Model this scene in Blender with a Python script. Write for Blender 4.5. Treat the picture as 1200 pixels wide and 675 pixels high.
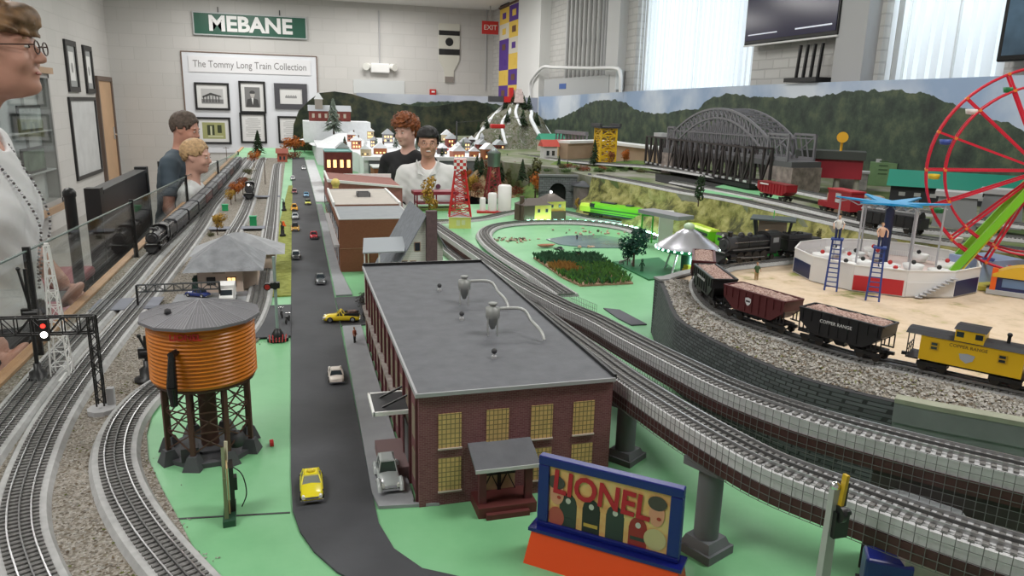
import bpy, math, random
import numpy as np
from mathutils import Vector, Matrix, Euler
from math import sin, cos, pi, radians, sqrt, atan2, hypot
random.seed(7)
for o in list(bpy.data.objects): bpy.data.objects.remove(o)
SC = bpy.context.scene; COL = SC.collection
F_ = 870.0; PITCH = radians(13.85); ROLL = .025; YAW = radians(16.324733617)
CP = Vector((0, 0, .65))
_f = Vector((sin(YAW)*cos(PITCH), cos(YAW)*cos(PITCH), -sin(PITCH)))
_r0 = Vector((cos(YAW), -sin(YAW), 0)); _u0 = _r0.cross(_f)
_r = _r0*cos(ROLL) + _u0*sin(ROLL); _u = -_r0*sin(ROLL) + _u0*cos(ROLL)
cam = bpy.data.cameras.new('camera'); co = bpy.data.objects.new('camera', cam); COL.objects.link(co)
cam.sensor_width = 36; cam.lens = 36*F_/1200; cam.clip_start = .02; cam.clip_end = 100
Mx = Matrix((_r, _u, -_f)).transposed().to_4x4(); Mx.translation = CP; co.matrix_world = Mx
SC.camera = co
VS = SC.view_settings; VS.view_transform = 'Standard'; VS.look = 'None'; VS.gamma = 1; VS.exposure = 0.42; VS.use_curve_mapping = False
W = bpy.data.worlds.new('world'); SC.world = W; W.use_nodes = True
W.node_tree.nodes['Background'].inputs[0].default_value = (.82, .91, 1, 1); W.node_tree.nodes['Background'].inputs[1].default_value = 1.0
def area(name, loc, sx, sy, power, rot=(0, 0, 0), col=(1, 1, 1)):
    l = bpy.data.lights.new(name, 'AREA'); l.shape = 'RECTANGLE'; l.size = sx; l.size_y = sy; l.energy = power; l.color = col
    o = bpy.data.objects.new(name, l); COL.objects.link(o); o.location = loc; o.rotation_euler = rot
CEIL = 2.35
for (x, y) in ((-1.6, .6), (1.6, .6), (-1.6, 3.6), (1.6, 3.6), (-1.4, 6.8), (1.6, 6.8), (-.6, 10.3), (2.0, 10.3), (-.9, 12.9), (1.5, 12.9)):
    area('ceiling_lamp_light', (x, y, CEIL-.06), 1.2, .6, 30, col=(1, .98, .95))
for y0, y1 in ((5.6, 7.9), (3.28, 4.15)):      # daylight arriving through the two windows
    area('window_daylight', (3.98, (y0+y1)/2, 1.6), y1-y0, 1.5, 5*(y1-y0), rot=(0, radians(90), 0), col=(.86, .93, 1))
def ray(px, py): return _f + _r*((px-600)/F_) - _u*((py-337.5)/F_)
def G(px, py, z=0.0):
    d = ray(px, py); return CP + d*((z-.65)/d.z)
def Yp(px, py, y):
    d = ray(px, py); return CP + d*(y/d.y)
def Xp(px, py, x):
    d = ray(px, py); return CP + d*(x/d.x)
def hgt(b, topy):
    d0 = Vector(b)-CP; k = (337.5-topy)/F_; return (k*d0.dot(_f)-d0.dot(_u))/(_u.z-k*_f.z)
MATS = {}
def mat(name, col, rough=.6, metal=0, var=0, vscale=30, bump=0, bscale=60, emit=0, spec=.5, coat=0, trans=0):
    if name in MATS: return MATS[name]
    m = bpy.data.materials.new(name); m.use_nodes = True; nt = m.node_tree; b = nt.nodes['Principled BSDF']
    c = (*col, 1)
    b.inputs['Base Color'].default_value = c; b.inputs['Roughness'].default_value = rough; b.inputs['Metallic'].default_value = metal
    b.inputs['Specular IOR Level'].default_value = spec
    if coat: b.inputs['Coat Weight'].default_value = coat
    if trans: b.inputs['Transmission Weight'].default_value = trans
    if emit:
        b.inputs['Emission Color'].default_value = c; b.inputs['Emission Strength'].default_value = emit
    if var or bump:
        tc = nt.nodes.new('ShaderNodeTexCoord')
    if var:
        n = nt.nodes.new('ShaderNodeTexNoise'); n.inputs['Scale'].default_value = vscale; n.inputs['Detail'].default_value = 5
        nt.links.new(tc.outputs['Object'], n.inputs['Vector'])
        r = nt.nodes.new('ShaderNodeValToRGB'); r.color_ramp.elements[0].position = .3; r.color_ramp.elements[1].position = .7
        r.color_ramp.elements[0].color = (*[max(0, v*(1-var)) for v in col], 1); r.color_ramp.elements[1].color = (*[min(1, v*(1+var)) for v in col], 1)
        nt.links.new(n.outputs['Fac'], r.inputs['Fac']); nt.links.new(r.outputs['Color'], b.inputs['Base Color'])
    if bump:
        n = nt.nodes.new('ShaderNodeTexNoise'); n.inputs['Scale'].default_value = bscale; n.inputs['Detail'].default_value = 4
        nt.links.new(tc.outputs['Object'], n.inputs['Vector'])
        bp = nt.nodes.new('ShaderNodeBump'); bp.inputs['Strength'].default_value = bump; bp.inputs['Distance'].default_value = .01
        nt.links.new(n.outputs['Fac'], bp.inputs['Height']); nt.links.new(bp.outputs['Normal'], b.inputs['Normal'])
    MATS[name] = m; return m
def mat_mix(name, cols, scale=80, rough=.9, bump=.5, kind='voronoi', stretch=None, pos=None):
    """random patches of several colours (gravel, foliage, rock)"""
    m = bpy.data.materials.new(name); m.use_nodes = True; nt = m.node_tree; b = nt.nodes['Principled BSDF']; b.inputs['Roughness'].default_value = rough
    tc = nt.nodes.new('ShaderNodeTexCoord'); src = tc.outputs['Object']
    if stretch:
        mp = nt.nodes.new('ShaderNodeMapping'); mp.inputs['Scale'].default_value = stretch; nt.links.new(src, mp.inputs['Vector']); src = mp.outputs['Vector']
    if kind == 'voronoi':
        v = nt.nodes.new('ShaderNodeTexVoronoi'); v.inputs['Scale'].default_value = scale; nt.links.new(src, v.inputs['Vector'])
        sp = nt.nodes.new('ShaderNodeSeparateColor'); nt.links.new(v.outputs['Color'], sp.inputs[0]); fac = sp.outputs[0]; hh = v.outputs['Distance']
    else:
        v = nt.nodes.new('ShaderNodeTexNoise'); v.inputs['Scale'].default_value = scale; v.inputs['Detail'].default_value = 6; v.inputs['Roughness'].default_value = .65
        nt.links.new(src, v.inputs['Vector']); fac = v.outputs['Fac']; hh = fac
    r = nt.nodes.new('ShaderNodeValToRGB'); els = r.color_ramp.elements; n = len(cols)
    for i, c in enumerate(cols):
        p = (pos[i] if pos else (i/(n-1) if kind == 'voronoi' else .3+.4*i/(n-1)))
        e = els[i] if i < 2 else els.new(p)
        e.position = p; e.color = (*c, 1)
    nt.links.new(fac, r.inputs['Fac']); nt.links.new(r.outputs['Color'], b.inputs['Base Color'])
    if bump:
        bp = nt.nodes.new('ShaderNodeBump'); bp.inputs['Strength'].default_value = bump; bp.inputs['Distance'].default_value = .004
        nt.links.new(hh, bp.inputs['Height']); nt.links.new(bp.outputs['Normal'], b.inputs['Normal'])
    MATS[name] = m; return m
def mat_brick(name, c1, c2, mortar, w, h, msize=.1, rough=.8, bump=.3, axes='xz'):
    m = bpy.data.materials.new(name); m.use_nodes = True; nt = m.node_tree; b = nt.nodes['Principled BSDF']; b.inputs['Roughness'].default_value = rough
    tc = nt.nodes.new('ShaderNodeTexCoord'); s = nt.nodes.new('ShaderNodeSeparateXYZ'); nt.links.new(tc.outputs['Object'], s.inputs[0])
    ad = nt.nodes.new('ShaderNodeMath'); ad.operation = 'ADD'; nt.links.new(s.outputs[0], ad.inputs[0]); nt.links.new(s.outputs[1], ad.inputs[1])
    cb = nt.nodes.new('ShaderNodeCombineXYZ'); nt.links.new(ad.outputs[0], cb.inputs[0]); nt.links.new(s.outputs[2], cb.inputs[1])
    br = nt.nodes.new('ShaderNodeTexBrick'); nt.links.new(cb.outputs[0], br.inputs['Vector'])
    br.inputs['Color1'].default_value = (*c1, 1); br.inputs['Color2'].default_value = (*c2, 1); br.inputs['Mortar'].default_value = (*mortar, 1)
    br.inputs['Scale'].default_value = 1; br.inputs['Brick Width'].default_value = w; br.inputs['Row Height'].default_value = h; br.inputs['Mortar Size'].default_value = h*msize
    br.inputs['Mortar Smooth'].default_value = .3
    nt.links.new(br.outputs['Color'], b.inputs['Base Color'])
    if bump:
        bp = nt.nodes.new('ShaderNodeBump'); bp.inputs['Strength'].default_value = bump; bp.inputs['Distance'].default_value = h*.1; bp.invert = True
        nt.links.new(br.outputs['Fac'], bp.inputs['Height']); nt.links.new(bp.outputs['Normal'], b.inputs['Normal'])
    MATS[name] = m; return m
class MB:
    def __init__(s): s.v = []; s.f = []; s.m = []; s.sm = []
    def add(s, vs, fs, m=0, smooth=False):
        b = len(s.v); s.v += [tuple(v) for v in vs]; s.f += [tuple(b+i for i in f) for f in fs]; s.m += [m]*len(fs); s.sm += [smooth]*len(fs); return s
    def box(s, x0, x1, y0, y1, z0, z1, m=0, M=None):
        vs = [Vector((x, y, z)) for z in (z0, z1) for y in (y0, y1) for x in (x0, x1)]
        if M is not None: vs = [M @ v for v in vs]
        return s.add(vs, [(0, 2, 3, 1), (4, 5, 7, 6), (0, 1, 5, 4), (2, 6, 7, 3), (0, 4, 6, 2), (1, 3, 7, 5)], m)
    def cbox(s, c, d, rz=0, m=0, rx=0, ry=0):
        M = Matrix.Translation(c) @ Euler((rx, ry, rz)).to_matrix().to_4x4()
        return s.box(-d[0]/2, d[0]/2, -d[1]/2, d[1]/2, -d[2]/2, d[2]/2, m, M)
    def taper(s, c, d0, d1, h, m=0, rz=0):   # frustum box, base centre c
        vs = []
        for (dx, dy), z in ((d0, 0), (d1, h)):
            for sx, sy in ((-1, -1), (1, -1), (1, 1), (-1, 1)):
                x, y = sx*dx/2, sy*dy/2; vs.append((c[0]+x*cos(rz)-y*sin(rz), c[1]+x*sin(rz)+y*cos(rz), c[2]+z))
        return s.add(vs, [(3, 2, 1, 0), (4, 5, 6, 7), (0, 1, 5, 4), (1, 2, 6, 5), (2, 3, 7, 6), (3, 0, 4, 7)], m)
    def bar(s, p0, p1, w, h=None, m=0, up=Vector((0, 0, 1))):
        p0 = Vector(p0); p1 = Vector(p1); h = h or w; d = (p1-p0); 
        if d.length < 1e-7: return s
        d.normalize(); a = d.cross(up)
        if a.length < 1e-3: a = d.cross(Vector((0, 1, 0)))
        a.normalize(); b = a.cross(d); vs = []
        for p in (p0, p1):
            for q in ((-1, -1), (1, -1), (1, 1), (-1, 1)): vs.append(p+a*(q[0]*w/2)+b*(q[1]*h/2))
        return s.add(vs, [(0, 1, 2, 3), (7, 6, 5, 4), (0, 4, 5, 1), (1, 5, 6, 2), (2, 6, 7, 3), (3, 7, 4, 0)], m)
    def cyl(s, p0, p1, r0, r1=None, n=10, m=0, cap=True, smooth=True):
        p0 = Vector(p0); p1 = Vector(p1); r1 = r0 if r1 is None else r1
        d = (p1-p0).normalized(); a = d.cross(Vector((0, 0, 1)))
        if a.length < 1e-3: a = Vector((1, 0, 0))
        a.normalize(); b = d.cross(a); vs = []
        for p, r in ((p0, r0), (p1, r1)):
            for i in range(n): t = 2*pi*i/n; vs.append(p+a*(cos(t)*r)+b*(sin(t)*r))
        s.add(vs, [(i, (i+1) % n, n+(i+1) % n, n+i) for i in range(n)], m, smooth)
        if cap:
            s.add(vs[:n], [tuple(reversed(range(n)))], m); s.add(vs[n:], [tuple(range(n))], m)
        return s
    def lathe(s, prof, c=(0, 0, 0), n=16, m=0, smooth=True, M=None):
        vs = []; c = Vector(c)
        for r, z in prof:
            for i in range(n):
                t = 2*pi*i/n; v = Vector((cos(t)*r, sin(t)*r, z)); vs.append(c+(M @ v if M is not None else v))
        k = len(prof)
        return s.add(vs, [(j*n+i, j*n+(i+1) % n, (j+1)*n+(i+1) % n, (j+1)*n+i) for j in range(k-1) for i in range(n)], m, smooth)
    def sph(s, c, r, n=10, m=0, M=None):
        if not hasattr(r, '__len__'): r = (r, r, r)
        k = max(4, n//2); vs = []; c = Vector(c)
        for j in range(k+1):
            a = -pi/2+pi*j/k
            for i in range(n):
                t = 2*pi*i/n; v = Vector((cos(a)*cos(t)*r[0], cos(a)*sin(t)*r[1], sin(a)*r[2])); vs.append(c+(M @ v if M is not None else v))
        return s.add(vs, [(j*n+i, j*n+(i+1) % n, (j+1)*n+(i+1) % n, (j+1)*n+i) for j in range(k) for i in range(n)], m, True)
    def prism(s, pts, z0, z1, m=0, mt=None):
        n = len(pts); vs = [(p[0], p[1], z0) for p in pts]+[(p[0], p[1], z1) for p in pts]
        ar = sum(pts[i][0]*pts[(i+1) % n][1]-pts[(i+1) % n][0]*pts[i][1] for i in range(n))
        fw = tuple(range(n)); 
        if ar < 0:
            s.add(vs, [fw], m); s.add(vs, [tuple(reversed([n+i for i in fw]))], m if mt is None else mt)
            s.add(vs, [(i, n+i, n+(i+1) % n, (i+1) % n) for i in range(n)], m)
        else:
            s.add(vs, [tuple(reversed(fw))], m); s.add(vs, [tuple(n+i for i in fw)], m if mt is None else mt)
            s.add(vs, [(i, (i+1) % n, n+(i+1) % n, n+i) for i in range(n)], m)
        return s
    def side(s, pts, x0, x1, m=0, M=None):   # profile in (y,z) extruded along x
        n = len(pts); vs = [Vector((x0, p[0], p[1])) for p in pts]+[Vector((x1, p[0], p[1])) for p in pts]
        if M is not None: vs = [M @ v for v in vs]
        return s.add(vs, [tuple(range(n)), tuple(reversed(range(n, 2*n)))]+[(i, n+i, n+(i+1) % n, (i+1) % n) for i in range(n)], m)
    def lside(s, pts, y0, y1, m=0):          # profile in (x,z) extruded along y
        n = len(pts); vs = [(p[0], y0, p[1]) for p in pts]+[(p[0], y1, p[1]) for p in pts]
        return s.add(vs, [tuple(range(n)), tuple(reversed(range(n, 2*n)))]+[(i, n+i, n+(i+1) % n, (i+1) % n) for i in range(n)], m)
    def tube(s, pts, r, n=6, m=0, closed=False):
        pts = [Vector(p) for p in pts]; vs = []; k = len(pts); prev = None
        for i, p in enumerate(pts):
            d = (pts[min(i+1, k-1)]-pts[max(i-1, 0)]).normalized()
            a = d.cross(Vector((0, 0, 1))) if prev is None else prev-d*prev.dot(d)
            if a.length < 1e-4: a = d.cross(Vector((0, 1, 0)))
            a.normalize(); prev = a; b = d.cross(a)
            for j in range(n): t = 2*pi*j/n; vs.append(p+a*(cos(t)*r)+b*(sin(t)*r))
        s.add(vs, [(i*n+j, i*n+(j+1) % n, (i+1)*n+(j+1) % n, (i+1)*n+j) for i in range(k-1) for j in range(n)], m, True)
        s.add(vs[:n], [tuple(reversed(range(n)))], m); s.add(vs[-n:], [tuple(range(n))], m)
        return s
    def sweep(s, path, prof, m=0, caps=True, smooth=False):   # prof: (lateral, z) ; path 3D, lateral is horizontal
        path = [Vector(p) for p in path]; k = len(path); n = len(prof); vs = []
        for i, p in enumerate(path):
            d = path[min(i+1, k-1)]-path[max(i-1, 0)]; L = Vector((d.y, -d.x, 0)).normalized()
            for (a, b) in prof: vs.append(p+L*a+Vector((0, 0, b)))
        s.add(vs, [(i*n+j, i*n+(j+1) % n, (i+1)*n+(j+1) % n, (i+1)*n+j) for i in range(k-1) for j in range(n)], m, smooth)
        if caps: s.add(vs[:n], [tuple(reversed(range(n)))], m); s.add(vs[-n:], [tuple(range(n))], m)
        return s
    def build(s, name, mats, parent=None, bevel=0, loc=None, rz=None):
        me = bpy.data.meshes.new(name); me.from_pydata(s.v, [], s.f)
        if not isinstance(mats, (list, tuple)): mats = [mats]
        for q in mats: me.materials.append(q)
        me.polygons.foreach_set('material_index', s.m); me.polygons.foreach_set('use_smooth', s.sm); me.update()
        o = bpy.data.objects.new(name, me); COL.objects.link(o)
        if parent is not None: o.parent = parent
        if loc is not None: o.location = loc
        if rz is not None: o.rotation_euler.z = rz
        if bevel:
            b = o.modifiers.new('bevel', 'BEVEL'); b.width = bevel; b.segments = 2; b.limit_method = 'ANGLE'
        return o
def tag(o, label, cat, group=None, kind=None):
    if label: o['label'] = label
    if cat: o['category'] = cat
    if group: o['group'] = group
    if kind: o['kind'] = kind
    return o
def struct(o): o['kind'] = 'structure'; return o
def thing(name, loc, rz, label, cat, group=None):
    o = bpy.data.objects.new(name, None); COL.objects.link(o); o.empty_display_size = .02
    o.location = loc; o.rotation_euler = (0, 0, rz); return tag(o, label, cat, group)
def dup(root, loc, rz=None, label=None, group=None, scale=None, recol=None):
    r = root.copy(); COL.objects.link(r); r.location = loc
    if rz is not None: r.rotation_euler = (0, 0, rz)
    if label: r['label'] = label
    if group: r['group'] = group
    if scale: r.scale = scale if hasattr(scale, '__len__') else (scale,)*3
    def rc(src, dst):
        for ch in list(src.children):
            c = ch.copy(); COL.objects.link(c); c.parent = dst
            if recol and ch.name.split('.')[0] in recol:
                c.data = ch.data.copy()
                for i, mm in enumerate(recol[ch.name.split('.')[0]]):
                    if mm: c.data.materials[i] = mm
            rc(ch, c)
    rc(root, r); return r
def text_mesh(name, body, size, m, parent, loc, rot, depth=.0005, align='CENTER', sx=1, bold=0):
    cu = bpy.data.curves.new(name, 'FONT'); cu.body = body; cu.size = size; cu.align_x = align; cu.align_y = 'CENTER'; cu.extrude = depth; cu.offset = bold
    cu.resolution_u = 3
    to = bpy.data.objects.new(name, cu); me = bpy.data.meshes.new_from_object(to); bpy.data.objects.remove(to)
    me.materials.clear(); me.materials.append(m)
    o = bpy.data.objects.new(name, me); COL.objects.link(o); o.location = loc; o.rotation_euler = rot; o.scale = (sx, 1, 1)
    if parent is not None: o.parent = parent
    return o
def smoothpath(pts, step=.01):
    pts = [Vector(p) for p in pts]; out = []
    P = [pts[0]*2-pts[1]]+pts+[pts[-1]*2-pts[-2]]
    for i in range(1, len(P)-2):
        a, b, c, d = P[i-1], P[i], P[i+1], P[i+2]; n = max(2, int((c-b).length/step))
        for k in range(n):
            t = k/n; out.append(.5*((2*b)+(c-a)*t+(2*a-5*b+4*c-d)*t*t+(3*b-a-3*c+d)*t**3))
    out.append(pts[-1]); 
    # resample evenly
    res = [out[0]]; acc = 0
    for i in range(1, len(out)):
        seg = (out[i]-out[i-1]).length; p = out[i-1]
        while acc+seg >= step:
            t = (step-acc)/seg; p = p+(out[i]-p)*t; res.append(p.copy()); seg = (out[i]-p).length; acc = 0
            if seg < 1e-9: break
        acc += seg
    return res
def tangent(path, i):
    d = path[min(i+1, len(path)-1)]-path[max(i-1, 0)]; return d.normalized()
def mesh_noise(v, s, seed=0):
    from mathutils import noise
    return noise.noise(Vector((v[0]*s+seed, v[1]*s, v[2]*s)))
GREEN = mat_mix('mint_green_painted_board', [(.16, .42, .20), (.20, .48, .24), (.24, .53, .29)], 3, .45, 0, 'noise')
ASPH = mat('asphalt_grey', (.055, .057, .065), .75, var=.18, vscale=8, bump=.05)
WALK = mat('sidewalk_grey', (.30, .31, .33), .8, var=.08, vscale=20)
BED = mat('roadbed_grey', (.42, .42, .42), .85, var=.12, vscale=60)
TIE = mat('tie_grey', (.17, .165, .16), .8, var=.25, vscale=200)
RAIL = mat('rail_steel', (.42, .42, .43), .3, .9)
MRAIL = mat('middle_rail_dark', (.13, .13, .13), .45, .6)
GRAVEL = mat_mix('ballast_gravel', [(.09, .07, .05), (.27, .24, .20), (.42, .39, .35), (.17, .14, .10), (.34, .32, .29)], 260, .9, .8)
STONE1 = mat('pale_stone', (.44, .42, .39), .9, var=.2); STONE2 = mat('brown_stone', (.17, .13, .09), .9, var=.2); STONE3 = mat('mid_stone', (.26, .24, .21), .9, var=.2)
MOSS = mat('moss_tuft', (.13, .14, .04), .95, var=.3)
SNOW = mat('snow_white', (.83, .85, .88), .7, var=.04, bump=.2, bscale=30)
BLACK = mat('black_metal', (.012, .012, .013), .4); BLKGLOSS = mat('black_gloss', (.01, .01, .011), .2)
DGREY = mat('dark_grey', (.05, .05, .055), .6); MGREY = mat('mid_grey', (.18, .18, .19), .6); LGREY = mat('light_grey', (.45, .45, .46), .6)
WHITE = mat('white_paint', (.80, .80, .79), .5); CREAM = mat('cream_paint', (.62, .56, .42), .6)
CHROME = mat('chrome', (.75, .75, .76), .15, 1); RED = mat('red_paint', (.50, .02, .02), .4); GLASSD = mat('dark_window_glass', (.03, .04, .05), .08)
YEL = mat('yellow_paint', (.80, .60, .03), .4); ORNG = mat('orange_paint', (.80, .12, .01), .45); BLUE = mat('blue_paint', (.012, .03, .27), .35)
WARM = mat('warm_lit_window', (1, .62, .25), .5, emit=1.3); LAMP = mat('lamp_white', (1, .97, .9), .4, emit=8)
BROWN = mat('brown_paint', (.10, .05, .03), .7); TAN = mat('tan_paint', (.42, .33, .22), .8, var=.1)
TREEG = mat('pine_foliage', (.025, .05, .02), .95, var=.4, vscale=60); LEAFG = mat('leaf_green', (.06, .12, .03), .95, var=.4, vscale=60)
AUTO = mat('autumn_orange_foliage', (.42, .12, .02), .95, var=.35, vscale=60); AUTY = mat('mustard_foliage', (.40, .24, .04), .95, var=.35, vscale=60); AUTR = mat('russet_foliage', (.20, .06, .03), .95, var=.35, vscale=60)
OLIVE = mat('olive_foliage', (.10, .10, .04), .95, var=.35, vscale=60); BARK = mat('bark', (.07, .045, .03), .9)
XL, XR, YF, YB, FZ = -2.9, 3.67, 14.2, -2.2, -1.0
WALLM = mat_brick('painted_block_wall', (.56, .55, .53), (.59, .575, .555), (.53, .52, .50), .41, .205, .035, .7, .2)
WALLR = mat_brick('painted_brick_wall', (.50, .49, .475), (.55, .54, .52), (.44, .43, .42), .2, .075, .1, .7, .5)
struct(MB().box(XL-.2, XR+.2, YB-.2, YF+.2, FZ-.1, FZ).build('floor', mat('floor_tile', (.35, .34, .32), .5, var=.1)))
struct(MB().box(XL-.2, XR+.2, YB-.2, YF+.2, CEIL, CEIL+.1).build('ceiling', mat('ceiling_tile', (.75, .75, .73), .9)))
struct(MB().box(XL-.2, XL, YB-.2, YF+.2, FZ, CEIL).build('wall_left', WALLM))
struct(MB().box(XL, XR+.2, YF, YF+.2, FZ, CEIL).build('wall_far', WALLM))
struct(MB().box(XL, XR+.2, YB-.2, YB, FZ, CEIL).build('wall_back', WALLM))
WIN = [(5.62, 7.9), (3.26, 4.18)]; WZ0, WZ1 = .75, 2.25
w = MB(); ys = [YB, WIN[1][0], WIN[1][1], WIN[0][0], WIN[0][1], YF]
for a, b in ((0, 1), (2, 3), (4, 5)): w.box(XR, XR+.2, ys[a], ys[b], FZ, CEIL)
for a, b in ((1, 2), (3, 4)): w.box(XR, XR+.2, ys[a], ys[b], FZ, WZ0); w.box(XR, XR+.2, ys[a], ys[b], WZ1, CEIL)
struct(w.build('wall_right', WALLR))
SLAT = bpy.data.materials.new('translucent_white_vane'); SLAT.use_nodes = True; nt = SLAT.node_tree; b_ = nt.nodes['Principled BSDF']
b_.inputs['Base Color'].default_value = (.92, .94, .97, 1); b_.inputs['Roughness'].default_value = .6
tr = nt.nodes.new('ShaderNodeBsdfTranslucent'); tr.inputs[0].default_value = (.93, .96, 1, 1); mx = nt.nodes.new('ShaderNodeMixShader'); mx.inputs[0].default_value = .55
nt.links.new(b_.outputs[0], mx.inputs[1]); nt.links.new(tr.outputs[0], mx.inputs[2]); nt.links.new(mx.outputs[0], nt.nodes['Material Output'].inputs[0])
PANE = bpy.data.materials.new('clear_glass'); PANE.use_nodes = True; nt = PANE.node_tree; nt.nodes.remove(nt.nodes['Principled BSDF'])
t_ = nt.nodes.new('ShaderNodeBsdfTransparent'); t_.inputs[0].default_value = (.93, .95, .94, 1); g_ = nt.nodes.new('ShaderNodeBsdfGlossy'); g_.inputs['Roughness'].default_value = .02
lw = nt.nodes.new('ShaderNodeLayerWeight'); lw.inputs[0].default_value = .5; pw = nt.nodes.new('ShaderNodeMath'); pw.operation = 'POWER'; pw.inputs[1].default_value = 4; nt.links.new(lw.outputs['Facing'], pw.inputs[0])
fr = nt.nodes.new('ShaderNodeMath'); fr.operation = 'MULTIPLY_ADD'; fr.inputs[1].default_value = .35; fr.inputs[2].default_value = .03; nt.links.new(pw.outputs[0], fr.inputs[0]); mx = nt.nodes.new('ShaderNodeMixShader')
nt.links.new(fr.outputs[0], mx.inputs[0]); nt.links.new(t_.outputs[0], mx.inputs[1]); nt.links.new(g_.outputs[0], mx.inputs[2]); nt.links.new(mx.outputs[0], nt.nodes['Material Output'].inputs[0])
for i, (y0, y1) in enumerate(WIN):
    f = MB(); X0, X1 = XR+.10, XR+.15
    for a, b, c, d in ((y0, y1, WZ0, WZ0+.05), (y0, y1, WZ1-.05, WZ1), (y0, y0+.05, WZ0+.05, WZ1-.05), (y1-.05, y1, WZ0+.05, WZ1-.05), ((y0+y1)/2-.02, (y0+y1)/2+.02, WZ0+.05, WZ1-.05)): f.box(X0, X1, a, b, c, d)
    wf = struct(f.build(f'window_{i+1}', WHITE)); struct(MB().box(XR+.12, XR+.126, y0+.05, y1-.05, WZ0+.05, WZ1-.05).build('pane', PANE, wf))
    vb = thing('vertical_blind', (XR+.03, (y0+y1)/2, WZ1), 0, ('wide white vertical blind glowing with daylight, left of the large dark screen' if i == 0 else 'narrower white vertical blind glowing with daylight, right of the large dark screen'), 'blind')
    L = (y1-y0); s = MB(); n = int(L/.085)
    for k in range(n):
        yy = -L/2+.05+k*(L-.1)/(n-1); a = radians(70+random.uniform(-20, 14)); dx, dy = .042*cos(a), .042*sin(a)
        pr = [(yy-dy, -dx), (yy, .006), (yy+dy, dx)]
        s.add([(pr[j][1]*.5, pr[j][0], z) for z in (-1.48, -.03) for j in range(3)], [(0, 1, 4, 3), (1, 2, 5, 4)], 0, True)
    s.build('vanes', SLAT, vb); MB().box(-.03, .03, -L/2, L/2, -.03, .0).build('headrail', WHITE, vb)
d = struct(MB().box(XL, XL+.05, 13.05, 13.12, FZ, .93).box(XL, XL+.05, 13.98, 14.05, FZ, .93).box(XL, XL+.05, 13.12, 13.98, .86, .93).build('door_1', mat('door_frame_brown', (.13, .09, .07), .5)))
struct(MB().box(XL, XL+.03, 13.12, 13.98, FZ, .86).build('door_panel', mat('door_wood', (.56, .36, .21), .5, var=.08, vscale=3), d))
struct(MB().box(XL+.03, XL+.04, 13.84, 13.94, -.06, .14).build('push_plate', CHROME, d)); struct(MB().cyl((XL+.03, 13.88, .02), (XL+.09, 13.88, .02), .012).cyl((XL+.09, 13.89, .02), (XL+.09, 13.76, .02), .012).build('door_handle', CHROME, d))
struct(MB().box(XR-.16, XR, 10.85, 12.0, FZ, CEIL).build('trim_1', mat('pilaster_white', (.72, .72, .71), .6)))
struct(MB().box(XR-.10, XR, 8.15, 8.5, FZ, CEIL).build('trim_2', mat('pilaster_grey', (.56, .56, .56), .6)))
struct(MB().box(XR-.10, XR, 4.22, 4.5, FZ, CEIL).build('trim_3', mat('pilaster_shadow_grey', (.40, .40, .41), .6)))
struct(MB().box(XL, XL+.05, 9.6, 9.95, FZ, CEIL).build('trim_4', mat('pilaster_grey', (.56, .56, .56), .6)))
ct = thing('conduit_bank', (XR-.005, 9.6, FZ), 0, 'row of grey vertical pipes fixed to the brick wall above the grey box', 'pipes')
for k in range(8):
    MB().cyl((-.05, -.75+k*.16, .0), (-.05, -.75+k*.16, 3.3), .028, n=8).build('pipe', mat('pipe_grey', (.5, .5, .5), .5), ct)
MB().box(-.03, 0, -.9, .5, 2.45, 2.5).build('strap', LGREY, ct)
o = MB(); 
for k in range(2): o.cyl((XR-.06, 8.62+k*.09, FZ), (XR-.06, 8.62+k*.09, CEIL), .022, n=8)
tag(o.build('conduit', LGREY), 'pair of thin grey pipes on the wall just left of the wide bright blind', 'pipes')
def framed(name, c, w, h, fw, face, label, cat, art, axis='y', matw=.0, fcol=BLACK, group=None):
    """hung on the far wall (axis y) or the left wall (axis x); local x = to the right, local y = out of the wall"""
    rz = 0 if axis == 'y' else pi/2
    t = thing(name, c, rz, label, cat, group)
    f = MB()
    for a in ((-w/2, w/2, h/2-fw, h/2), (-w/2, w/2, -h/2, -h/2+fw), (-w/2, -w/2+fw, -h/2+fw, h/2-fw), (w/2-fw, w/2, -h/2+fw, h/2-fw)): f.box(a[0], a[1], -.03, -.002, a[2], a[3])
    f.build('frame', fcol, t); MB().box(-w/2+fw, w/2-fw, -.012, -.002, -h/2+fw, h/2-fw).build('mount', face, t)
    if art: art(t, w-2*fw, h-2*fw)
    return t
PAPER = mat('paper_white', (.74, .74, .73), .6); INK = mat('ink_dark', (.06, .06, .06), .6); GREYINK = mat('ink_grey', (.3, .3, .3), .6)
def art_house(t, w, h):
    m = MB(); m.box(-w*.36, w*.36, -.014, -.012, -h*.33, h*.33, 0); m.box(-w*.36, w*.36, -.015, -.014, -h*.3, -h*.12, 1)
    m.add([(-w*.32, -.016, 0), (-w*.05, -.016, h*.16), (w*.3, -.016, h*.02), (w*.3, -.016, -h*.02), (-w*.05, -.016, h*.05), (-w*.32, -.016, -h*.06)], [(0, 1, 4, 5), (1, 2, 3, 4)], 2)
    for k in range(6): m.box(-w*.3+k*w*.1, -w*.27+k*w*.1, -.016, -.015, -h*.25, h*.02, 2)
    m.build('photo_print', [mat('photo_pale', (.5, .5, .5), .5), mat('photo_mid', (.2, .2, .2), .5), INK], t)
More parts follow.
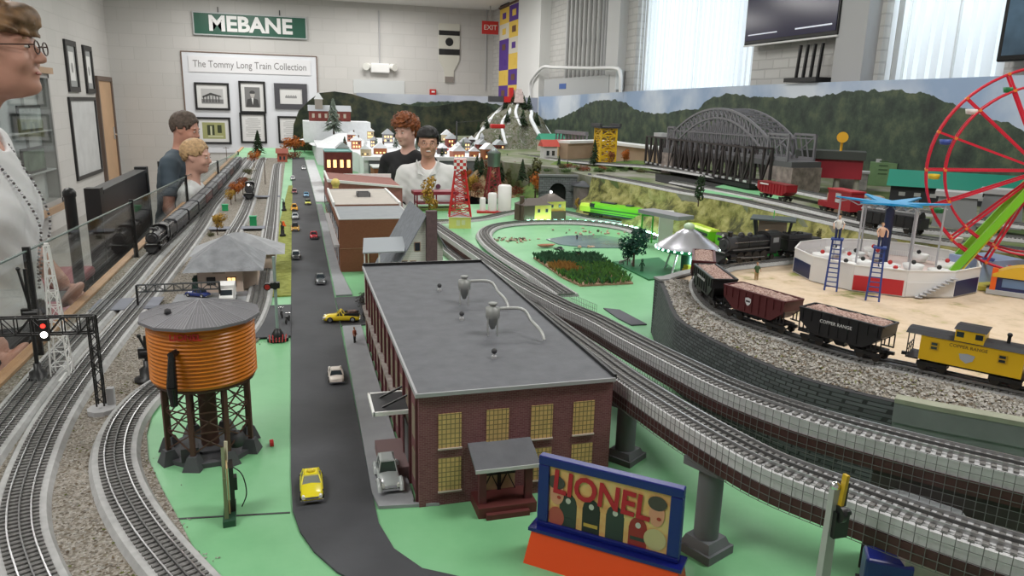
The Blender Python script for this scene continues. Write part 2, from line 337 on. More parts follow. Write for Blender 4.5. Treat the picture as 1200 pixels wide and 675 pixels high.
def art_portrait(t, w, h):
    m = MB(); m.box(-w*.34, w*.34, -.014, -.012, -h*.36, h*.36, 0)
    m.sph((0, -.016, h*.1), (w*.11, .002, h*.12), 12, 1); m.sph((0, -.0165, h*.17), (w*.12, .002, h*.07), 12, 2)
    m.add([(-w*.3, -.016, -h*.36), (w*.3, -.016, -h*.36), (w*.24, -.016, -h*.08), (0, -.016, -h*.02), (-w*.24, -.016, -h*.08)], [(0, 1, 2, 3, 4)], 2)
    m.add([(-w*.05, -.017, -h*.02), (w*.05, -.017, -h*.02), (0, -.017, -h*.28)], [(0, 2, 1)], 3); m.build('portrait_print', [mat('photo_mid', (.2, .2, .2), .5), mat('photo_skin', (.5, .48, .46), .5), INK, PAPER], t)
def art_train(t, w, h):
    m = MB(); m.box(-w*.3, w*.3, -.014, -.012, -h*.3, h*.3, 0); m.box(-w*.26, w*.26, -.015, -.014, -h*.12, h*.02, 1)
    for k in range(5): m.box(-w*.22+k*w*.1, -w*.17+k*w*.1, -.0155, -.015, 0, h*.08, 1)
    m.build('photo_print', [PAPER, GREYINK], t)
def art_green(t, w, h):
    m = MB(); m.box(-w*.38, w*.38, -.014, -.012, -h*.36, h*.36, 0); m.box(-w*.22, w*.02, -.015, -.014, -h*.2, h*.25, 1); m.box(w*.12, w*.26, -.015, -.014, -h*.1, h*.25, 1)
    m.box(-w*.12, -w*.06, -.016, -.015, -h*.2, h*.2, 2); m.box(-w*.2, w*.3, -.016, -.015, -h*.28, -h*.22, 2)
    m.build('photo_print', [mat('sepia_green', (.36, .37, .16), .5), mat('sepia_dark', (.04, .05, .02), .5), mat('sepia_light', (.6, .62, .4), .5)], t)
def art_text(t, w, h):
    m = MB()
    for k in range(11):
        ww = w*.34*(1 if k % 4 else .7); m.box(-ww, ww, -.0135, -.012, h*.36-k*h*.066-h*.008, h*.36-k*h*.066+h*.008)
    m.build('letter_text', GREYINK, t)
y_ = YF-.012
def far(px, py): return Yp(px, py, YF)
a, b = far(213, 66), far(374, 168)
cx, cz, w_, h_ = (a.x+b.x)/2, (a.z+b.z)/2-.05, b.x-a.x, (a.z-b.z)+.25
bt = thing('display_board', (cx, YF, cz), 0, 'large white board headed The Tommy Long Train Collection on the far wall', 'board')
MB().box(-w_/2, w_/2, -.02, 0, -h_/2, h_/2).build('panel', mat('board_white', (.74, .76, .80), .5), bt)
m = MB()
for q in ((-w_/2, w_/2, h_/2, h_/2+.015), (-w_/2-.015, -w_/2, -h_/2, h_/2+.015), (w_/2, w_/2+.015, -h_/2, h_/2+.015)): m.box(q[0], q[1], -.03, 0, q[2], q[3])
m.build('edge_trim', mat('trim_brown', (.16, .10, .07), .5), bt)
MB().box(-w_/2+.1, w_/2-.1, -.035, -.02, h_/2-.32, h_/2-.06).build('title_panel', mat('title_white', (.78, .78, .80), .5), bt)
text_mesh('title_text', 'The Tommy Long Train Collection', .165, mat('title_ink', (.2, .19, .19), .6), bt, (0, -.037, h_/2-.19), (pi/2, 0, 0), align='CENTER', sx=.80)
L = [(249, 113, 33, 27, art_house, 'black frame with a photo of a porch building, upper left of the white board'),
     (296, 114, 26, 32, art_portrait, 'black frame with the portrait of a man in a dark suit'),
     (341, 113, 33, 26, art_train, 'wide grey frame with a pale old photograph, upper right on the white board'),
     (251, 153, 33, 27, art_green, 'black frame with a green tinted old photo, lower left on the white board'),
     (297, 150, 26, 31, art_text, 'thin black frame with a typed letter, lower middle of the white board'),
     (341, 152, 26, 28, art_text, 'thin black frame with a typed sheet, lower right on the white board')]
for i, (px, py, pw, ph, art, lab) in enumerate(L):
    c = far(px, py); k = pw/870*YF*1.04; kh = ph/870*YF*1.04
    framed('picture_frame', (c.x, YF-.022, c.z), k, kh, .035 if i != 2 else .09, PAPER, lab, 'picture', art, fcol=(BLACK if i != 2 else mat('frame_grey', (.07, .07, .08), .5)))
a, b = far(225, 12), far(360, 48); w_, h_ = b.x-a.x, .375
c = ((a.x+b.x)/2, YF, (a.z+b.z)/2)
st = thing('station_sign', c, 0, 'dark green station sign reading MEBANE in white letters high on the far wall', 'sign')
MB().box(-w_/2, w_/2, -.04, 0, -h_/2, h_/2).build('board', mat('sign_green', (.012, .09, .055), .4), st)
m = MB()
for q in ((-w_/2, w_/2, h_/2-.02, h_/2), (-w_/2, w_/2, -h_/2, -h_/2+.02), (-w_/2, -w_/2+.02, -h_/2+.02, h_/2-.02), (w_/2-.02, w_/2, -h_/2+.02, h_/2-.02)): m.box(q[0]-.0, q[1], -.05, -.04, q[2], q[3])
m.build('border', mat('border_grey', (.45, .47, .47), .4), st)
text_mesh('sign_letters', 'MEBANE', .34, WHITE, st, (0, -.043, 0.0), (pi/2, 0, 0), depth=.003, sx=1.06, bold=.012)
MB().cyl((-w_*.28, -.02, h_/2), (-w_*.28, -.02, h_/2+.09), .008).cyl((w_*.26, -.02, h_/2), (w_*.26, -.02, h_/2+.09), .008).build('hook', DGREY, st)
c = far(445, 81); el = thing('emergency_light', (c.x, YF, c.z), 0, 'white twin lamp emergency light on the far wall above the hill cutout', 'light')
MB().box(-.17, .17, -.1, 0, -.07, .1).build('housing', WHITE, el, bevel=.02)
for s in (-1, 1): MB().cyl((s*.2, -.05, .05), (s*.26, -.14, .03), .05, .065, 12).build('lamp_head', mat('lamp_head_white', (.85, .85, .8), .3), el)
MB().cyl((0, -.02, .1), (0, -.02, 1.0), .012).build('conduit', LGREY, el)
a, b = far(414, 93), far(474, 111)
tag(MB().box(a.x, b.x, YF-.02, YF, b.z, a.z).build('whiteboard_panel', mat('panel_pale', (.60, .62, .62), .3)), 'pale rectangular panel on the far wall below the emergency light', 'panel')
a, b = far(514, 27), far(538, 97); cxx = (a.x+b.x)/2; bn = thing('cream_wall_plaque', (cxx, YF, 0), 0, 'tall cream plaque with black bands and a black dot on the far wall', 'plaque')
w2 = (b.x-a.x)/2; z1, z0 = a.z, b.z; H = z1-z0
m = MB(); pts = [(-w2, z1), (w2, z1), (w2, z1-H*.52), (w2*.98, z1-H*.62), (w2*.45, z1-H*.8), (w2*.42, z0), (-w2*.42, z0), (-w2*.45, z1-H*.8), (-w2*.98, z1-H*.62), (-w2, z1-H*.52)]
m.add([(p[0], -.03, p[1]) for p in pts]+[(p[0], 0, p[1]) for p in pts], [tuple(range(10)), tuple(reversed(range(10, 20)))]+[(i, 10+i, 10+(i+1) % 10, (i+1) % 10) for i in range(10)])
m.build('plaque_body', mat('plaque_cream', (.62, .61, .54), .5), bn)
[MB().box(-w2, w2, -.034, -.03, z1-H*a_, z1-H*b_).build('black_band', BLACK, bn) for a_, b_ in ((.2, .12), (.53, .43))]
MB().cyl((0, -.036, z1-H*.31), (0, -.03, z1-H*.31), w2*.38, n=16).build('black_dot', BLACK, bn); MB().box(-w2*.42, w2*.42, -.036, -.03, z0, z0+H*.1).build('label_strip', mat('strip_grey', (.25, .22, .2), .5), bn)
a, b = far(503, 105), far(511, 112); al = thing('fire_alarm', ((a.x+b.x)/2, YF, (a.z+b.z)/2), 0, 'small red fire alarm box on the far wall above the painted hills', 'alarm')
MB().box(-.06, .06, -.05, 0, -.06, .06).build('alarm_box', RED, al, bevel=.005); MB().box(-.03, .03, -.055, -.05, .0, .03).build('pull_bar', WHITE, al)
a = Xp(583, 10, XR); ex = thing('exit_sign', (3.45, 13.6, 1.98), 0, 'small red EXIT sign near the top corner of the far wall', 'sign')
MB().box(-.15, .15, -.03, .0, -.11, .11).build('sign_case', mat('exit_red', (.55, .03, .03), .4), ex); text_mesh('exit_text', 'EXIT', .12, WHITE, ex, (0, -.032, 0), (pi/2, 0, 0))
MB().box(-.01, .01, -.02, 0, .11, CEIL-1.98).build('hanger', LGREY, ex)
tag(MB().cyl((far(443, 20).x+2.0, YF-.01, .9), (far(443, 20).x+2.0, YF-.01, CEIL), .012).build('conduit', LGREY), 'thin vertical pipe on the far wall between the plaque and the corner', 'pipe')
def leftw(px, py): return Xp(px, py, XL)
for (p0, p1, lab, art, fw) in (((73, 47), (92, 103), 'tall black framed print above the map, left of its twin', art_text, .07), ((95, 54), (110, 105), 'tall black framed print above the map, nearer the wooden door', art_text, .07)):
    a, b = leftw(*p0), leftw(*p1); t = thing('picture_frame', (XL, (a.y+b.y)/2, (a.z+b.z)/2-.02), pi/2, lab, 'picture'); w_ = abs(b.y-a.y); h_ = .68
    m = MB()
    for q in ((-w_/2, w_/2, h_/2-fw, h_/2), (-w_/2, w_/2, -h_/2, -h_/2+fw), (-w_/2, -w_/2+fw, -h_/2+fw, h_/2-fw), (w_/2-fw, w_/2, -h_/2+fw, h_/2-fw)): m.box(q[0], q[1], -.03, 0, q[2], q[3])
    m.build('frame', BLACK, t); MB().box(-w_/2+fw, w_/2-fw, -.012, 0, -h_/2+fw, h_/2-fw).build('mount', mat('mount_grey', (.33, .34, .34), .6), t)
    MB().box(-w_*.22, w_*.22, -.016, -.012, -h_*.28, h_*.28).build('print', PAPER, t); MB().sph((0, -.016, -.02), (w_*.1, .002, .07), 10).build('figure', GREYINK, t)
a, b = leftw(78, 110), leftw(120, 212); w_, h_ = abs(b.y-a.y), 1.12
t = thing('framed_map', (XL, (a.y+b.y)/2, .05), pi/2, 'large pale map in a thin black frame on the left wall beside the door', 'map')
m = MB()
for q in ((-w_/2, w_/2, h_/2-.05, h_/2), (-w_/2, w_/2, -h_/2, -h_/2+.05), (-w_/2, -w_/2+.05, -h_/2+.05, h_/2-.05), (w_/2-.05, w_/2, -h_/2+.05, h_/2-.05)): m.box(q[0], q[1], -.03, 0, q[2], q[3])
m.build('frame', BLACK, t); MB().box(-w_/2+.05, w_/2-.05, -.012, 0, -h_/2+.05, h_/2-.05).build('map_sheet', mat('map_paper', (.56, .57, .57), .6, var=.08, vscale=5), t)
sc = thing('wall_showcase', (XL, 8.9, .12), pi/2, 'shallow glass fronted display case with wooden ledges on the left wall', 'case')
w_, h_ = 2.6, 1.5; m = MB()
for q in ((-w_/2, w_/2, h_/2-.05, h_/2), (-w_/2, w_/2, -h_/2, -h_/2+.06), (-w_/2, -w_/2+.05, -h_/2, h_/2), (w_/2-.05, w_/2, -h_/2, h_/2)): m.box(q[0], q[1], -.16, 0, q[2], q[3])
m.build('case_frame', mat('case_frame_grey', (.38, .37, .36), .5), sc); MB().box(-w_/2+.05, w_/2-.05, -.02, 0, -h_/2+.06, h_/2-.05).build('back_panel', mat('case_back', (.5, .52, .53), .6), sc)
for z in (-.35, .1): MB().box(-w_/2+.05, w_/2-.05, -.14, -.02, z, z+.015).build('shelf', LGREY, sc)
MB().box(-w_/2-.05, w_/2+.05, -.2, 0, h_/2, h_/2+.07).build('top_ledge', mat('ledge_wood', (.40, .26, .16), .5), sc); MB().box(-w_/2-.05, w_/2+.05, -.2, 0, -h_/2-.07, -h_/2).build('bottom_ledge', mat('ledge_wood', (.40, .26, .16), .5), sc)
MB().box(-w_/2+.05, w_/2-.05, -.152, -.148, -h_/2+.06, h_/2-.05).build('glass_front', PANE, sc)
for k, (yy, zz, lab, bg) in enumerate(((9.55, .36, 'landscape painting on the upper shelf of the wall showcase', mat('painting_pale', (.35, .38, .38), .6, var=.4, vscale=6)), (9.5, -.12, 'green landscape picture with black frame on the middle shelf of the wall showcase', mat('painting_green', (.12, .16, .12), .6, var=.5, vscale=7)))):
    t = thing('picture_frame', (XL+.09, yy, zz), pi/2, lab, 'picture'); MB().box(-.38, .38, -.02, 0, -.13, .15).build('frame', BLACK, t); MB().box(-.35, .35, -.025, -.02, -.1, .12).build('painting', bg, t)
    t.location.z = .12+(.1+.015 if k == 0 else -.35+.015)+.13
tv = thing('wall_screen', (XR-.08, 5.04, 1.165), 0, 'large dark flat screen mounted on the right wall between the two blinds', 'television')
MB().box(-.03, .03, -.56, .56, 0, .66).build('bezel', BLKGLOSS, tv, bevel=.008); MB().box(-.034, -.03, -.54, .54, .03, .64).build('display', mat('screen_dark', (.025, .022, .06), .15), tv)
MB().box(-.036, -.034, -.5, -.1, .07, .08).box(-.036, -.034, .12, .5, .07, .078).build('caption_line', mat('screen_caption', (.6, .62, .7), .5, emit=.4), tv); MB().box(.03, .08, -.15, .15, .2, .45).build('bracket', DGREY, tv)
MB().box(-.034, .0, -.56, .56, -.012, .0).build('silver_strip', mat('strip_silver', (.7, .7, .7), .3), tv)
tv2 = thing('wall_screen', (XR-.08, 2.72, .93), 0, 'dark framed screen at the right edge beyond the second blind', 'television')
MB().box(-.03, .03, -.5, .5, 0, .7).build('bezel', BLKGLOSS, tv2, bevel=.008); MB().box(-.034, -.03, -.47, .47, .03, .67).build('display', mat('screen_reflect', (.06, .10, .15), .1, var=.8, vscale=3), tv2)
MB().box(.03, .08, -.15, .15, .2, .45).build('bracket', DGREY, tv2)
rt = thing('router', (XR-.12, 4.72, .86), 0, 'black box with four upright antennas on the mural top below the screen', 'router')
MB().box(-.06, .08, -.16, .2, 0, .03).build('router_body', BLACK, rt)
for k in range(4): MB().bar((0, -.1+k*.08, .03), (0, -.12+k*.08, .26), .02, .014).build('antenna', BLACK, rt)
gb = thing('grey_wall_cabinet', (XR-.13, 9.45, .45), 0, 'long grey metal cabinet with blue labels above the mural, left of the bright blind', 'cabinet')
MB().box(.02, .12, -1.1, 1.3, 0, .57).build('cabinet_body', mat('cabinet_grey', (.42, .43, .44), .4), gb)
MB().box(.016, .02, .35, .62, .43, .50).build('blue_label', mat('label_blue', (.03, .10, .35), .4), gb)
MB().cyl((.07, -1.3, .40), (.07, -1.3, .62), .05, n=12).build('end_drum', mat('drum_white', (.62, .66, .68), .4), gb)
rl = MB(); a, b, c, d = Xp(621, 118, XR-.2), Xp(624, 92, XR-.2), Xp(636, 79, XR-.2), Xp(720, 80, XR-.2)
rail = smoothpath([a, Xp(621, 100, XR-.2), b, c, Xp(650, 79, XR-.2), Xp(690, 80, XR-.2), d, Xp(727, 86, XR-.2), Xp(727, 112, XR-.2)], .05); rl.tube(rail, .022, 8)
tag(rl.build('guard_rail', mat('rail_white', (.75, .75, .75), .4)), 'white bent tube rail standing behind the mountain in front of the pipes', 'rail')
qx = XR-.03; q = thing('hanging_quilt', (qx, 12.9, 0), 0, 'long hanging quilt of yellow, purple and white squares near the far corner', 'quilt')
ca = [mat('quilt_yellow', (.80, .55, .10), .9), mat('quilt_purple', (.10, .04, .28), .9), mat('quilt_cream', (.7, .66, .55), .9), mat('quilt_brown', (.16, .08, .05), .9), mat('quilt_black', (.02, .02, .025), .9)]
m = MB(); zz = .72
k = 0
while zz < 2.3:
    h = .26
    for j in range(2):
        m.box(-.03, 0, -.62+j*.62, j*.62, zz, zz+h, [(0, 1), (1, 0), (0, 1), (2, 1), (0, 2), (1, 0), (2, 4)][k % 7][j])
        m.box(-.034, -.03, -.62+j*.62+.2, j*.62-.2, zz+.08, zz+.18, [1, 3, 0][(k+j) % 3])
    zz += h; k += 1
m.build('quilt_cloth', ca, q); MB().box(-.04, 0, -.82, -.62, .7, 2.3).build('dark_border', ca[4], q); MB().cyl((-.03, -.85, 2.31), (-.03, .65, 2.31), .02).build('hanging_rod', BROWN, q)
def hill_mural_mat(name, axis, base, amp, sc, seed, skyc=((.30, .40, .58), (.66, .71, .79)), hillc=((.016, .025, .022), (.045, .07, .045), (.12, .14, .075)), cloudpos=(.4, .65)):
    m = bpy.data.materials.new(name); m.use_nodes = True; nt = m.node_tree; b = nt.nodes['Principled BSDF']; b.inputs['Roughness'].default_value = .6
    N = nt.nodes.new; Lk = nt.links.new
    tc = N('ShaderNodeTexCoord'); s = N('ShaderNodeSeparateXYZ'); Lk(tc.outputs['Object'], s.inputs[0])
    h = N('ShaderNodeTexNoise'); h.noise_dimensions = '1D'; h.inputs['Scale'].default_value = 9; h.inputs['Detail'].default_value = 5
    Lk(s.outputs[axis], h.inputs['W'])
    # ridge height from a curve over the length + fine noise
    cr = N('ShaderNodeFloatCurve'); mp = N('ShaderNodeMapRange'); mp.inputs['From Min'].default_value = base[0]; mp.inputs['From Max'].default_value = base[1]; Lk(s.outputs[axis], mp.inputs['Value']); Lk(mp.outputs[0], cr.inputs['Value'])
    c = cr.mapping.curves[0]; pts = amp
    c.points[0].location = pts[0]; c.points[1].location = pts[-1]
    for p in pts[1:-1]: c.points.new(*p)
    cr.mapping.update()
    ns = N('ShaderNodeMath'); ns.operation = 'MULTIPLY_ADD'; ns.inputs[1].default_value = .05; Lk(h.outputs['Fac'], ns.inputs[0]); Lk(cr.outputs[0], ns.inputs[2])
    lt = N('ShaderNodeMath'); lt.operation = 'LESS_THAN'; Lk(s.outputs[2], lt.inputs[0]); Lk(ns.outputs[0], lt.inputs[1])
    f1 = N('ShaderNodeTexNoise'); f1.inputs['Scale'].default_value = sc; f1.inputs['Detail'].default_value = 8; f1.inputs['Roughness'].default_value = .7; Lk(tc.outputs['Object'], f1.inputs['Vector'])
    r1 = N('ShaderNodeValToRGB'); e = r1.color_ramp.elements; e[0].position = .36; e[0].color = (*hillc[0], 1); e[1].position = .52; e[1].color = (*hillc[1], 1); q = e.new(.70); q.color = (*hillc[2], 1); Lk(f1.outputs['Fac'], r1.inputs['Fac'])
    f2 = N('ShaderNodeTexNoise'); f2.inputs['Scale'].default_value = 1.6; f2.inputs['Detail'].default_value = 6; Lk(tc.outputs['Object'], f2.inputs['Vector'])
    r2 = N('ShaderNodeValToRGB'); e = r2.color_ramp.elements; e[0].position = cloudpos[0]; e[0].color = (*skyc[0], 1); e[1].position = cloudpos[1]; e[1].color = (*skyc[1], 1); Lk(f2.outputs['Fac'], r2.inputs['Fac'])
    mx = N('ShaderNodeMix'); mx.data_type = 'RGBA'; Lk(lt.outputs[0], mx.inputs[0]); Lk(r2.outputs[0], mx.inputs[6]); Lk(r1.outputs[0], mx.inputs[7]); Lk(mx.outputs[2], b.inputs['Base Color'])
    return m
MX = 3.52
def muralz(px, py):
    p = Xp(px, py, MX); return (p.y, p.z)
Y0m, Y1m = .6, 10.85
ridge = [(1210, 155), (1200, 152), (1165, 140), (1110, 120), (1075, 108), (1035, 106), (1000, 107), (960, 112), (925, 114), (880, 113), (855, 110), (845, 112), (828, 118), (815, 128), (800, 129), (770, 133), (745, 128), (725, 118), (700, 118), (688, 122), (670, 132), (645, 140)]
pts = sorted([((muralz(*p)[0]-Y0m)/(Y1m-Y0m), muralz(*p)[1]-.025) for p in ridge]); pts = [(0, pts[0][1])]+pts+[(1, pts[-1][1])]
MUR = hill_mural_mat('painted_mountain_mural', 1, (Y0m, Y1m), pts, 7, 3)
tops = [(1240, 86), (1200, 88), (1100, 92), (1000, 95), (900, 99), (820, 103), (740, 107), (690, 110), (645, 113)]
mm = MB(); tp = sorted([muralz(*p) for p in tops]); tp = [(Y0m, tp[0][1])]+[t for t in tp if t[0] > Y0m]+[(Y1m, tp[-1][1])]
pr = [(y, .0) for y, z in tp][::-1]
mm.side([(y, z) for y, z in tp]+pr, MX, MX+.02)
tag(mm.build('mountain_mural', MUR), 'long painted backdrop of green mountains and cloudy sky along the right wall', 'mural')
YM = 10.86
ridge2 = [(400, 125), (470, 122), (500, 119), (540, 119), (575, 121), (600, 124), (640, 135)]
X0m, X1m = .2, 3.6
pts = [((Yp(*p, YM).x-X0m)/(X1m-X0m), Yp(*p, YM).z-.03) for p in ridge2]; pts = [(0, pts[0][1])]+[p for p in pts if 0 < p[0] < 1]+[(1, pts[-1][1])]
MUR2 = hill_mural_mat('painted_far_mural', 0, (X0m, X1m), pts, 9, 5, skyc=((.40, .42, .52), (.58, .60, .68)))
tz = Yp(500, 111, YM).z
tag(MB().box(Yp(418, 118, YM).x, 3.52, YM, YM+.02, -.1, tz).build('mountain_mural', MUR2), 'painted grey blue sky and dark hills backdrop at the far end behind the snow village', 'mural')
pp = [(343, 165), (344, 146), (350, 130), (362, 118), (374, 109), (392, 107), (412, 110), (432, 116), (455, 121), (480, 124), (500, 125), (520, 123), (545, 118), (558, 118), (575, 125), (585, 138), (590, 165)]
YC = 10.3; P = [Yp(*p, YC) for p in pp]
m = MB(); prof = [(p.x, p.z) for p in P]+[(P[-1].x, -.1), (P[0].x, -.1)]; m.lside(prof, YC, YC+.02)
tag(m.build('hill_cutout', mat_mix('painted_dark_forest', [(.008, .012, .010), (.022, .032, .022), (.06, .065, .035), (.09, .075, .04)], 6, .8, 0, 'noise')), 'dark forested hill cutout board standing behind the snow village', 'backdrop')
TX0, TX1, TY0, TY1 = -.66, 3.5, .3, 10.8
PIT = (.58, 1.32, 4.82, 6.45)
TD = -.035
tt = thing('train_table', (0, 0, 0), 0, 'huge train layout table with mint green painted top filling the room', 'table')
m = MB(); xs = [TX0, PIT[0], PIT[1], TX1]; ys = [TY0, PIT[2], PIT[3], TY1]
for i in range(3):
    for j in range(3):
        if (i, j) != (1, 1): m.box(xs[i], xs[i+1], ys[j], ys[j+1], TD, 0)
m.build('table_top', GREEN, tt)
WOOD = mat('table_edge_wood', (.50, .27, .13), .6, var=.15, vscale=12)
MB().box(TX0-.03, TX0, TY0, TY1, -.12, .012).build('edge_board', WOOD, tt)
sk = MB().box(TX0, TX0+.02, TY0+.05, TY1, FZ, TD).box(TX0, TX1, TY0+.03, TY0+.05, FZ, TD)
sk.build('skirt_panel', mat('skirt_black', (.03, .03, .035), .8), tt)
pm = MB()
for a in ((PIT[0]-.02, PIT[0], PIT[2], PIT[3]), (PIT[1], PIT[1]+.02, PIT[2], PIT[3]), (PIT[0], PIT[1], PIT[2]-.02, PIT[2]), (PIT[0], PIT[1], PIT[3], PIT[3]+.02)): pm.box(*a, FZ, TD)
pm.build('pit_lining', mat('skirt_black', (.03, .03, .035), .8), tt)
sm = MB(); a, b = G(197, 609), G(340, 601); sm.bar((a.x, a.y, .0006), (b.x, b.y, .0006), .004, .0008); sm.build('board_seam', DGREY, tt)
balpts = [(TX0, TY0), (-.10, TY0)]
dpx = [(255, 690), (232, 655), (212, 615), (190, 575), (174, 540), (172, 510), (180, 480), (200, 450), (250, 420), (300, 402), (318, 385)]
for p in dpx: q = G(*p); balpts.append((q.x, q.y))
balpts = [(TX0, TY0), (G(275, 720).x, TY0)]+[(G(*p).x, G(*p).y) for p in dpx]+[(-.105, 2.3), (-.105, 8.9), (TX0, 8.9)]
MB().prism(balpts, 0, .004).build('ballast_bed', GRAVEL, tt)
MB().prism([(-.10, 2.55), (-.034, 2.55), (-.034, 3.8), (-.03, 6), (-.06, 6), (-.10, 4)], 0, .005).build('grass_strip', mat_mix('yellow_green_turf', [(.13, .15, .03), (.25, .27, .05), (.32, .36, .12)], 40, .95, .3, 'noise'), tt)
MB().prism([(-.16, 2.08), (-.034, 2.08), (-.034, 2.42), (-.16, 2.42)], .004, .007).build('crossing_pad', ASPH, tt)
rl_ = [(341, 300), (341, 560), (343, 600), (352, 625), (368, 648), (395, 672), (430, 690)]
rr_ = [(540, 678), (495, 668), (462, 645), (444, 615), (436, 580)]
road = [(-.034, 9.0), (-.034, 2.2)]+[(G(*p).x, G(*p).y) for p in rl_[1:]]+[(G(480, 705).x, G(480, 705).y)]+[(G(*p).x, G(*p).y) for p in rr_]+[(G(400, 390).x, G(400, 390).y), (.115, 4.9), (.10, 9.0)]
MB().prism(road, 0, .0035).build('asphalt_road', ASPH, tt)
MB().prism([(.11, 2.16), (.20, 2.16), (.20, 2.5), (.11, 2.5)], 0, .0036).build('driveway', ASPH, tt)
def W_(*p): q = G(*p); return (q.x, q.y)
MB().prism([W_(436, 580), W_(444, 597), W_(515, 593), W_(484, 592), (.166, 1.12), (.166, 2.15), (.112, 2.15)], .0005, .006).build('sidewalk', WALK, tt)
MB().prism([(.113, 2.52), (.168, 2.52), (.15, 2.92), (.15, 4.9), (.118, 4.9)], .0005, .006).build('sidewalk', WALK, tt)
MB().prism([(.118, 5.0), (.2, 5.0), (.2, 8.6), (.105, 8.6)], .0005, .006).build('sidewalk', mat('snowy_sidewalk', (.6, .61, .63), .8, var=.1), tt)
pond = [W_(*p) for p in ((640, 281), (665, 277), (705, 276), (735, 281), (745, 288), (725, 291), (690, 291), (655, 287))]
MB().prism(pond, 0, .004).build('pond_water', mat('pond_water', (.16, .24, .26), .12, var=.25, vscale=6), tt)
hp = [W_(*p) for p in ((707, 362), (726, 364), (758, 381), (740, 382), (724, 374))]
MB().prism(hp, .0, .004).build('grey_mat', mat('mat_grey', (.10, .10, .12), .8), tt)
random.seed(11)
def inpoly(x, y, poly):
    c = False; n = len(poly)
    for i in range(n):
        x1, y1 = poly[i]; x2, y2 = poly[i-1]
        if (y1 > y) != (y2 > y) and x < (x2-x1)*(y-y1)/(y2-y1)+x1: c = not c
    return c
TR = []   # (path, halfwidth) of laid track, to keep stones off
def stones(name, n, gen, smin, smax, label, zf, parent=None):
    s = MB()
    for _ in range(n):
        q = gen()
        if q is None: continue
        x, y = q; r = random.uniform(smin, smax); z = zf(x, y)
        a = random.uniform(0, 6.28); vs = []
        for dx, dy, dz in ((1, 0, .2), (0, 1, .1), (-1, 0, .15), (0, -1, .25), (.2, .1, .9), (0, 0, -.3)):
            dx *= random.uniform(.6, 1.3); dy *= random.uniform(.6, 1.3)
            vs.append((x+r*(dx*cos(a)-dy*sin(a)), y+r*(dx*sin(a)+dy*cos(a)), z+r*dz*random.uniform(.7, 1.2)))
        q_ = mesh_noise((x, y, 0), 9); mi = random.choices([0, 1, 2, 3], [5, 1.5, 4, .3] if q_ < .03 else [1.5, 5, 2, 3])[0]
        s.add(vs, [(0, 1, 4), (1, 2, 4), (2, 3, 4), (3, 0, 4), (1, 0, 5), (2, 1, 5), (3, 2, 5), (0, 3, 5)], mi)
    o = s.build(name, [STONE1, STONE2, STONE3, MOSS], parent)
    o['kind'] = 'stuff'
    if parent is None: tag(o, label, 'gravel')
    return o
def make_track(name, pts, label, z=0, bw=.036, kind='flat', step=.0125, ties=True):
    P = smoothpath([(p[0], p[1], p[2] if len(p) > 2 else z) for p in pts], step)
    t = thing(name, P[0], 0, label, 'track'); o = Vector(P[0]); Q = [p-o for p in P]
    bb = .010
    if kind == 'flat': MB().sweep(Q, [(-bw-.006, 0), (-bw, bb), (bw, bb), (bw+.006, 0)]).build('roadbed', BED, t)
    if kind == 'via':
        MB().sweep(Q, [(-.025, -.012), (-.025, bb), (.031, bb), (.031, -.012)]).build('deck_slab', mat('deck_pale_grey', (.52, .52, .53), .7, var=.08, vscale=20), t)
        MB().sweep(Q, [(-.028, -.032), (-.028, -.012), (.034, -.012), (.034, -.032)]).build('girder', mat('girder_maroon', (.055, .018, .018), .6, var=.2, vscale=20), t)
    rz = bb
    if ties:
        m = MB()
        for i in range(0, len(Q)):
            d = tangent(Q, i); L = Vector((d.y, -d.x, 0)).normalized(); m.bar(Q[i]-L*.026+Vector((0, 0, rz+.0015)), Q[i]+L*.026+Vector((0, 0, rz+.0015)), .0062, .0035)
        o_ = m.build('ties', TIE, t); o_['kind'] = 'stuff'
    for a in (-.016, 0, .016):
        MB().sweep(Q, [(a-.0011, rz+.003), (a-.0011, rz+.0075), (a+.0011, rz+.0075), (a+.0011, rz+.003)]).build('rail', RAIL if a else MRAIL, t)
    TR.append((P, bw+.008)); return P
def px(lst, z=0): return [(*G(p[0], p[1], (p[2] if len(p) > 2 else z))[:2], (p[2] if len(p) > 2 else z)) for p in lst]
A = make_track('railroad_track', px([(-60, 590), (0, 508), (75, 415), (150, 335), (181, 300)], .004)+[(-.545, 4.5, .004), (-.53, 6.5, .004), (-.52, 8.8, .004)], 'straight track beside the glass that carries the long dark train', kind='flat')
B = make_track('railroad_track', px([(58, 720), (37, 675), (24, 625), (30, 572), (57, 505), (92, 450), (128, 402), (175, 345), (232, 272), (253, 239)], .004)+[(-.455, 6.3, .004), (-.445, 8.8, .004)], 'second track from the glass, bending toward the lower left corner', kind='flat')
C_ = make_track('railroad_track', px([(262, 292), (275, 272), (291, 239), (304, 195)], .004)+[(G(304, 195).x, 8.8, .004)], 'short looking track behind the depot with the lit locomotive on it', kind='flat')
D = make_track('railroad_track', px([(262, 730), (215, 680), (170, 625), (143, 577), (135, 535), (148, 495), (180, 460), (230, 430), (277, 398), (299, 365), (308, 325), (318, 260), (324, 200)], .004)+[(G(324, 200).x, 8.0, .004)], 'track curving under the orange water tower and along the street', kind='flat')
V1 = make_track('elevated_track', px([(500, 272, .008), (535, 301, .012), (560, 318, .02), (600, 342, .05), (650, 382, .09), (700, 420, .13), (740, 450, .155), (800, 489, .18), (860, 524, .19), (915, 552, .195), (1000, 584, .195), (1100, 620, .195), (1200, 652, .195), (1330, 690, .195)]), 'lower elevated track passing right behind the brick warehouse', kind='via')
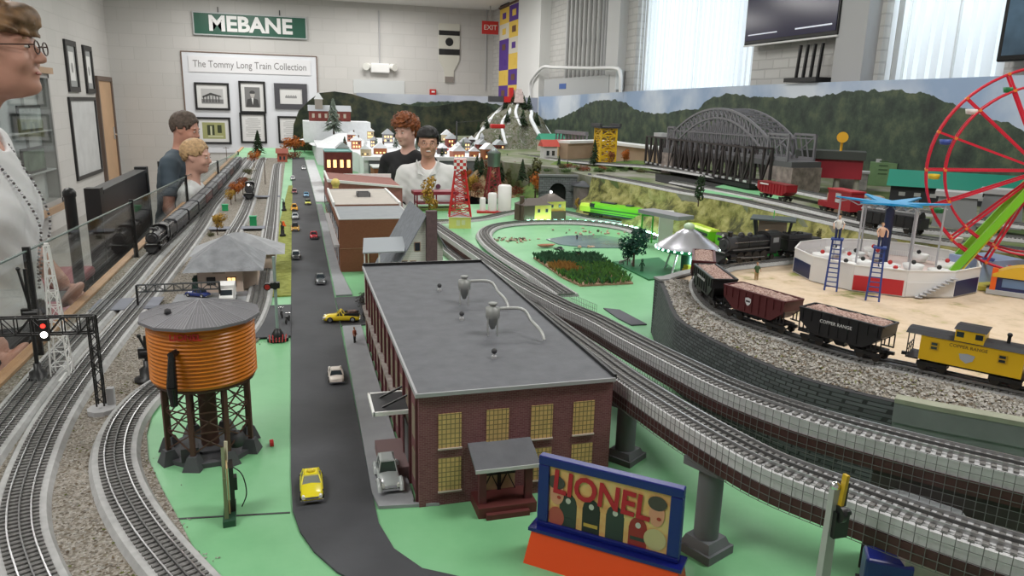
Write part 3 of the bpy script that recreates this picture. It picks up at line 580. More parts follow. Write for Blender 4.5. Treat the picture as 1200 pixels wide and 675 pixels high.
V2 = make_track('elevated_track', px([(492, 252, .04), (513, 267, .05), (560, 299, .06), (607, 331, .08), (660, 360, .10), (700, 378, .12), (740, 400, .14), (800, 431, .17), (860, 460, .185), (930, 486, .195), (1000, 507, .195), (1100, 533, .195), (1200, 557, .195), (1330, 590, .195)]), 'upper elevated track sweeping past the stone retaining wall', kind='via')
LP = make_track('loop_track', px([(664, 348, .075), (625, 322, .05), (590, 300, .02), (572, 285, .01), (568, 274, .006), (582, 266, .004), (620, 262, .004), (680, 262, .004), (730, 268, .004), (765, 280, .004)]), 'track branching off and looping around behind the pond', kind='flat')
L2 = make_track('loop_track', px([(500, 262, .0), (560, 258, .0), (600, 250, .0), (640, 247, .0), (700, 258, .0), (760, 268, .0), (800, 280, .0), (850, 298, .0), (930, 320, .0)]), 'track in front of the tunnel portal under the green locomotive', kind='flat')
PZ = .16
OT = make_track('curved_track', px([(930, 296, PZ), (880, 306, PZ), (840, 318, PZ), (822, 334, PZ), (830, 356, PZ), (862, 378, PZ), (930, 402, PZ), (1000, 424, PZ), (1060, 436, PZ), (1130, 452, PZ), (1200, 467, PZ), (1300, 488, PZ)]), 'curved track on the gravel plateau carrying the ore hoppers and yellow caboose', kind='flat', bw=.032)
RZ = .22
R1 = make_track('upper_track', px([(702, 207, RZ), (760, 218, RZ), (800, 226, RZ), (860, 236, RZ), (931, 252, RZ), (1020, 272, RZ), (1060, 279, RZ), (1110, 286, RZ), (1200, 297, RZ), (1290, 308, RZ)]), 'front track on the ledge above the yellow green cliff', kind='flat')
R2 = make_track('upper_track', px([(790, 215, RZ), (840, 224, RZ), (900, 236, RZ), (960, 250, RZ), (1040, 268, RZ), (1120, 275, RZ), (1200, 283, RZ), (1290, 292, RZ)]), 'second ledge track carrying the red hopper and red crane car', kind='flat')
R3 = make_track('upper_track', px([(560, 176, .2), (600, 181, .2), (660, 189, .22), (720, 194, .24), (765, 197, .25), (830, 207, .25), (890, 217, .25), (950, 229, .25), (1040, 246, .25), (1120, 256, .25), (1200, 267, .25), (1290, 277, .25)]), 'rear ledge track passing through the dark truss bridge', kind='flat')
def off(path, d, step=1, z=None):
    out = []
    for i in range(0, len(path), step):
        t = tangent(path, i); L = Vector((t.y, -t.x, 0)).normalized(); p = path[i]+L*d; out.append((p.x, p.y, p.z if z is None else z))
    return out
gs = MB()
ledg = mat('led_green_white', (.45, 1, .8), .4, emit=12)
for p in off(LP, -.05, 3):
    if p[0] > 1.25: gs.cbox((p[0], p[1], .012), (.02, .012, .008))
tag(gs.build('led_strip', ledg), 'glowing green white light strip along the back of the loop track', 'light strip')
PM = mat('pier_grey', (.13, .14, .15), .7)
pi_ = thing('viaduct_pier', (0, 0, 0), 0, 'round grey pier with a square foot under the lower viaduct, right of the billboard', 'pier')
MB().cbox((0, 0, .006), (.06, .06, .012)).taper((0, 0, .012), (.052, .052), (.042, .042), .012).build('foot', PM, pi_)
MB().cyl((0, 0, .02), (0, 0, .130), .0185, n=18).build('column', PM, pi_); MB().cbox((0, 0, .132), (.06, .06, .012)).build('cap', PM, pi_)
def v_at(path, x=None, y=None):
    return min(path, key=lambda p: abs(p.y-y) if x is None else abs(p.x-x))
k = 0
for path, yy, lab in ((V1, .87, None), (V1, 1.19, 'grey viaduct pier half hidden behind the warehouse corner')):
    p = v_at(path, y=yy); zt = p.z-.032
    if k == 0: pi_.location = (p.x, p.y, 0); pi_.rotation_euler.z = .4; pi_.scale = (1, 1, zt/.138)
    else: dup(pi_, (p.x, p.y, 0), .4+k*.2, lab, scale=(1, 1, zt/.138))
    k += 1
i_ = V2.index(v_at(V2, y=.80)); rs_p = [Vector((p[0], p[1], p[2])) for p in off(V2, -.002)[i_:]]; m = MB()
m.sweep(rs_p, [(-.022, -.2), (-.022, -.0322), (.026, -.0322), (.026, -.2)])
m.v = [(v[0], v[1], max(0, v[2])) for v in m.v]; tag(m.build('viaduct_riser', mat('riser_dark_brown', (.045, .038, .035), .8, var=.3, vscale=8)), 'dark brown riser board standing under the upper viaduct', 'riser')
WIRE = mat('wire_mesh', (.16, .16, .16), .5, .3)
def mesh_fence(path, d, z0, z1, i0, i1, label, sp=.0125):
    P = [Vector(p) for p in off(path, d)][i0:i1]; m = MB(); r = .00034
    for p in P: m.bar(p+Vector((0, 0, z0)), p+Vector((0, 0, z1)), r*2, r*2, up=Vector((0, 1, 0)))
    n = int(round((z1-z0)/sp))
    for k in range(n+1):
        zz = Vector((0, 0, z0+(z1-z0)*k/n))
        for a, b in zip(P[:-1], P[1:]): m.bar(a+zz, b+zz, r*2, r*2)
    return tag(m.build('wire_fence', WIRE), label, 'fence')
n1 = len(V1); n2 = len(V2); iA = V1.index(v_at(V1, y=2.6)); iB = V2.index(v_at(V2, y=2.6))
mesh_fence(V1, .0365, -.033, .017, iA, n1, 'wire mesh fence on the near side of the lower viaduct')
mesh_fence(V2, .0365, -.075, .013, iB, n2, 'wire mesh fence between the two viaducts, against the upper one')
i0 = V2.index(v_at(V2, y=2.35)); i1 = V2.index(v_at(V2, y=1.80))
mesh_fence(V2, -.06, -.03, .02, i0, i1, 'low wire mesh fence on the green board in front of the grey mat')
wallpx = [(835, 316), (803, 322), (776, 330), (783, 344), (793, 368), (805, 381), (850, 406), (933, 441), (1047, 471), (1200, 500), (1340, 528)]
wp = [(*G(p[0], p[1], PZ)[:2], 0) for p in wallpx]
ws = smoothpath(wp[2:], .02); ws = [Vector((p.x, p.y, 0)) for p in ws]
backpx = [(1400, 330), (1200, 312), (1050, 280), (980, 266), (900, 262), (860, 285)]
plat = [(p.x, p.y) for p in ws]+[(3.3, .3)]+[(3.3, 2.6)]+[(G(*p, .17)[0], G(*p, .17)[1]) for p in ((1060, 272), (990, 262), (930, 268), (880, 286), (850, 300))]+[(wp[0][0], wp[0][1]), (wp[1][0], wp[1][1])]
rp = thing('raised_plateau', (0, 0, 0), 0, 'raised gravel and sand plateau carrying the amusement rides', 'terrain')
MB().prism(plat, 0, PZ-.002).build('plateau_core', mat_mix('sandy_ground', [(.22, .24, .07), (.62, .48, .33), (.70, .56, .42), (.60, .47, .33), (.30, .32, .08)], 7, .95, .2, 'noise'), rp)
gi = off(OT, .055, 1, PZ); 
outer = [(p.x, p.y, PZ) for p in ws]
vs = []; N_ = 90
def resamp(path, n):
    path = [Vector(p) for p in path]; L = [0]
    for a, b in zip(path[:-1], path[1:]): L.append(L[-1]+(b-a).length)
    out = []
    for k in range(n):
        s = L[-1]*k/(n-1); j = max(i for i in range(len(L)) if L[i] <= s+1e-9); j = min(j, len(path)-2); t = (s-L[j])/max(1e-9, L[j+1]-L[j]); out.append(path[j]+(path[j+1]-path[j])*t)
    return out
iL = min(range(len(OT)), key=lambda i: (OT[i]-Vector(outer[0])).length)
inner = resamp([tuple(p+Vector((0, 0, .001))) for p in OT[iL:]], N_); outr = resamp(outer, N_)
m = MB(); rows = 5
for k in range(N_):
    for j in range(rows+1):
        t = j/rows; p = outr[k].lerp(inner[k], t); z = PZ+.012*(sin(t*pi)**.7)*.5+.002; vs.append((p.x, p.y, z+.002*mesh_noise((p.x, p.y, 0), 60)))
m.add(vs, [(k*(rows+1)+j, (k+1)*(rows+1)+j, (k+1)*(rows+1)+j+1, k*(rows+1)+j+1) for k in range(N_-1) for j in range(rows)], 0, True)
m.build('gravel_shoulder', GRAVEL, rp)
shoulder = [(p.x, p.y) for p in outr]+[(p.x, p.y) for p in reversed(inner)]
ic = min(range(len(ws)), key=lambda i: (ws[i]-Vector((*G(1047, 471, PZ)[:2], 0))).length)
WST = mat_brick('dark_stone_courses', (.075, .078, .088), (.125, .13, .145), (.03, .03, .034), .017, .0078, .14, .75, 1.0)
rw = thing('retaining_wall', ws[0], 0, 'dark stone retaining wall curving along the gravel plateau', 'wall')
o = ws[0]; seg = [p-o for p in ws[:ic+1]]
MB().sweep(seg, [(-.002, 0), (-.002, PZ+.004), (.012, PZ+.004), (.02, 0)]).build('stone_face', WST, rw)
bk = [Vector((wp[i][0], wp[i][1], 0))-o for i in (2, 1, 0)]
MB().sweep(bk, [(-.012, 0), (-.012, PZ+.004), (.012, PZ+.004), (.012, 0)]).build('back_run', WST, rw)
MB().cbox((0, 0, (PZ+.006)/2), (.032, .035, PZ+.006)).build('corner_pillar', WST, rw); MB().cbox((0, 0, PZ+.009), (.038, .04, .006)).sweep([p+Vector((0, 0, PZ+.004)) for p in bk], [(-.016, 0), (-.016, .006), (.016, .006), (.016, 0)]).build('cap_stone', mat('cap_grey', (.28, .28, .28), .8), rw)
cw = thing('concrete_portal_wall', ws[ic], 0, 'smooth grey concrete wall section with a dark arch at the right', 'wall')
o = ws[ic]; seg = [p-o for p in ws[ic:]]; CON = mat('concrete_grey', (.20, .21, .22), .8, var=.1, vscale=20)
MB().sweep(seg, [(.0, 0), (.0, PZ+.006), (.018, PZ+.006), (.018, PZ-.03), (.012, PZ-.03), (.012, 0)]).build('concrete_face', CON, cw)
MB().sweep([p+Vector((0, 0, PZ+.006)) for p in seg], [(-.006, 0), (-.006, .008), (.02, .008), (.02, 0)]).build('coping', mat('coping_green_grey', (.30, .31, .24), .8, var=.15), cw)
ia = min(range(len(ws)), key=lambda i: (ws[i]-Vector((*G(1130, 540, .08)[:2], 0))).length); ia = min(max(ia, ic+6), len(ws)-8)
c0 = ws[ia-4]-o; c1 = ws[ia+4]-o; dd = (c1-c0).normalized(); nn = Vector((dd.y, -dd.x, 0)); cc = (c0+c1)/2+nn*.0125; m = MB(); vs = [cc+dd*(.075*cos(t))+Vector((0, 0, .035+.075*sin(t)))+nn*.0015 for t in [pi*i/16 for i in range(17)]]
vs = [cc+dd*.075+nn*.0015]+vs+[cc-dd*.075+nn*.0015]; m.add(vs, [tuple(range(len(vs)))]); m.build('dark_arch', mat('arch_dark', (.01, .01, .01), .9), cw)
def nearTR(x, y):
    for P, w in TR:
        for i in range(0, len(P), 3):
            if abs(P[i].x-x) < w and abs(P[i].y-y) < .04 and hypot(P[i].x-x, P[i].y-y) < w: return True
    return False
balx = [p[0] for p in balpts]
def genA():
    y = TY0+.3+(3.6-TY0-.3)*random.random()**1.8; x = random.uniform(TX0+.01, -.05)
    if not inpoly(x, y, balpts) or nearTR(x, y): return None
    return x, y
stones('ballast_stones', 15000, genA, .0012, .0032, 'loose pale and brown ballast stones between the left hand tracks', lambda x, y: .004)
def genE():
    x = random.uniform(-.28, .02); y = random.uniform(.8, 2.1)
    q = min((hypot(x-a[0], y-a[1]) for a in balpts[2:13]))
    if q > random.random()**2*.035 or nearTR(x, y): return None
    return x, y
stones('spilled_ballast', 6000, genE, .001, .0025, 'thin scatter of small stones along the edge of the green board near the water tower', lambda x, y: .0005)
bx0, bx1 = min(p[0] for p in shoulder), max(p[0] for p in shoulder); by0, by1 = min(p[1] for p in shoulder), max(p[1] for p in shoulder)
def genS():
    k = random.randrange(N_-1); t = random.random()*.97; u = random.random(); p = outr[k].lerp(outr[k+1], u).lerp(inner[k].lerp(inner[k+1], u), t)
    return p.x, p.y, t
class _: pass
s = MB(); random.seed(5)
for _i in range(9000):
    x, y, t = genS()
    if nearTR(x, y): continue
    if x > 1.9: continue
    r = random.uniform(.0018, .0042); z = PZ+.004+.006*(sin(t*pi)**.7); a = random.uniform(0, 6.28); vs = []
    for dx, dy, dz in ((1, 0, .2), (0, 1, .1), (-1, 0, .15), (0, -1, .25), (.2, .1, .9), (0, 0, -.3)):
        dx *= random.uniform(.6, 1.3); dy *= random.uniform(.6, 1.3); vs.append((x+r*(dx*cos(a)-dy*sin(a)), y+r*(dx*sin(a)+dy*cos(a)), z+r*dz))
    s.add(vs, [(0, 1, 4), (1, 2, 4), (2, 3, 4), (3, 0, 4), (1, 0, 5), (2, 1, 5), (3, 2, 5), (0, 3, 5)], random.choices([0, 1, 2, 3], [6, 2, 5, .4])[0])
o = s.build('ballast_stones', [STONE1, STONE2, STONE3, MOSS]); tag(o, 'crushed grey stones on the shoulder between the retaining wall and ore train', 'gravel', kind='stuff')
ROCKY = mat_mix('mossy_rock_face', [(.03, .03, .015), (.10, .10, .03), (.24, .23, .07), (.36, .34, .14), (.10, .12, .04)], 12, .95, .8, 'noise')
TURF = mat_mix('hill_turf', [(.05, .09, .02), (.11, .19, .04), (.20, .22, .07)], 8, .95, .4, 'noise')
ridgeF = [Vector(p) for p in off(R1, .05, 4, RZ)]
up = [(p.x, p.y) for p in ridgeF]+[(3.5, .9), (3.5, 10.75), (1.75, 10.75), (1.75, 7.0), (1.55, 5.6), (1.8, 5.1)]
ut = thing('upper_terrain', (0, 0, 0), 0, 'raised back terrain with turf and roadbed behind the cliff edge', 'terrain')
MB().prism(up, .0, RZ-.001).build('terrain_core', mat_mix('upper_ground', [(.06, .11, .03), (.11, .15, .05), (.21, .21, .16), (.29, .28, .26)], 3, .95, .3, 'noise'), ut)
MB().prism([(*G(p[0], p[1], RZ)[:2],) for p in ((818, 226), (840, 219), (866, 213), (925, 229), (905, 236), (868, 233))], RZ, RZ+.004).build('green_patch', GREEN, ut)
cf = MB(); vs = []; cols = len(ridgeF); rws = 9
for i, p in enumerate(ridgeF):
    t = tangent(ridgeF, i); L = Vector((t.y, -t.x, 0)).normalized()
    for j in range(rws+1):
        u = j/rws; o_ = .10*u**1.3+.028*mesh_noise((p.x, p.y, u), 9)*(1 if 0 < j else 0)+.02*mesh_noise((p.x, p.y, u), 28, 4)*(1 if j else 0)
        vs.append(p+L*o_+Vector((0, 0, -(RZ+.0)*u+(.01*mesh_noise((p.x, p.y, u*3), 20) if 0 < j < rws else 0))))
cf.add(vs, [(i*(rws+1)+j, (i+1)*(rws+1)+j, (i+1)*(rws+1)+j+1, i*(rws+1)+j+1) for i in range(cols-1) for j in range(rws)], 0, True)
tag(cf.build('rock_cliff', ROCKY), 'yellow green mossy rock cliff below the ledge tracks', 'cliff')
def mound(name, c, r, h, m, label, cat='hill', seed=0, n=28, rough=.18, flat=1.0):
    s = MB(); vs = [(0, 0, h)]; R = 9
    for j in range(1, R+1):
        u = j/R
        for i in range(n):
            a = 2*pi*i/n; k = 1+rough*mesh_noise((cos(a)*2, sin(a)*2, seed), 1.3); rr = u*k
            z = h*(.5+.5*cos(pi*min(1, u)))**flat+h*rough*.5*mesh_noise((cos(a)*u*3+seed, sin(a)*u*3, 0), 2.5)*(1-u)
            vs.append((cos(a)*r[0]*rr, sin(a)*r[1]*rr, max(0, z) if j < R else 0))
    fs = [(0, 1+i, 1+(i+1) % n) for i in range(n)]+[(1+(j-1)*n+i, 1+j*n+i, 1+j*n+(i+1) % n, 1+(j-1)*n+(i+1) % n) for j in range(1, R) for i in range(n)]
    s.add(vs, fs, 0, True); return tag(s.build(name, m, loc=c), label, cat)
g = G(655, 225, .1)
mound('grassy_hill', (1.95, 5.35, .0), (.42, .5), .245, TURF, 'green turf hill rising over the tunnel portal', seed=3)
mound('grassy_hill', (2.45, 5.15, RZ-.002), (.42, .3), .05, TURF, 'low green turf mound left of the dark truss bridge', seed=8)
mound('scrub_hill', (1.47, 5.75, .0), (.28, .65), .17, mat_mix('scrub_ground', [(.05, .05, .02), (.20, .10, .04), (.30, .22, .12), (.12, .14, .05)], 20, .95, .6, 'noise'), 'brown scrubby slope covered with autumn trees left of the portal', seed=2, rough=.3)
BRK = mat_brick('maroon_brick', (.15, .048, .058), (.20, .075, .085), (.26, .15, .15), .008, .0032, .10, .8, .3)
BRK2 = mat('maroon_trim', (.11, .03, .035), .7, var=.2)
AMB = bpy.data.materials.new('amber_paned_window'); AMB.use_nodes = True; nt = AMB.node_tree; b_ = nt.nodes['Principled BSDF']; b_.inputs['Roughness'].default_value = .5
tc = nt.nodes.new('ShaderNodeTexCoord'); s_ = nt.nodes.new('ShaderNodeSeparateXYZ'); nt.links.new(tc.outputs['Object'], s_.inputs[0]); ad = nt.nodes.new('ShaderNodeMath'); ad.operation = 'ADD'
nt.links.new(s_.outputs[0], ad.inputs[0]); nt.links.new(s_.outputs[1], ad.inputs[1]); cb = nt.nodes.new('ShaderNodeCombineXYZ'); nt.links.new(ad.outputs[0], cb.inputs[0]); nt.links.new(s_.outputs[2], cb.inputs[1])
br = nt.nodes.new('ShaderNodeTexBrick'); br.offset = 0; br.inputs['Color1'].default_value = (.66, .45, .18, 1); br.inputs['Color2'].default_value = (.54, .37, .15, 1); br.inputs['Mortar'].default_value = (.20, .15, .07, 1)
br.inputs['Scale'].default_value = 1; br.inputs['Brick Width'].default_value = .0072; br.inputs['Row Height'].default_value = .0085; br.inputs['Mortar Size'].default_value = .0008
nt.links.new(cb.outputs[0], br.inputs['Vector']); nt.links.new(br.outputs['Color'], b_.inputs['Base Color'])
ROOF = mat('tar_roof', (.125, .13, .145), .75, var=.12, vscale=30, bump=.06, bscale=300)
wx0, wx1, wy0, wy1, wh = .172, .507, 1.10, 2.06, .199
WH = thing('brick_warehouse', (wx0, wy0, 0), 0, 'large maroon brick warehouse with flat grey roof and amber windows in the foreground', 'building')
Wd, Dp = wx1-wx0, wy1-wy0
MB().box(0, Wd, 0, Dp, 0, wh).build('walls', BRK, WH)
MB().box(-.002, Wd+.002, -.003, Dp+.002, wh, wh+.003).build('roof_slab', ROOF, WH)
m = MB(); m.box(-.004, Wd+.004, Dp, Dp+.006, wh, wh+.011).box(Wd, Wd+.005, -.003, Dp, wh, wh+.009); m.build('roof_parapet', BLACK, WH)
MB().box(-.006, -.002, -.003, Dp, wh-.004, wh+.0045).box(-.006, Wd+.002, -.006, -.003, wh-.003, wh+.0035).build('roof_edging', mat('edging_grey', (.36, .36, .38), .6), WH)
def win(parent, x0, x1, z0, z1, m, y=-.0, fr=BRK2, lab=None):
    o = MB().box(x0, x1, y-.0015, y+.001, z0, z1).build('window', m, parent)
    MB().box(x0-.001, x1+.001, y-.004, y, z0-.0025, z0).build('sill', mat('sill_pale', (.45, .38, .34), .7), o)
    return o
for r_, (z0, z1) in enumerate(((.103, .163), (.026, .085))):
    for c_, f0 in enumerate((.095, .335, .565, .79)):
        if r_ == 1 and c_ == 1: continue
        win(WH, f0*Wd, (f0+.113)*Wd, z0, z1, AMB)
SW = mat('side_window', (.26, .22, .15), .5, var=.2, vscale=50)
for k in range(13):
    y0 = .03+k*.073
    MB().box(-.0015, .001, y0, y0+.034, .105, .16).build('window', SW, WH)
    if not (1 <= k <= 2): MB().box(-.0015, .001, y0, y0+.034, .03, .082).build('window', SW, WH)
    MB().box(-.004, 0, y0-.02, y0-.012, 0, wh-.006).build('buttress', BRK2, WH)
MB().box(-.010, 0, .22, Dp-.02, .088, .096).build('stone_ledge', mat('ledge_stone', (.34, .30, .28), .9, var=.3, vscale=80), WH)
po = MB(); px0, px1 = .265*Wd, .54*Wd
MB().box(px0-.002, px1+.004, -.058, 0, 0, .018).box(px0+.01, px1-.01, -.066, -.058, 0, .009).build('porch_step', mat('porch_maroon', (.10, .022, .02), .6), WH)
MB().box(px0+.002, px0+.014, -.044, -.034, .018, .085).build('porch_post', BRK2, WH); MB().box(px1-.012, px1, -.044, -.034, .018, .085).build('porch_post', BRK2, WH)
MB().add([(px0-.008, -.058, .082), (px1+.008, -.058, .082), (px1+.008, 0, .102), (px0-.008, 0, .102), (px0-.008, -.058, .087), (px1+.008, -.058, .087), (px1+.008, 0, .107), (px0-.008, 0, .107)], [(0, 3, 2, 1), (4, 5, 6, 7), (0, 1, 5, 4), (1, 2, 6, 5), (2, 3, 7, 6), (3, 0, 4, 7)]).build('porch_canopy', ROOF, WH)
MB().box(px0-.008, px1+.008, -.060, -.058, .081, .087).build('canopy_edge', mat('edging_pale', (.5, .52, .52), .6), WH)
dw = MB().box(px0+.018, px1-.018, -.002, 0, .018, .08).build('freight_door', mat('door_pane_tan', (.45, .33, .19), .5), WH); m = MB()
xa, xb = px0+.018, px1-.018; xm = (xa+xb)/2
for q in (((xa, .018), (xm, .08)), ((xm, .018), (xa, .08)), ((xm, .018), (xb, .08)), ((xb, .018), (xm, .08))): m.bar((q[0][0], -.004, q[0][1]), (q[1][0], -.004, q[1][1]), .0018)
m.box(xm-.003, xm+.003, -.005, -.003, .018, .08).box(xa, xb, -.005, -.003, .046, .05); m.build('door_bracing', BLACK, dw)
MB().box(-.062, 0, .10, .185, .128, .132).build('loading_canopy', DGREY, WH); m = MB()
m.box(-.064, -.060, .096, .19, .1265, .1335).box(-.062, 0, .096, .1, .1265, .1335).box(-.062, 0, .185, .19, .1265, .1335); m.build('canopy_edge', WHITE, WH)
for yy in (.12, .165): MB().bar((-.045, yy, .132), (0, yy, .152), .003).build('canopy_strut', BLACK, WH)
MB().box(-.05, 0, .10, .22, 0, .024).build('loading_platform', mat('platform_mauve', (.20, .13, .13), .8), WH); MB().box(-.002, .001, .115, .17, .024, .095).build('loading_door', MGREY, WH)
PIPE = mat('duct_grey', (.45, .46, .45), .4, .3)
def roofpt(px_, py_): q = G(px_, py_, wh+.003); return q.x-wx0, q.y-wy0
for (bx, by) in (roofpt(544, 356), roofpt(577, 392)):
    cy = bpy.data.objects.new('dust_cyclone', None)
    c = MB().lathe([(0, .012), (.004, .012), (.0135, .036), (.0145, .038), (.0145, .056), (.006, .058), (.006, .062), (.009, .063), (.009, .066), (0, .066)], (bx, by, wh+.003), 16).build('dust_cyclone', mat('cyclone_grey', (.30, .31, .30), .5, .3), WH)
    m = MB()
    for a in range(4): m.bar((bx+.0135*cos(a*pi/2+.6), by+.0135*sin(a*pi/2+.6), wh+.003), (bx+.0135*cos(a*pi/2+.6), by+.0135*sin(a*pi/2+.6), wh+.043), .002)
    m.build('cyclone_legs', PIPE, c)
    z = wh+.056; m = MB(); m.tube(smoothpath([(bx+.01, by, z), (bx+.04, by-.004, z+.001), (bx+.062, by-.012, z-.002), (bx+.072, by-.026, z-.02), (bx+.083, by-.06, wh+.022), (bx+.086, by-.075, wh+.003)], .008), .0035, 8); m.build('duct_pipe', PIPE, c)
for (a, b2) in ((515, 341), (541, 375), (579, 420)):
    bx, by = roofpt(a, b2); v = MB().cyl((bx, by, wh+.003), (bx, by, wh+.008), .005, n=10).cyl((bx, by, wh+.008), (bx, by, wh+.014), .0018, n=8).build('roof_vent', LGREY, WH)
    MB().sph((bx, by, wh+.017), .0055, 10).build('vent_ball', DGREY, v)
def block(name, x0, x1, y0, y1, h, wallm, roofm, label, rim=WHITE, rimh=.008, wins=(), cat='building', parapet=.006, wm=None):
    t = thing(name, (x0, y0, 0), 0, label, cat); w_, d_ = x1-x0, y1-y0
    MB().box(0, w_, 0, d_, 0, h).build('walls', wallm, t); MB().box(.002, w_-.002, .002, d_-.002, h, h+.002).build('roof', roofm, t)
    m = MB(); p = parapet; m.box(-.001, w_+.001, -.001, p, h, h+rimh).box(-.001, w_+.001, d_-p, d_+.001, h, h+rimh).box(-.001, p, p, d_-p, h, h+rimh).box(w_-p, w_+.001, p, d_-p, h, h+rimh)
    m.build('parapet', rim, t)
    for (fx0, fx1, z0, z1) in wins: MB().box(fx0*w_, fx1*w_, -.0015, 0, z0, z1).build('window', wm or GLASSD, t)
    return t
RUST = mat_brick('brown_block', (.20, .075, .035), (.23, .09, .045), (.15, .06, .035), .006, .0025, .1, .85, .1)
bb = block('brown_store_building', .150, .436, 2.90, 3.27, .205, RUST, mat('roof_blue_grey', (.27, .29, .31), .7, var=.06), 'rust brown store building with blue grey and beige roof beside the street', rim=LGREY, rimh=.003)
w_ = .286
MB().box(-.002, w_+.002, -.003, 0, .092, .094).build('brick_band', mat('band_tan', (.35, .2, .12), .8), bb); MB().cyl((.108, -.008, 0), (.108, -.008, .1), .0025, n=6).build('downpipe', CREAM, bb)
MB().box(0, w_, .371, .93, 0, .213).build('rear_walls', RUST, bb); MB().box(.004, w_-.004, .375, .926, .213, .215).build('rear_roof', mat('roof_beige', (.48, .44, .40), .8, var=.05), bb)
m = MB(); m.box(-.004, .004, .37, .934, .205, .225).box(w_-.006, w_+.004, .37, .934, .205, .222).box(-.004, w_+.004, .926, .934, .205, .218); m.build('white_parapet', WHITE, bb)
m = MB(); hx, hy = .15, .66; m.box(hx-.03, hx+.03, hy-.04, hy-.036, .215, .235).box(hx-.03, hx+.03, hy+.036, hy+.04, .215, .235).box(hx-.03, hx-.027, hy-.04, hy+.04, .215, .235).box(hx+.027, hx+.03, hy-.04, hy+.04, .215, .235); m.build('roof_hatch', MGREY, bb)
for k in range(6): MB().box(-.002, .001, .05+k*.145, .14+k*.145, .02, .09).build('shop_window', GLASSD, bb); MB().box(-.003, .0, .05+k*.145, .14+k*.145, .12, .17).build('upper_window', GLASSD, bb)
MB().box(-.02, 0, .02, .9, .095, .104).build('storefront_trim', mat('trim_white_grey', (.5, .5, .52), .6), bb)
PINK = mat('pink_brick', (.30, .13, .11), .85, var=.1, vscale=40)
pb = thing('pink_building', (.165, 4.15, 0), 0, 'dusty pink building with a white sloping parapet behind the brown store', 'building')
MB().lside([(0, 0), (.40, 0), (.40, .19), (0, .225)], 0, .55).build('walls', PINK, pb)
m = MB(); m.lside([(-.004, .221), (.404, .186), (.404, .196), (-.004, .236)], -.006, .010).lside([(-.004, .221), (.006, .221), (.006, .236), (-.004, .236)], .01, .55).box(-.004, .404, .54, .55, .19, .215); m.build('white_parapet', WHITE, pb)
MB().box(.006, .396, .010, .54, .186, .190).build('roof', LGREY, pb)
for k in range(4): MB().box(-.002, 0, .05+k*.12, .12+k*.12, .03, .1).build('window', GLASSD, pb)
def pole_sign(loc, col, lab, h=.1, w=.045):
    t = thing('pole_sign', loc, 0, lab, 'sign'); MB().cyl((0, 0, 0), (0, 0, h), .003, n=8).build('post', MGREY, t)
    MB().lathe([(0, -.006), (w*.5, -.004), (w*.5, .004), (0, .006)], (0, 0, h), 16, M=Euler((pi/2, 0, 0)).to_matrix()).box(-w*.35, w*.35, -.004, .004, h-.028, h-.018).build('sign_panel', col, t); return t
block('dark_garage', .17, .50, 4.85, 4.99, .15, mat('garage_dark', (.08, .09, .10), .7), SNOW, 'low dark garage with snowy roof behind the pink building', rim=SNOW)
block('red_brick_hall', .22, .43, 6.02, 6.3, .26, mat('hall_red', (.15, .03, .025), .8, var=.2), mat('teal_roof', (.20, .42, .40), .6), 'dark red hall with a teal flat roof at the end of the street', rim=mat('teal_rim', (.25, .45, .43), .6), rimh=.01, wins=[(.08, .2, .14, .2), (.3, .42, .14, .2), (.55, .67, .14, .2), (.8, .92, .14, .2)], wm=WARM)
cf_ = block('corner_shop', .20, .46, 5.5, 5.7, .10, mat('shop_maroon', (.12, .03, .035), .8), LGREY, 'maroon corner shop with lit windows before the red hall', rim=SNOW, wins=[(.1, .3, .03, .07), (.4, .6, .03, .07), (.7, .9, .03, .07)], wm=WARM)
hs = thing('white_house', (.31, 2.34, 0), 0, 'white clapboard house with steep grey roof and purple brown chimney behind the warehouse', 'building')
CLAP = mat_brick('white_clapboard', (.70, .71, .66), (.74, .75, .70), (.50, .51, .48), 1, .006, .12, .6, .3)
a, b, c = Yp(455, 312, 2.34), Yp(519, 285, 2.34), Yp(499, 253, 2.34)
ax, bx_, ez, rz_ = a.x-.31, b.x-.31, b.z, c.z; cx_ = c.x-.31
ezl = .5*(a.z+ez)
gab = [(ax, 0), (bx_, 0), (bx_, ez), (cx_, rz_), (ax, .085)]
MB().lside(gab, 0, .34).build('walls', CLAP, hs)
m = MB(); HR = mat('shingle_grey', (.22, .24, .27), .8, var=.15, vscale=60)
def slope(m, p, q, y0, y1, th=.005, mi=0):
    m.add([(p[0], y0, p[1]), (q[0], y0, q[1]), (q[0], y1, q[1]), (p[0], y1, p[1]), (p[0], y0, p[1]+th), (q[0], y0, q[1]+th), (q[0], y1, q[1]+th), (p[0], y1, p[1]+th)], [(0, 3, 2, 1), (4, 5, 6, 7), (0, 1, 5, 4), (1, 2, 6, 5), (2, 3, 7, 6), (3, 0, 4, 7)], mi)
sl = (rz_-.085)/(cx_-ax); sr = (rz_-ez)/(bx_-cx_)
slope(m, (ax-.012, .085-.012*sl), (cx_, rz_), -.012, .352); slope(m, (cx_, rz_), (bx_+.012, ez-.012*sr), -.012, .352); m.build('roof', HR, hs)
MB().box(.8*cx_+.2*bx_-.012, .8*cx_+.2*bx_+.022, -.022, 0, 0, rz_+.018).build('chimney', mat('chimney_purple', (.13, .085, .09), .8, var=.15, vscale=90), hs)
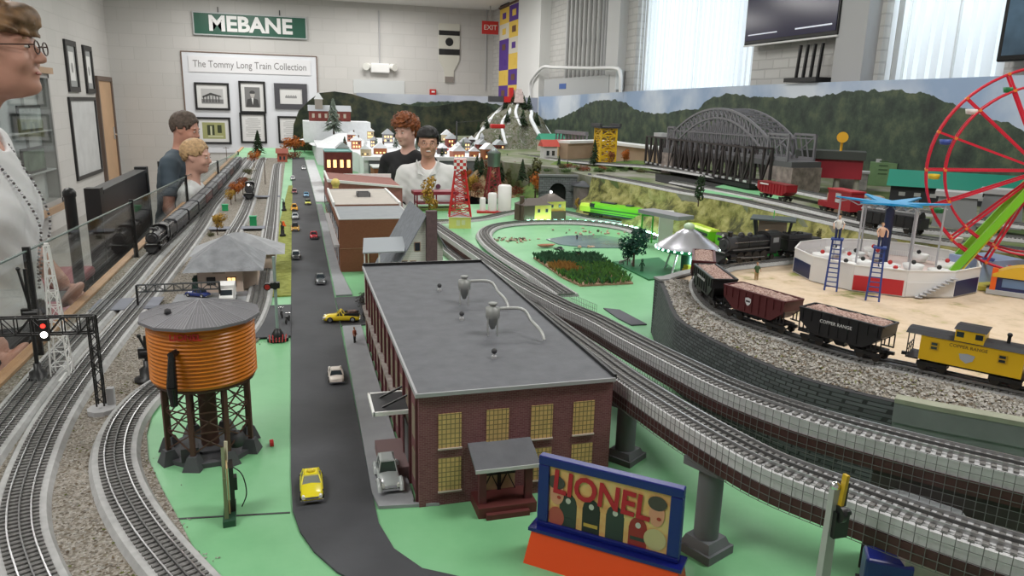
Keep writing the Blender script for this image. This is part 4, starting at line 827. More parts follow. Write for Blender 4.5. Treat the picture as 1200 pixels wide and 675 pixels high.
Q4 = [Yp(425, 296, 2.33), Yp(474, 294, 2.33), Yp(476, 277, 2.49), Yp(426, 279, 2.49)]; Q4 = [(q.x-.31, q.y-2.34, q.z) for q in Q4]; MB().add(Q4+[(q[0], q[1], q[2]-.004) for q in Q4], [(0, 1, 2, 3), (7, 6, 5, 4), (0, 4, 5, 1), (1, 5, 6, 2), (2, 6, 7, 3), (3, 7, 4, 0)]).build('porch_roof', mat('porch_roof_grey', (.33, .36, .39), .7), hs)
for xx in (Q4[0][0]+.004, Q4[0][0]+.05): MB().box(xx, xx+.004, -.004, .0, 0, Q4[0][2]-.003).build('porch_post', WHITE, hs)
MB().box(ax-.07, ax, -.0, .13, 0, .012).build('porch_floor', LGREY, hs)
def hwin(t, x, z, w=.016, h=.026, y=-.001):
    o = MB().box(x-w/2-.002, x+w/2+.002, y-.001, y+.001, z-.002, z+h+.002).build('window', mat('shutter_tan', (.48, .34, .24), .6), t)
    MB().box(x-w/2, x+w/2, y-.002, y-.001, z, z+h).build('pane', GLASSD, o)
q = Yp(489, 289, 2.34); hwin(hs, q.x-.31, q.z-.013); q = Yp(474, 308, 2.34); hwin(hs, q.x-.31, q.z-.02); q = Yp(484, 308, 2.34); hwin(hs, q.x-.31, q.z-.02)
dp = thing('station_depot', (-.245, 2.72, .004), 0, 'cream depot with a grey hipped roof and lit window behind the orange water tower', 'building')
PEACH = mat('peach_wall', (.62, .50, .42), .7, var=.05)
MB().box(-.088, .055, -.10, .12, 0, .083).box(.055, .10, -.05, .12, 0, .078).build('walls', PEACH, dp)
SLATE = mat('slate_roof', (.24, .25, .27), .7, var=.25, vscale=25, bump=.2, bscale=150)
def hip(m, x0, x1, y0, y1, z, h, rl=0, mi=0):
    cx_, cy_ = (x0+x1)/2, (y0+y1)/2
    m.add([(x0, y0, z), (x1, y0, z), (x1, y1, z), (x0, y1, z), (cx_-rl, cy_, z+h), (cx_+rl, cy_, z+h)], [(0, 1, 5, 4), (1, 2, 5), (2, 3, 4, 5), (3, 0, 4), (3, 2, 1, 0)], mi)
m = MB(); hip(m, -.13, .125, -.14, .17, .083, .10); m.build('main_roof', SLATE, dp)
m = MB(); hip(m, -.15, .19, .20, .42, .07, .07, .02); m.build('rear_roof', mat('slate_roof_pale', (.33, .34, .36), .7, var=.15, vscale=25), dp); MB().box(-.11, .15, .22, .40, 0, .07).build('rear_walls', PEACH, dp)
a = MB().box(.005, .032, -.102, -.1, .025, .055).build('lit_window', WARM, dp); m = MB(); 
for q in ((.003, .034, .023, .026), (.003, .034, .054, .057), (.003, .006, .023, .057), (.031, .034, .023, .057), (.0175, .0195, .023, .057), (.003, .034, .039, .041)): m.box(q[0], q[1], -.104, -.102, q[2], q[3])
m.build('window_frame', BLACK, a)
MB().box(-.06, -.032, -.102, -.1, .03, .058).build('dark_window', BLACK, dp); MB().box(-.04, .0, -.103, -.1, .068, .076).build('name_board', mat('board_tan', (.4, .33, .26), .7), dp)
MB().box(-.105, -.088, -.1, -.05, 0, .055).build('side_annex', mat('annex_green', (.02, .06, .04), .6), dp)
pl = MB().prism([(-.40, 2.45), (-.12, 2.45), (-.12, 2.62), (-.40, 2.62)], .004, .008); tag(pl.build('station_platform', WALK), 'grey slab platform in front of the depot', 'platform')
for (p_, lab) in (((330, 158), None),): pass
cr_ = [(-.62, 2.42, -.43, 2.56), (-.43, 3.9, -.11, 3.98), (-.35, 5.2, -.11, 5.28)]
for (x0, y0, x1, y1), lab in zip(cr_, ('grey level crossing slab across the left tracks before the depot', 'grey crossing board over the tracks near the green bin', 'grey crossing board over the tracks further back')):
    tag(MB().box(x0, x1, y0, y1, .0142, .0165).build('crossing_slab', mat('slab_blue_grey', (.20, .21, .25), .8)), lab, 'slab')
wt = thing('water_tower', (-.178, 1.40, 0), .12, 'big orange banded water tank on a brown lattice frame beside the curve', 'water tower')
TZ0, TZ1, TR_ = .153, .272, .091
OT_ = bpy.data.materials.new('orange_wood_staves'); OT_.use_nodes = True; nt = OT_.node_tree; b_ = nt.nodes['Principled BSDF']; b_.inputs['Base Color'].default_value = (.62, .19, .012, 1); b_.inputs['Roughness'].default_value = .28
m = MB(); prof = [(0, TZ0)]; n = 17
prof.append((TR_-.004, TZ0))
for k in range(n):
    z = TZ0+(TZ1-TZ0)*(k+.1)/n; dz = (TZ1-TZ0)/n
    prof += [(TR_-.0012, z), (TR_-.0012, z+dz*.55), (TR_+.0012, z+dz*.65), (TR_+.0012, z+dz*.85)]
prof += [(TR_-.001, TZ1), (0, TZ1)]
m.lathe(prof, (0, 0, 0), 48); m.build('tank', OT_, wt)
m = MB(); nr = 12; R = .104; zb = TZ1-.002; vs = [(0, 0, zb+.027)]+[(R*cos(2*pi*(i+.5)/nr), R*sin(2*pi*(i+.5)/nr), zb) for i in range(nr)]+[(R*cos(2*pi*(i+.5)/nr), R*sin(2*pi*(i+.5)/nr), zb-.005) for i in range(nr)]
m.add(vs, [(0, 1+i, 1+(i+1) % nr) for i in range(nr)]+[(1+i, 1+nr+i, 1+nr+(i+1) % nr, 1+(i+1) % nr) for i in range(nr)]+[tuple(reversed(range(1+nr, 1+2*nr)))]); 
m.build('roof', mat('tower_roof_grey', (.17, .165, .18), .6), wt); m = MB()
for i in range(nr):
    a0, a1 = Vector(vs[0]), Vector(vs[1+i]); m.bar(a0, a1, .0015); e0, e1 = Vector(vs[1+i]), Vector(vs[1+(i+1) % nr])
    for j in range(1, 9):
        e = e0.lerp(e1, j/9); t0 = abs(j/9-.5)*2; m.bar(Vector(vs[0]).lerp(e, max(.12, t0*.0+.25 if j % 2 else .55)), e, .0009)
m.build('roof_ribs', mat('rib_grey', (.28, .28, .30), .5), wt)
MB().lathe([(0, 0), (.006, 0), (.005, .007), (0, .009)], (-.052, -.03, TZ1+.010), 10).build('hatch_knob', DGREY, wt)
LEGB = mat('leg_brown', (.085, .04, .028), .6)
base = MB(); bs = mat('tower_base_grey', (.07, .072, .08), .7)
legs = []
for i in range(8):
    a = 2*pi*(i+.5)/8; r = .077; x, y = r*cos(a), r*sin(a); legs.append((x, y))
    MB().cbox((x, y, .088), (.0075, .0075, .128), a).build('leg', LEGB, wt)
for i in range(8):
    x0, y0 = legs[i]; x1, y1 = legs[(i+1) % 8]; m = MB()
    for z0, z1 in ((.028, .066), (.066, .104), (.104, .148)):
        m.bar((x0, y0, z0), (x1, y1, z1), .0022).bar((x1, y1, z0), (x0, y0, z1), .0022).bar((x0, y0, z1), (x1, y1, z1), .002)
    m.build('cross_brace', LEGB, wt)
for i in range(8):
    x, y = legs[i]; base.taper((x, y, 0), (.032, .032), (.016, .016), .026, 0, 2*pi*(i+.5)/8)
base.prism([(.082*cos(2*pi*(i+.5)/8), .082*sin(2*pi*(i+.5)/8)) for i in range(8)], 0, .009); base.prism([(x*.5, y*.5) for x, y in legs], 0, .014); base.build('stone_base', bs, wt)
MB().cyl((0, 0, .01), (0, 0, TZ0), .016, n=12).build('riser_pipe', LEGB, wt); MB().sph((.045, -.045, .035), .018, 8).build('pump', DGREY, wt); MB().box(-.05, -.02, -.06, -.03, .009, .035).build('pump_block', DGREY, wt)
ring = MB().lathe([(TR_-.015, TZ0-.006), (TR_-.004, TZ0-.006), (TR_-.004, TZ0), (TR_-.015, TZ0)], (0, 0, 0), 32); ring.build('support_ring', LEGB, wt)
a = radians(-118); sx_, sy_ = cos(a), sin(a); m = MB(); m.cyl((sx_*.09, sy_*.09, .225), (sx_*.108, sy_*.108, .225), .006, n=10); m.cyl((sx_*.104, sy_*.104, .228), (sx_*.112, sy_*.112, .17), .0055, .009, 12).cyl((sx_*.112, sy_*.112, .17), (sx_*.110, sy_*.110, .135), .009, .006, 12); m.build('spout', BLKGLOSS, wt)
lt = text_mesh('red_lettering', 'LIONEL', .016, RED, wt, (cos(radians(-106))*.0936, sin(radians(-106))*.0936, .252), (pi/2, 0, radians(-16)), depth=.0006, bold=.0004)
MB().cyl((.105, -.02, .004), (.112, -.02, .004), .008, n=10).build('red_valve', RED, wt)
def lattice_beam(m, p0, p1, h, d, n=8, r=.0035):
    p0 = Vector(p0); p1 = Vector(p1); ax_ = (p1-p0).normalized(); dp_ = Vector((-ax_.y, ax_.x, 0))*d/2; up = Vector((0, 0, h))
    for sd in (-1, 1):
        a, b = p0+dp_*sd, p1+dp_*sd; m.bar(a, b, r).bar(a+up, b+up, r)
        for k in range(n+1):
            q = a.lerp(b, k/n); m.bar(q, q+up, r*.7)
            if k < n:
                q2 = a.lerp(b, (k+1)/n)
                if k % 2: m.bar(q, q2+up, r*.6)
                else: m.bar(q+up, q2, r*.6)
    for k in range(n+1):
        q = p0.lerp(p1, k/n); m.bar(q+dp_+up, q-dp_+up, r*.6)
gt = thing('signal_gantry', (-.412, 1.625, 0), 0, 'black lattice signal bridge with red and white lamps over the left tracks in front', 'signal')
GH = hgt((-.412, 1.625, 0), 370)
m = MB(); lattice_beam(m, (.004, 0, GH-.035), (-.34, .03, GH-.035), .035, .014, 12, .003); m.build('lattice_beam', BLACK, gt)
m = MB()
for sx2, sy2 in ((-1, -1), (1, -1), (1, 1), (-1, 1)): m.bar((sx2*.007, sy2*.007, .02), (sx2*.007, sy2*.007, GH), .0028)
for k in range(9):
    z0, z1 = .025+k*.019, .044+k*.019
    for q in (((-1, -1), (1, -1)), ((1, -1), (1, 1)), ((1, 1), (-1, 1)), ((-1, 1), (-1, -1))): m.bar((q[0][0]*.007, q[0][1]*.007, z0 if k % 2 else z1), (q[1][0]*.007, q[1][1]*.007, z1 if k % 2 else z0), .0015)
m.build('post', BLACK, gt)
m = MB()
for sx2, sy2 in ((-1, -1), (1, -1), (1, 1), (-1, 1)): m.bar((-.34+sx2*.007, .03+sy2*.007, .02), (-.34+sx2*.007, .03+sy2*.007, GH), .0028)
for k in range(9): m.bar((-.347, .023, .025+k*.019), (-.333, .023, .044+k*.019), .0015)
m.build('post', BLACK, gt)
CNB = mat('concrete_base_pale', (.42, .42, .43), .8)
MB().prism([(.028*cos(i*pi/5), .028*sin(i*pi/5)) for i in range(10)], 0, .014).box(.008, .022, .012, .026, .014, .05).build('base', CNB, gt)
MB().prism([(-.34+.028*cos(i*pi/5), .03+.028*sin(i*pi/5)) for i in range(10)], 0, .014).build('base', CNB, gt)
sh = MB().cbox((-.083, -.012, GH-.022), (.016, .008, .044)).cyl((-.083, -.017, GH-.012), (-.083, -.012, GH-.012), .008, n=12).cyl((-.083, -.017, GH-.03), (-.083, -.012, GH-.03), .009, n=12).build('signal_head', BLACK, gt)
MB().cyl((-.083, -.018, GH-.012), (-.083, -.017, GH-.012), .0045, n=12).build('red_lamp', mat('lamp_red', (.9, .03, .02), .4, emit=2), sh); MB().cyl((-.083, -.0185, GH-.03), (-.083, -.017, GH-.03), .0062, n=12).build('white_lamp', LAMP, sh)
g2 = thing('signal_gantry', (-.49, 2.46, .004), 0, 'small dark lattice signal bridge just behind the water tower roof', 'signal')
m = MB(); lattice_beam(m, (0, 0, .055), (.24, .0, .055), .022, .01, 9, .0025); m.build('lattice_beam', mat('gantry_grey', (.05, .055, .06), .5), g2)
for xx in (0, .24): MB().bar((xx, 0, 0), (xx, 0, .077), .006).build('post', BLACK, g2)
b = G(52, 455, 0); ls = thing('beacon_mast', (-.545, 1.86, .004), 0, 'tall narrow white lattice mast beside the glass at the left', 'mast')
Hm = hgt((-.545, 1.86, .004), 288)
m = MB(); r0, r1 = .020, .004
for k in range(9):
    t0, t1 = k/9, (k+1)/9; a0, a1 = r0+(r1-r0)*t0, r0+(r1-r0)*t1; z0, z1 = Hm*t0, Hm*t1
    c0 = [(-a0, -a0, z0), (a0, -a0, z0), (a0, a0, z0), (-a0, a0, z0)]; c1 = [(-a1, -a1, z1), (a1, -a1, z1), (a1, a1, z1), (-a1, a1, z1)]
    for i in range(4): m.bar(c0[i], c1[i], .0028).bar(c1[i], c1[(i+1) % 4], .0018).bar(c0[i], c1[(i+1) % 4], .0016)
m.build('lattice', WHITE, ls); MB().box(-.03, .03, -.03, .03, -.004, .004).build('base', WHITE, ls); MB().cyl((0, 0, Hm), (0, 0, Hm+.006), .005, n=10).build('cap_lamp', WHITE, ls)
def semaphore(loc, h, lab, col=BLACK, arm=.6, sc=1):
    t = thing('trackside_signal', loc, 0, lab, 'signal'); t.scale = (sc, sc, 1); MB().lathe([(0, 0), (.03, 0), (.03, .008), (.018, .012), (.018, .03), (.008, .036), (.008, .05), (0, .05)], (0, 0, 0), 14).build('base', col, t)
    MB().cyl((0, 0, .05), (0, 0, h), .0045, .003, 10).build('mast', col, t); MB().cyl((-.012, 0, h*.62), (.016, 0, h*.62), .009, n=10).box(-.016, .0, -.006, .006, h*.62-.012, h*.62+.012).build('lamp_housing', col, t)
    MB().bar((0, 0, h*.7), (-.012, 0, h), .007, .004).sph((-.012, 0, h), .005, 8).build('signal_arm', col, t); return t
semaphore((-.585, 1.83, .004), hgt((-.585, 1.83, .004), 315), 'black upright trackside signal just left of the white lattice mast')
cs = thing('crossing_signal', (-.068, 2.06, 0), 0, 'grey green crossing signal mast with red lamp on a black base beside the street', 'signal')
Hc = .155+.12
Hc = hgt((-.068, 2.06, 0), 292)
MB().prism([(.03*cos(i*pi/4+pi/8), .024*sin(i*pi/4+pi/8)) for i in range(8)], 0, .01).lathe([(.018, .01), (.016, .02), (.008, .035), (.005, .037)], (0, 0, 0), 12).build('base', BLACK, cs)
m = MB()
for k in range(6): m.bar((-.02+k*.008, -.026, .004), (-.022+k*.009, -.008, .02), .003, .002)
m.build('red_wiring', mat('wire_red', (.4, .03, .03), .5), cs)
MB().cyl((0, 0, .035), (0, 0, Hc-.02), .0042, n=10).build('mast', mat('mast_grey_green', (.28, .36, .34), .5), cs)
z = hgt((-.068, 2.06, 0), 334)
h_ = MB().box(-.012, .012, -.008, .008, z-.008, z+.008).cyl((.0, -.012, z), (0, .0, z), .010, n=12).cyl((-.02, -.012, z-.002), (-.02, .0, z-.002), .010, n=12).build('signal_head', BLACK, cs); MB().cyl((-.02, -.0135, z-.002), (-.02, -.012, z-.002), .007, n=12).build('red_lens', mat('lens_dark_red', (.35, .02, .02), .3), h_)
def cone(loc, lab):
    t = thing('traffic_barrier', loc, 0, lab, 'barrier'); MB().box(-.014, .014, -.010, .010, 0, .004).build('base', ORNG, t); MB().taper((0, 0, .004), (.022, .016), (.010, .008), .022).build('body', ORNG, t)
q = G(341-9, 265, .005); cone((q.x, q.y, .005), 'bright orange tapered marker on the grass strip beside the street')
def bin_(loc, lab, h=.05):
    t = thing('green_bin', loc, 0, lab, 'bin'); MB().box(-.017, .017, -.012, .012, 0, h).build('body', mat('bin_green', (.02, .33, .12), .5), t, bevel=.002); MB().box(-.019, .019, -.014, .014, h, h+.004).build('lid', mat('bin_lid', (.03, .42, .18), .5), t)
q = G(297, 265, .004); bin_((q.x, q.y, .004), 'bright green box between the two tracks behind the depot'); q = G(264, 247, .004); bin_((q.x, q.y, .004), 'smaller dull green box left of the middle track', .035)
semaphore((-.352, 1.80, .004), .11, 'short dark trackside signal in the gravel left of the water tower')
ga = thing('crossing_gate', (-.128, 1.155, 0), radians(6), 'dark green and tan crossing gate mechanism standing in front of the water tower', 'gate')
ga.scale = (.8, .8, .86)
MB().prism([(-.012, -.055), (.012, -.055), (.016, .03), (-.006, .03)], 0, .012).build('base', mat('gate_green', (.02, .07, .04), .4), ga, bevel=.002)
m = MB(); m.add([(-.008, -.045, .012), (0, -.045, .012), (0, .02, .012), (-.008, .02, .012), (-.006, -.03, .085), (0, -.03, .085), (0, .01, .13), (-.006, .01, .13)], [(0, 3, 2, 1), (4, 5, 6, 7), (0, 1, 5, 4), (1, 2, 6, 5), (2, 3, 7, 6), (3, 0, 4, 7)]); m.build('housing', mat('gate_olive', (.13, .17, .08), .5), ga)
MB().box(.001, .004, -.03, .012, .014, .105).build('tan_panel', mat('gate_tan', (.5, .36, .18), .6), ga); MB().box(.005, .014, -.02, .02, .012, .10).box(.010, .02, -.01, .008, .05, .075).build('black_mechanism', BLACK, ga)
MB().tube(smoothpath([(.012, .01, .09), (.03, .0, .075), (.036, -.01, .04), (.024, -.012, .012)], .006), .0012, 6).build('cable', BLACK, ga); MB().bar((.002, .01, .1), (.004, .014, .14), .006, .004).build('arm_stub', CREAM, ga)
p0, p1 = G(619, 652, 0), G(796, 706, 0); vec = (p1-p0); ang = atan2(vec.y, vec.x); Lb = vec.length
bb_ = thing('billboard', (p0+p1)/2, ang, 'blue framed billboard reading LIONEL on a bright orange base in the foreground', 'billboard')
hB = .046
ORB = mat('billboard_orange', (.82, .07, .005), .45); NAVY = mat('billboard_navy', (.006, .012, .16), .3)
m = MB(); m.taper((0, .014, 0), (Lb, .064), (Lb*.96, .03), hB, 0); m.build('orange_base', ORB, bb_)
MB().box(-Lb*.5, Lb*.5, -.004, .032, hB, hB+.005).build('ledge', NAVY, bb_)
Wb = Lb*.93; zT = hgt(p0+Vector((.008, 0, 0)), 537)+.004; z0 = hB+.005; Hb = zT-z0; fw = Lb*.075
m = MB(); m.box(-Wb/2, Wb/2, .008, .022, zT-fw*.8, zT).box(-Wb/2, Wb/2, .008, .022, z0, z0+fw*.45).box(-Wb/2, -Wb/2+fw, .008, .022, z0+fw*.45, zT-fw*.8).box(Wb/2-fw, Wb/2, .008, .022, z0+fw*.45, zT-fw*.8)
m.build('frame', NAVY, bb_, bevel=.0015)
x0, x1, za, zb = -Wb/2+fw, Wb/2-fw, z0+fw*.45, zT-fw*.8; PW, PH = x1-x0, zb-za; yF = .012
pg = mat_mix('poster_ground', [(.62, .22, .08), (.70, .42, .16), (.60, .48, .22)], 25, .5, 0, 'noise')
ps = MB().box(x0, x1, yF, yF+.004, za, zb).build('poster', pg, bb_)
def P_(u, v): return (x0+u*PW, yF, za+v*PH)
def ell(m, u, v, ru, rv, mi, d): 
    c = P_(u, v); m.add([(c[0]+ru*PW*cos(2*pi*i/18), yF-d, c[2]+rv*PH*sin(2*pi*i/18)) for i in range(18)], [tuple(range(18))], mi)
m = MB(); 
for (u, tall, mi) in ((.17, .62, 0), (.37, .62, 1), (.57, .62, 0), (.76, .52, 2)):
    m.add([(*P_(u-.075, 0)[:1], yF-.0004, P_(0, 0)[2]), (P_(u+.075, 0)[0], yF-.0004, P_(0, 0)[2]), (P_(u+.075, 0)[0], yF-.0004, P_(0, tall-.2)[2]), (P_(u-.075, 0)[0], yF-.0004, P_(0, tall-.2)[2])], [(0, 1, 2, 3)], mi)
    ell(m, u, tall-.2, .072, .17, mi, .0005); ell(m, u, tall-.16, .022, .05, 3, .0007)
    m.box(P_(u-.06, 0)[0], P_(u+.06, 0)[0], yF-.0008, yF-.0006, P_(0, .1)[2], P_(0, .16)[2], 4 if mi == 1 else 0)
m.build('train_pictures', [mat('poster_dark', (.03, .04, .035), .5), mat('poster_black', (.02, .02, .02), .5), mat('poster_red', (.28, .02, .02), .5), mat('poster_glint', (.5, .5, .45), .5), mat('poster_gold', (.5, .32, .06), .5)], ps)
m = MB()
for (u, v, hat) in ((.07, .55, 1), (.90, .62, 0)):
    ell(m, u, v-.42, .07 if hat else .09, .18, 3 if hat else 4, .0009); ell(m, u, v, .062, .2, 0, .0012); ell(m, u-.008 if hat else u, v+.19, .075, .12, 1, .0015); ell(m, u+.02, v-.06, .018, .03, 2, .0016)
m.build('face_pictures', [mat('poster_face', (.62, .28, .18), .5), mat('poster_hair', (.06, .05, .045), .5), mat('poster_mouth', (.35, .03, .02), .5), mat('poster_coat_red', (.4, .08, .06), .5), mat('poster_coat_pale', (.5, .42, .22), .5)], ps)
tx = text_mesh('LIONEL_lettering', 'LIONEL', PH*.56, mat('poster_text_red', (.42, .008, .025), .5), ps, (x0+PW*.44, yF-.002, za+PH*.70), (pi/2, radians(3), 0), depth=.0004, bold=.0012, sx=.86); tx.name = 'red_lettering'
q = G(948, 790, 0); ns = thing('trackside_signal', q, 0, 'grey post signal with a yellow arm in front of the lower viaduct at bottom right', 'signal')
H_ = hgt(q, 562)
MB().taper((0, 0, 0), (.016, .012), (.009, .008), H_-.01).build('post', mat('post_grey', (.36, .38, .36), .5), ns); MB().sph((0, 0, H_-.008), (.006, .005, .006), 10).build('cap', CHROME, ns)
MB().bar((.004, -.006, H_-.03), (.007, -.006, H_+.008), .007, .004).build('yellow_arm', mat('arm_yellow', (.55, .36, .02), .4), ns); MB().bar((.009, -.006, H_-.03), (.010, -.006, H_-.002), .003, .004).cyl((.001, -.008, H_-.038), (.006, -.008, H_-.038), .010, n=12).box(-.002, .016, -.01, .004, H_-.068, H_-.036).build('lamp_box', BLACK, ns)
MB().cyl((.014, .0, H_-.045), (.024, .0, H_-.043), .004, n=10).build('side_bracket', DGREY, ns)
m = MB(); mx_ = .028
for k in range(10):
    z0, z1 = k*.011, (k+1)*.011
    for sxx in (-1, 1): m.bar((mx_+sxx*.005, 0, z0), (mx_+sxx*.005, 0, z1), .0018)
    m.bar((mx_-.005, 0, z0), (mx_+.005, 0, z1), .0012)
rt_ = m.box(mx_-.02, mx_+.02, -.014, .014, 0, .008).build('red_lattice', mat('lattice_red_brown', (.42, .08, .04), .5), ns)
TYRE = mat('tyre_black', (.015, .015, .016), .7)
CARMESH = {}
def car_meshes(style):
    if style in CARMESH: return CARMESH[style]
    M_ = {}
    def mk(name, mb, mats): 
        o = mb.build(name, mats); me = o.data; bpy.data.objects.remove(o); return me
    Lh, Wh = .052, .0205
    if style == 'vintage': Lh, Wh = .044, .0185
    b = MB(); ns = 17; vs = []
    def sect(y):   # half width and top height along the body (y forward = +)
        t = y/Lh
        w = Wh*(1-.22*abs(t)**5); 
        top = .0205-.004*max(0, t)**2-.003*max(0, -t)**2
        return w, top
    for i in range(ns):
        y = -Lh+2*Lh*i/(ns-1); w, top = sect(y); lo = .0055
        e = 1 if 0 < i < ns-1 else .86
        vs += [(-w*e*.94, y, lo), (-w*e, y, lo+.004), (-w*e, y, top*.72*e+.002), (-w*e*.82, y, top*e), (0, y, top*e+.0014), (w*e*.82, y, top*e), (w*e, y, top*.72*e+.002), (w*e, y, lo+.004), (w*e*.94, y, lo)]
    fs = [(i*9+j, i*9+(j+1) % 9, (i+1)*9+(j+1) % 9, (i+1)*9+j) for i in range(ns-1) for j in range(9)]
    b.add(vs, fs, 0, True); b.add(vs[:9], [tuple(reversed(range(9)))]); b.add(vs[-9:], [tuple(range(9))])
    M_['body'] = b
    c = MB(); y0, y1 = (-.030, .014) if style != 'pickup' else (-.006, .016)
    if style == 'vintage': y0, y1 = -.034, .006
    if style == 'wagon': y0, y1 = -.046, .014
    wb, wt_, zb, zt = Wh*.86, Wh*.66, .0195, .0325 if style != 'vintage' else .040
    a_, d_ = (.007, .011) if style not in ('vintage', 'wagon') else (.003, .004)
    c.add([(-wb, y0, zb), (wb, y0, zb), (wb, y1, zb), (-wb, y1, zb), (-wt_, y0+a_, zt), (wt_, y0+a_, zt), (wt_, y1-d_, zt), (-wt_, y1-d_, zt)], [(0, 1, 5, 4), (1, 2, 6, 5), (2, 3, 7, 6), (3, 0, 4, 7), (4, 5, 6, 7)], 0)
    M_['cabin_glass'] = c
    r = MB(); z0, z1 = zt-.001, zt+.0022
    r.add([(-wt_-.001, y0+a_-.001, z0), (wt_+.001, y0+a_-.001, z0), (wt_+.001, y1-d_+.001, z0), (-wt_-.001, y1-d_+.001, z0), (-wt_*.8, y0+a_+.003, z1), (wt_*.8, y0+a_+.003, z1), (wt_*.8, y1-d_-.003, z1), (-wt_*.8, y1-d_-.003, z1)], [(0, 1, 5, 4), (1, 2, 6, 5), (2, 3, 7, 6), (3, 0, 4, 7), (4, 5, 6, 7), (3, 2, 1, 0)])
    for sx in (-1, 1):
        for (ya, yb_) in ((y0, y0+a_), (y1, y1-d_)): r.bar((sx*wb, ya, zb), (sx*wt_, yb_, zt), .0022)
        r.bar((sx*wb, (y0+y1)/2, zb), (sx*wt_, (y0+y1)/2, zt), .0018)
    M_['roof'] = r
    g = MB()
    g.box(-Wh*.98, Wh*.98, Lh-.0006, Lh+.0026, .006, .0095); M_['bumper|2'] = MB().box(-Wh*.98, Wh*.98, -Lh-.0026, -Lh+.0006, .006, .0095)
    g.box(-Wh*.55, Wh*.55, Lh-.0005, Lh+.001, .0105, .0145)
    M_['bumper'] = g
    hl = MB()
    for s in (-1, 1): hl.cyl((s*Wh*.72, Lh-.006, .014), (s*Wh*.72, Lh+.0008, .014), .0032, n=10)
    M_['headlights'] = hl
    if style == 'vintage':
        for s in (-1, 1):
            f = MB()
            f.tube([(s*Wh*1.0, .048, .006), (s*Wh*1.02, .042, .017), (s*Wh*1.02, .03, .0195), (s*Wh*1.02, .014, .012), (s*Wh*1.02, .004, .006)], .0042, 6)
            f.tube([(s*Wh*1.0, -.018, .006), (s*Wh*1.02, -.024, .017), (s*Wh*1.02, -.034, .0195), (s*Wh*1.02, -.046, .009)], .0042, 6)
            M_[f'fender|{s}'] = f
    if style == 'pickup':
        f = MB(); f.box(-Wh*.84, -Wh*.74, -.05, -.008, .018, .027).box(Wh*.74, Wh*.84, -.05, -.008, .018, .027).box(-Wh*.84, Wh*.84, -.052, -.049, .018, .027); M_['cargo_bed'] = f
        lg = MB().cbox((-.004, -.03, .026), (.016, .024, .012), .3).cbox((.007, -.022, .024), (.008, .014, .009), -.4).sph((.002, -.04, .026), .006, 6); M_['cargo'] = lg
    if style == 'taxi': M_['roof_sign'] = MB().sph((0, -.006, zt+.004), (.008, .005, .004), 10)
    out = {k: mk(k, v, [WHITE]) for k, v in M_.items()}
    wl = MB().cyl((-.0035, 0, 0), (.0035, 0, 0), .0085, n=14, m=0).cyl((-.0038, 0, 0), (.0038, 0, 0), .0048, n=12, m=1); o = wl.build('wheel', [TYRE, CHROME]); out['wheel'] = o.data; bpy.data.objects.remove(o)
    CARMESH[style] = (out, Lh, Wh); return CARMESH[style]
def car(loc, rz, style, col, label, roof=None, glass=None, group=None, sc=1.0, fend=None, small=False, cat='car', cargo=None):
    ms, Lh, Wh = car_meshes(style); t = thing('toy_car' if style != 'pickup' else 'toy_pickup_truck', loc, rz, label, cat, group); t.scale = (sc,)*3
    for k, me in ms.items():
        if k == 'wheel': continue
        if small and k == 'headlights': continue
        k = k.split('|')[0]; o = bpy.data.objects.new(k, me.copy()); COL.objects.link(o); o.parent = t
        m_ = {'body': col, 'roof': roof or col, 'cabin_glass': glass or GLASSD, 'bumper': CHROME, 'headlights': mat('headlight', (.8, .8, .75), .2), 'fender': fend or col, 'cargo_bed': fend or col, 'cargo': cargo or DGREY, 'roof_sign': YEL}[k]
        o.data.materials[0] = m_
    for sx in (-1, 1):
        for sy in (-.62, .62):
            o = bpy.data.objects.new('wheel', ms['wheel']); COL.objects.link(o); o.parent = t; o.location = (sx*(Wh-.0025), sy*Lh, .0085)
    return t
def paint(n, c, r=.25): return mat(n, c, r, coat=.5)
RZ0 = .0036
DN, UP = pi, 0      # facing the camera / facing away
def cpos(px_, py_, z=RZ0): q = G(px_, py_, z); return (q.x, q.y, z)
q = cpos(366, 590); car((q[0], q[1]+.045, RZ0), DN, 'taxi', paint('taxi_yellow', (.85, .72, .02)), 'yellow sedan with a roof sign driving toward the camera on the near street', glass=mat('windshield_grey', (.25, .27, .25), .15), sc=.92)
q = cpos(458, 577, .006); car((q[0], q[1]+.04, .006), DN, 'vintage', paint('vintage_pale_grey', (.48, .52, .52)), 'pale grey vintage car parked beside the warehouse loading platform', glass=mat('windshield_dark', (.05, .06, .06), .1), sc=1.0)
q = cpos(396, 451); car((q[0]-.002, q[1]+.045, RZ0), UP, 'sedan', paint('cream_white', (.80, .72, .66)), 'cream white coupe driving away in the middle of the street', sc=.88)
q = cpos(401, 377, RZ0); car((q[0], q[1]+.01, .0037), radians(82), 'pickup', paint('pickup_yellow', (.82, .60, .02)), 'yellow and black loaded pickup truck crossing the street', fend=BLACK, cat='truck', cargo=mat('cargo_mixed', (.12, .07, .06), .8, var=.8, vscale=90), sc=1.02)
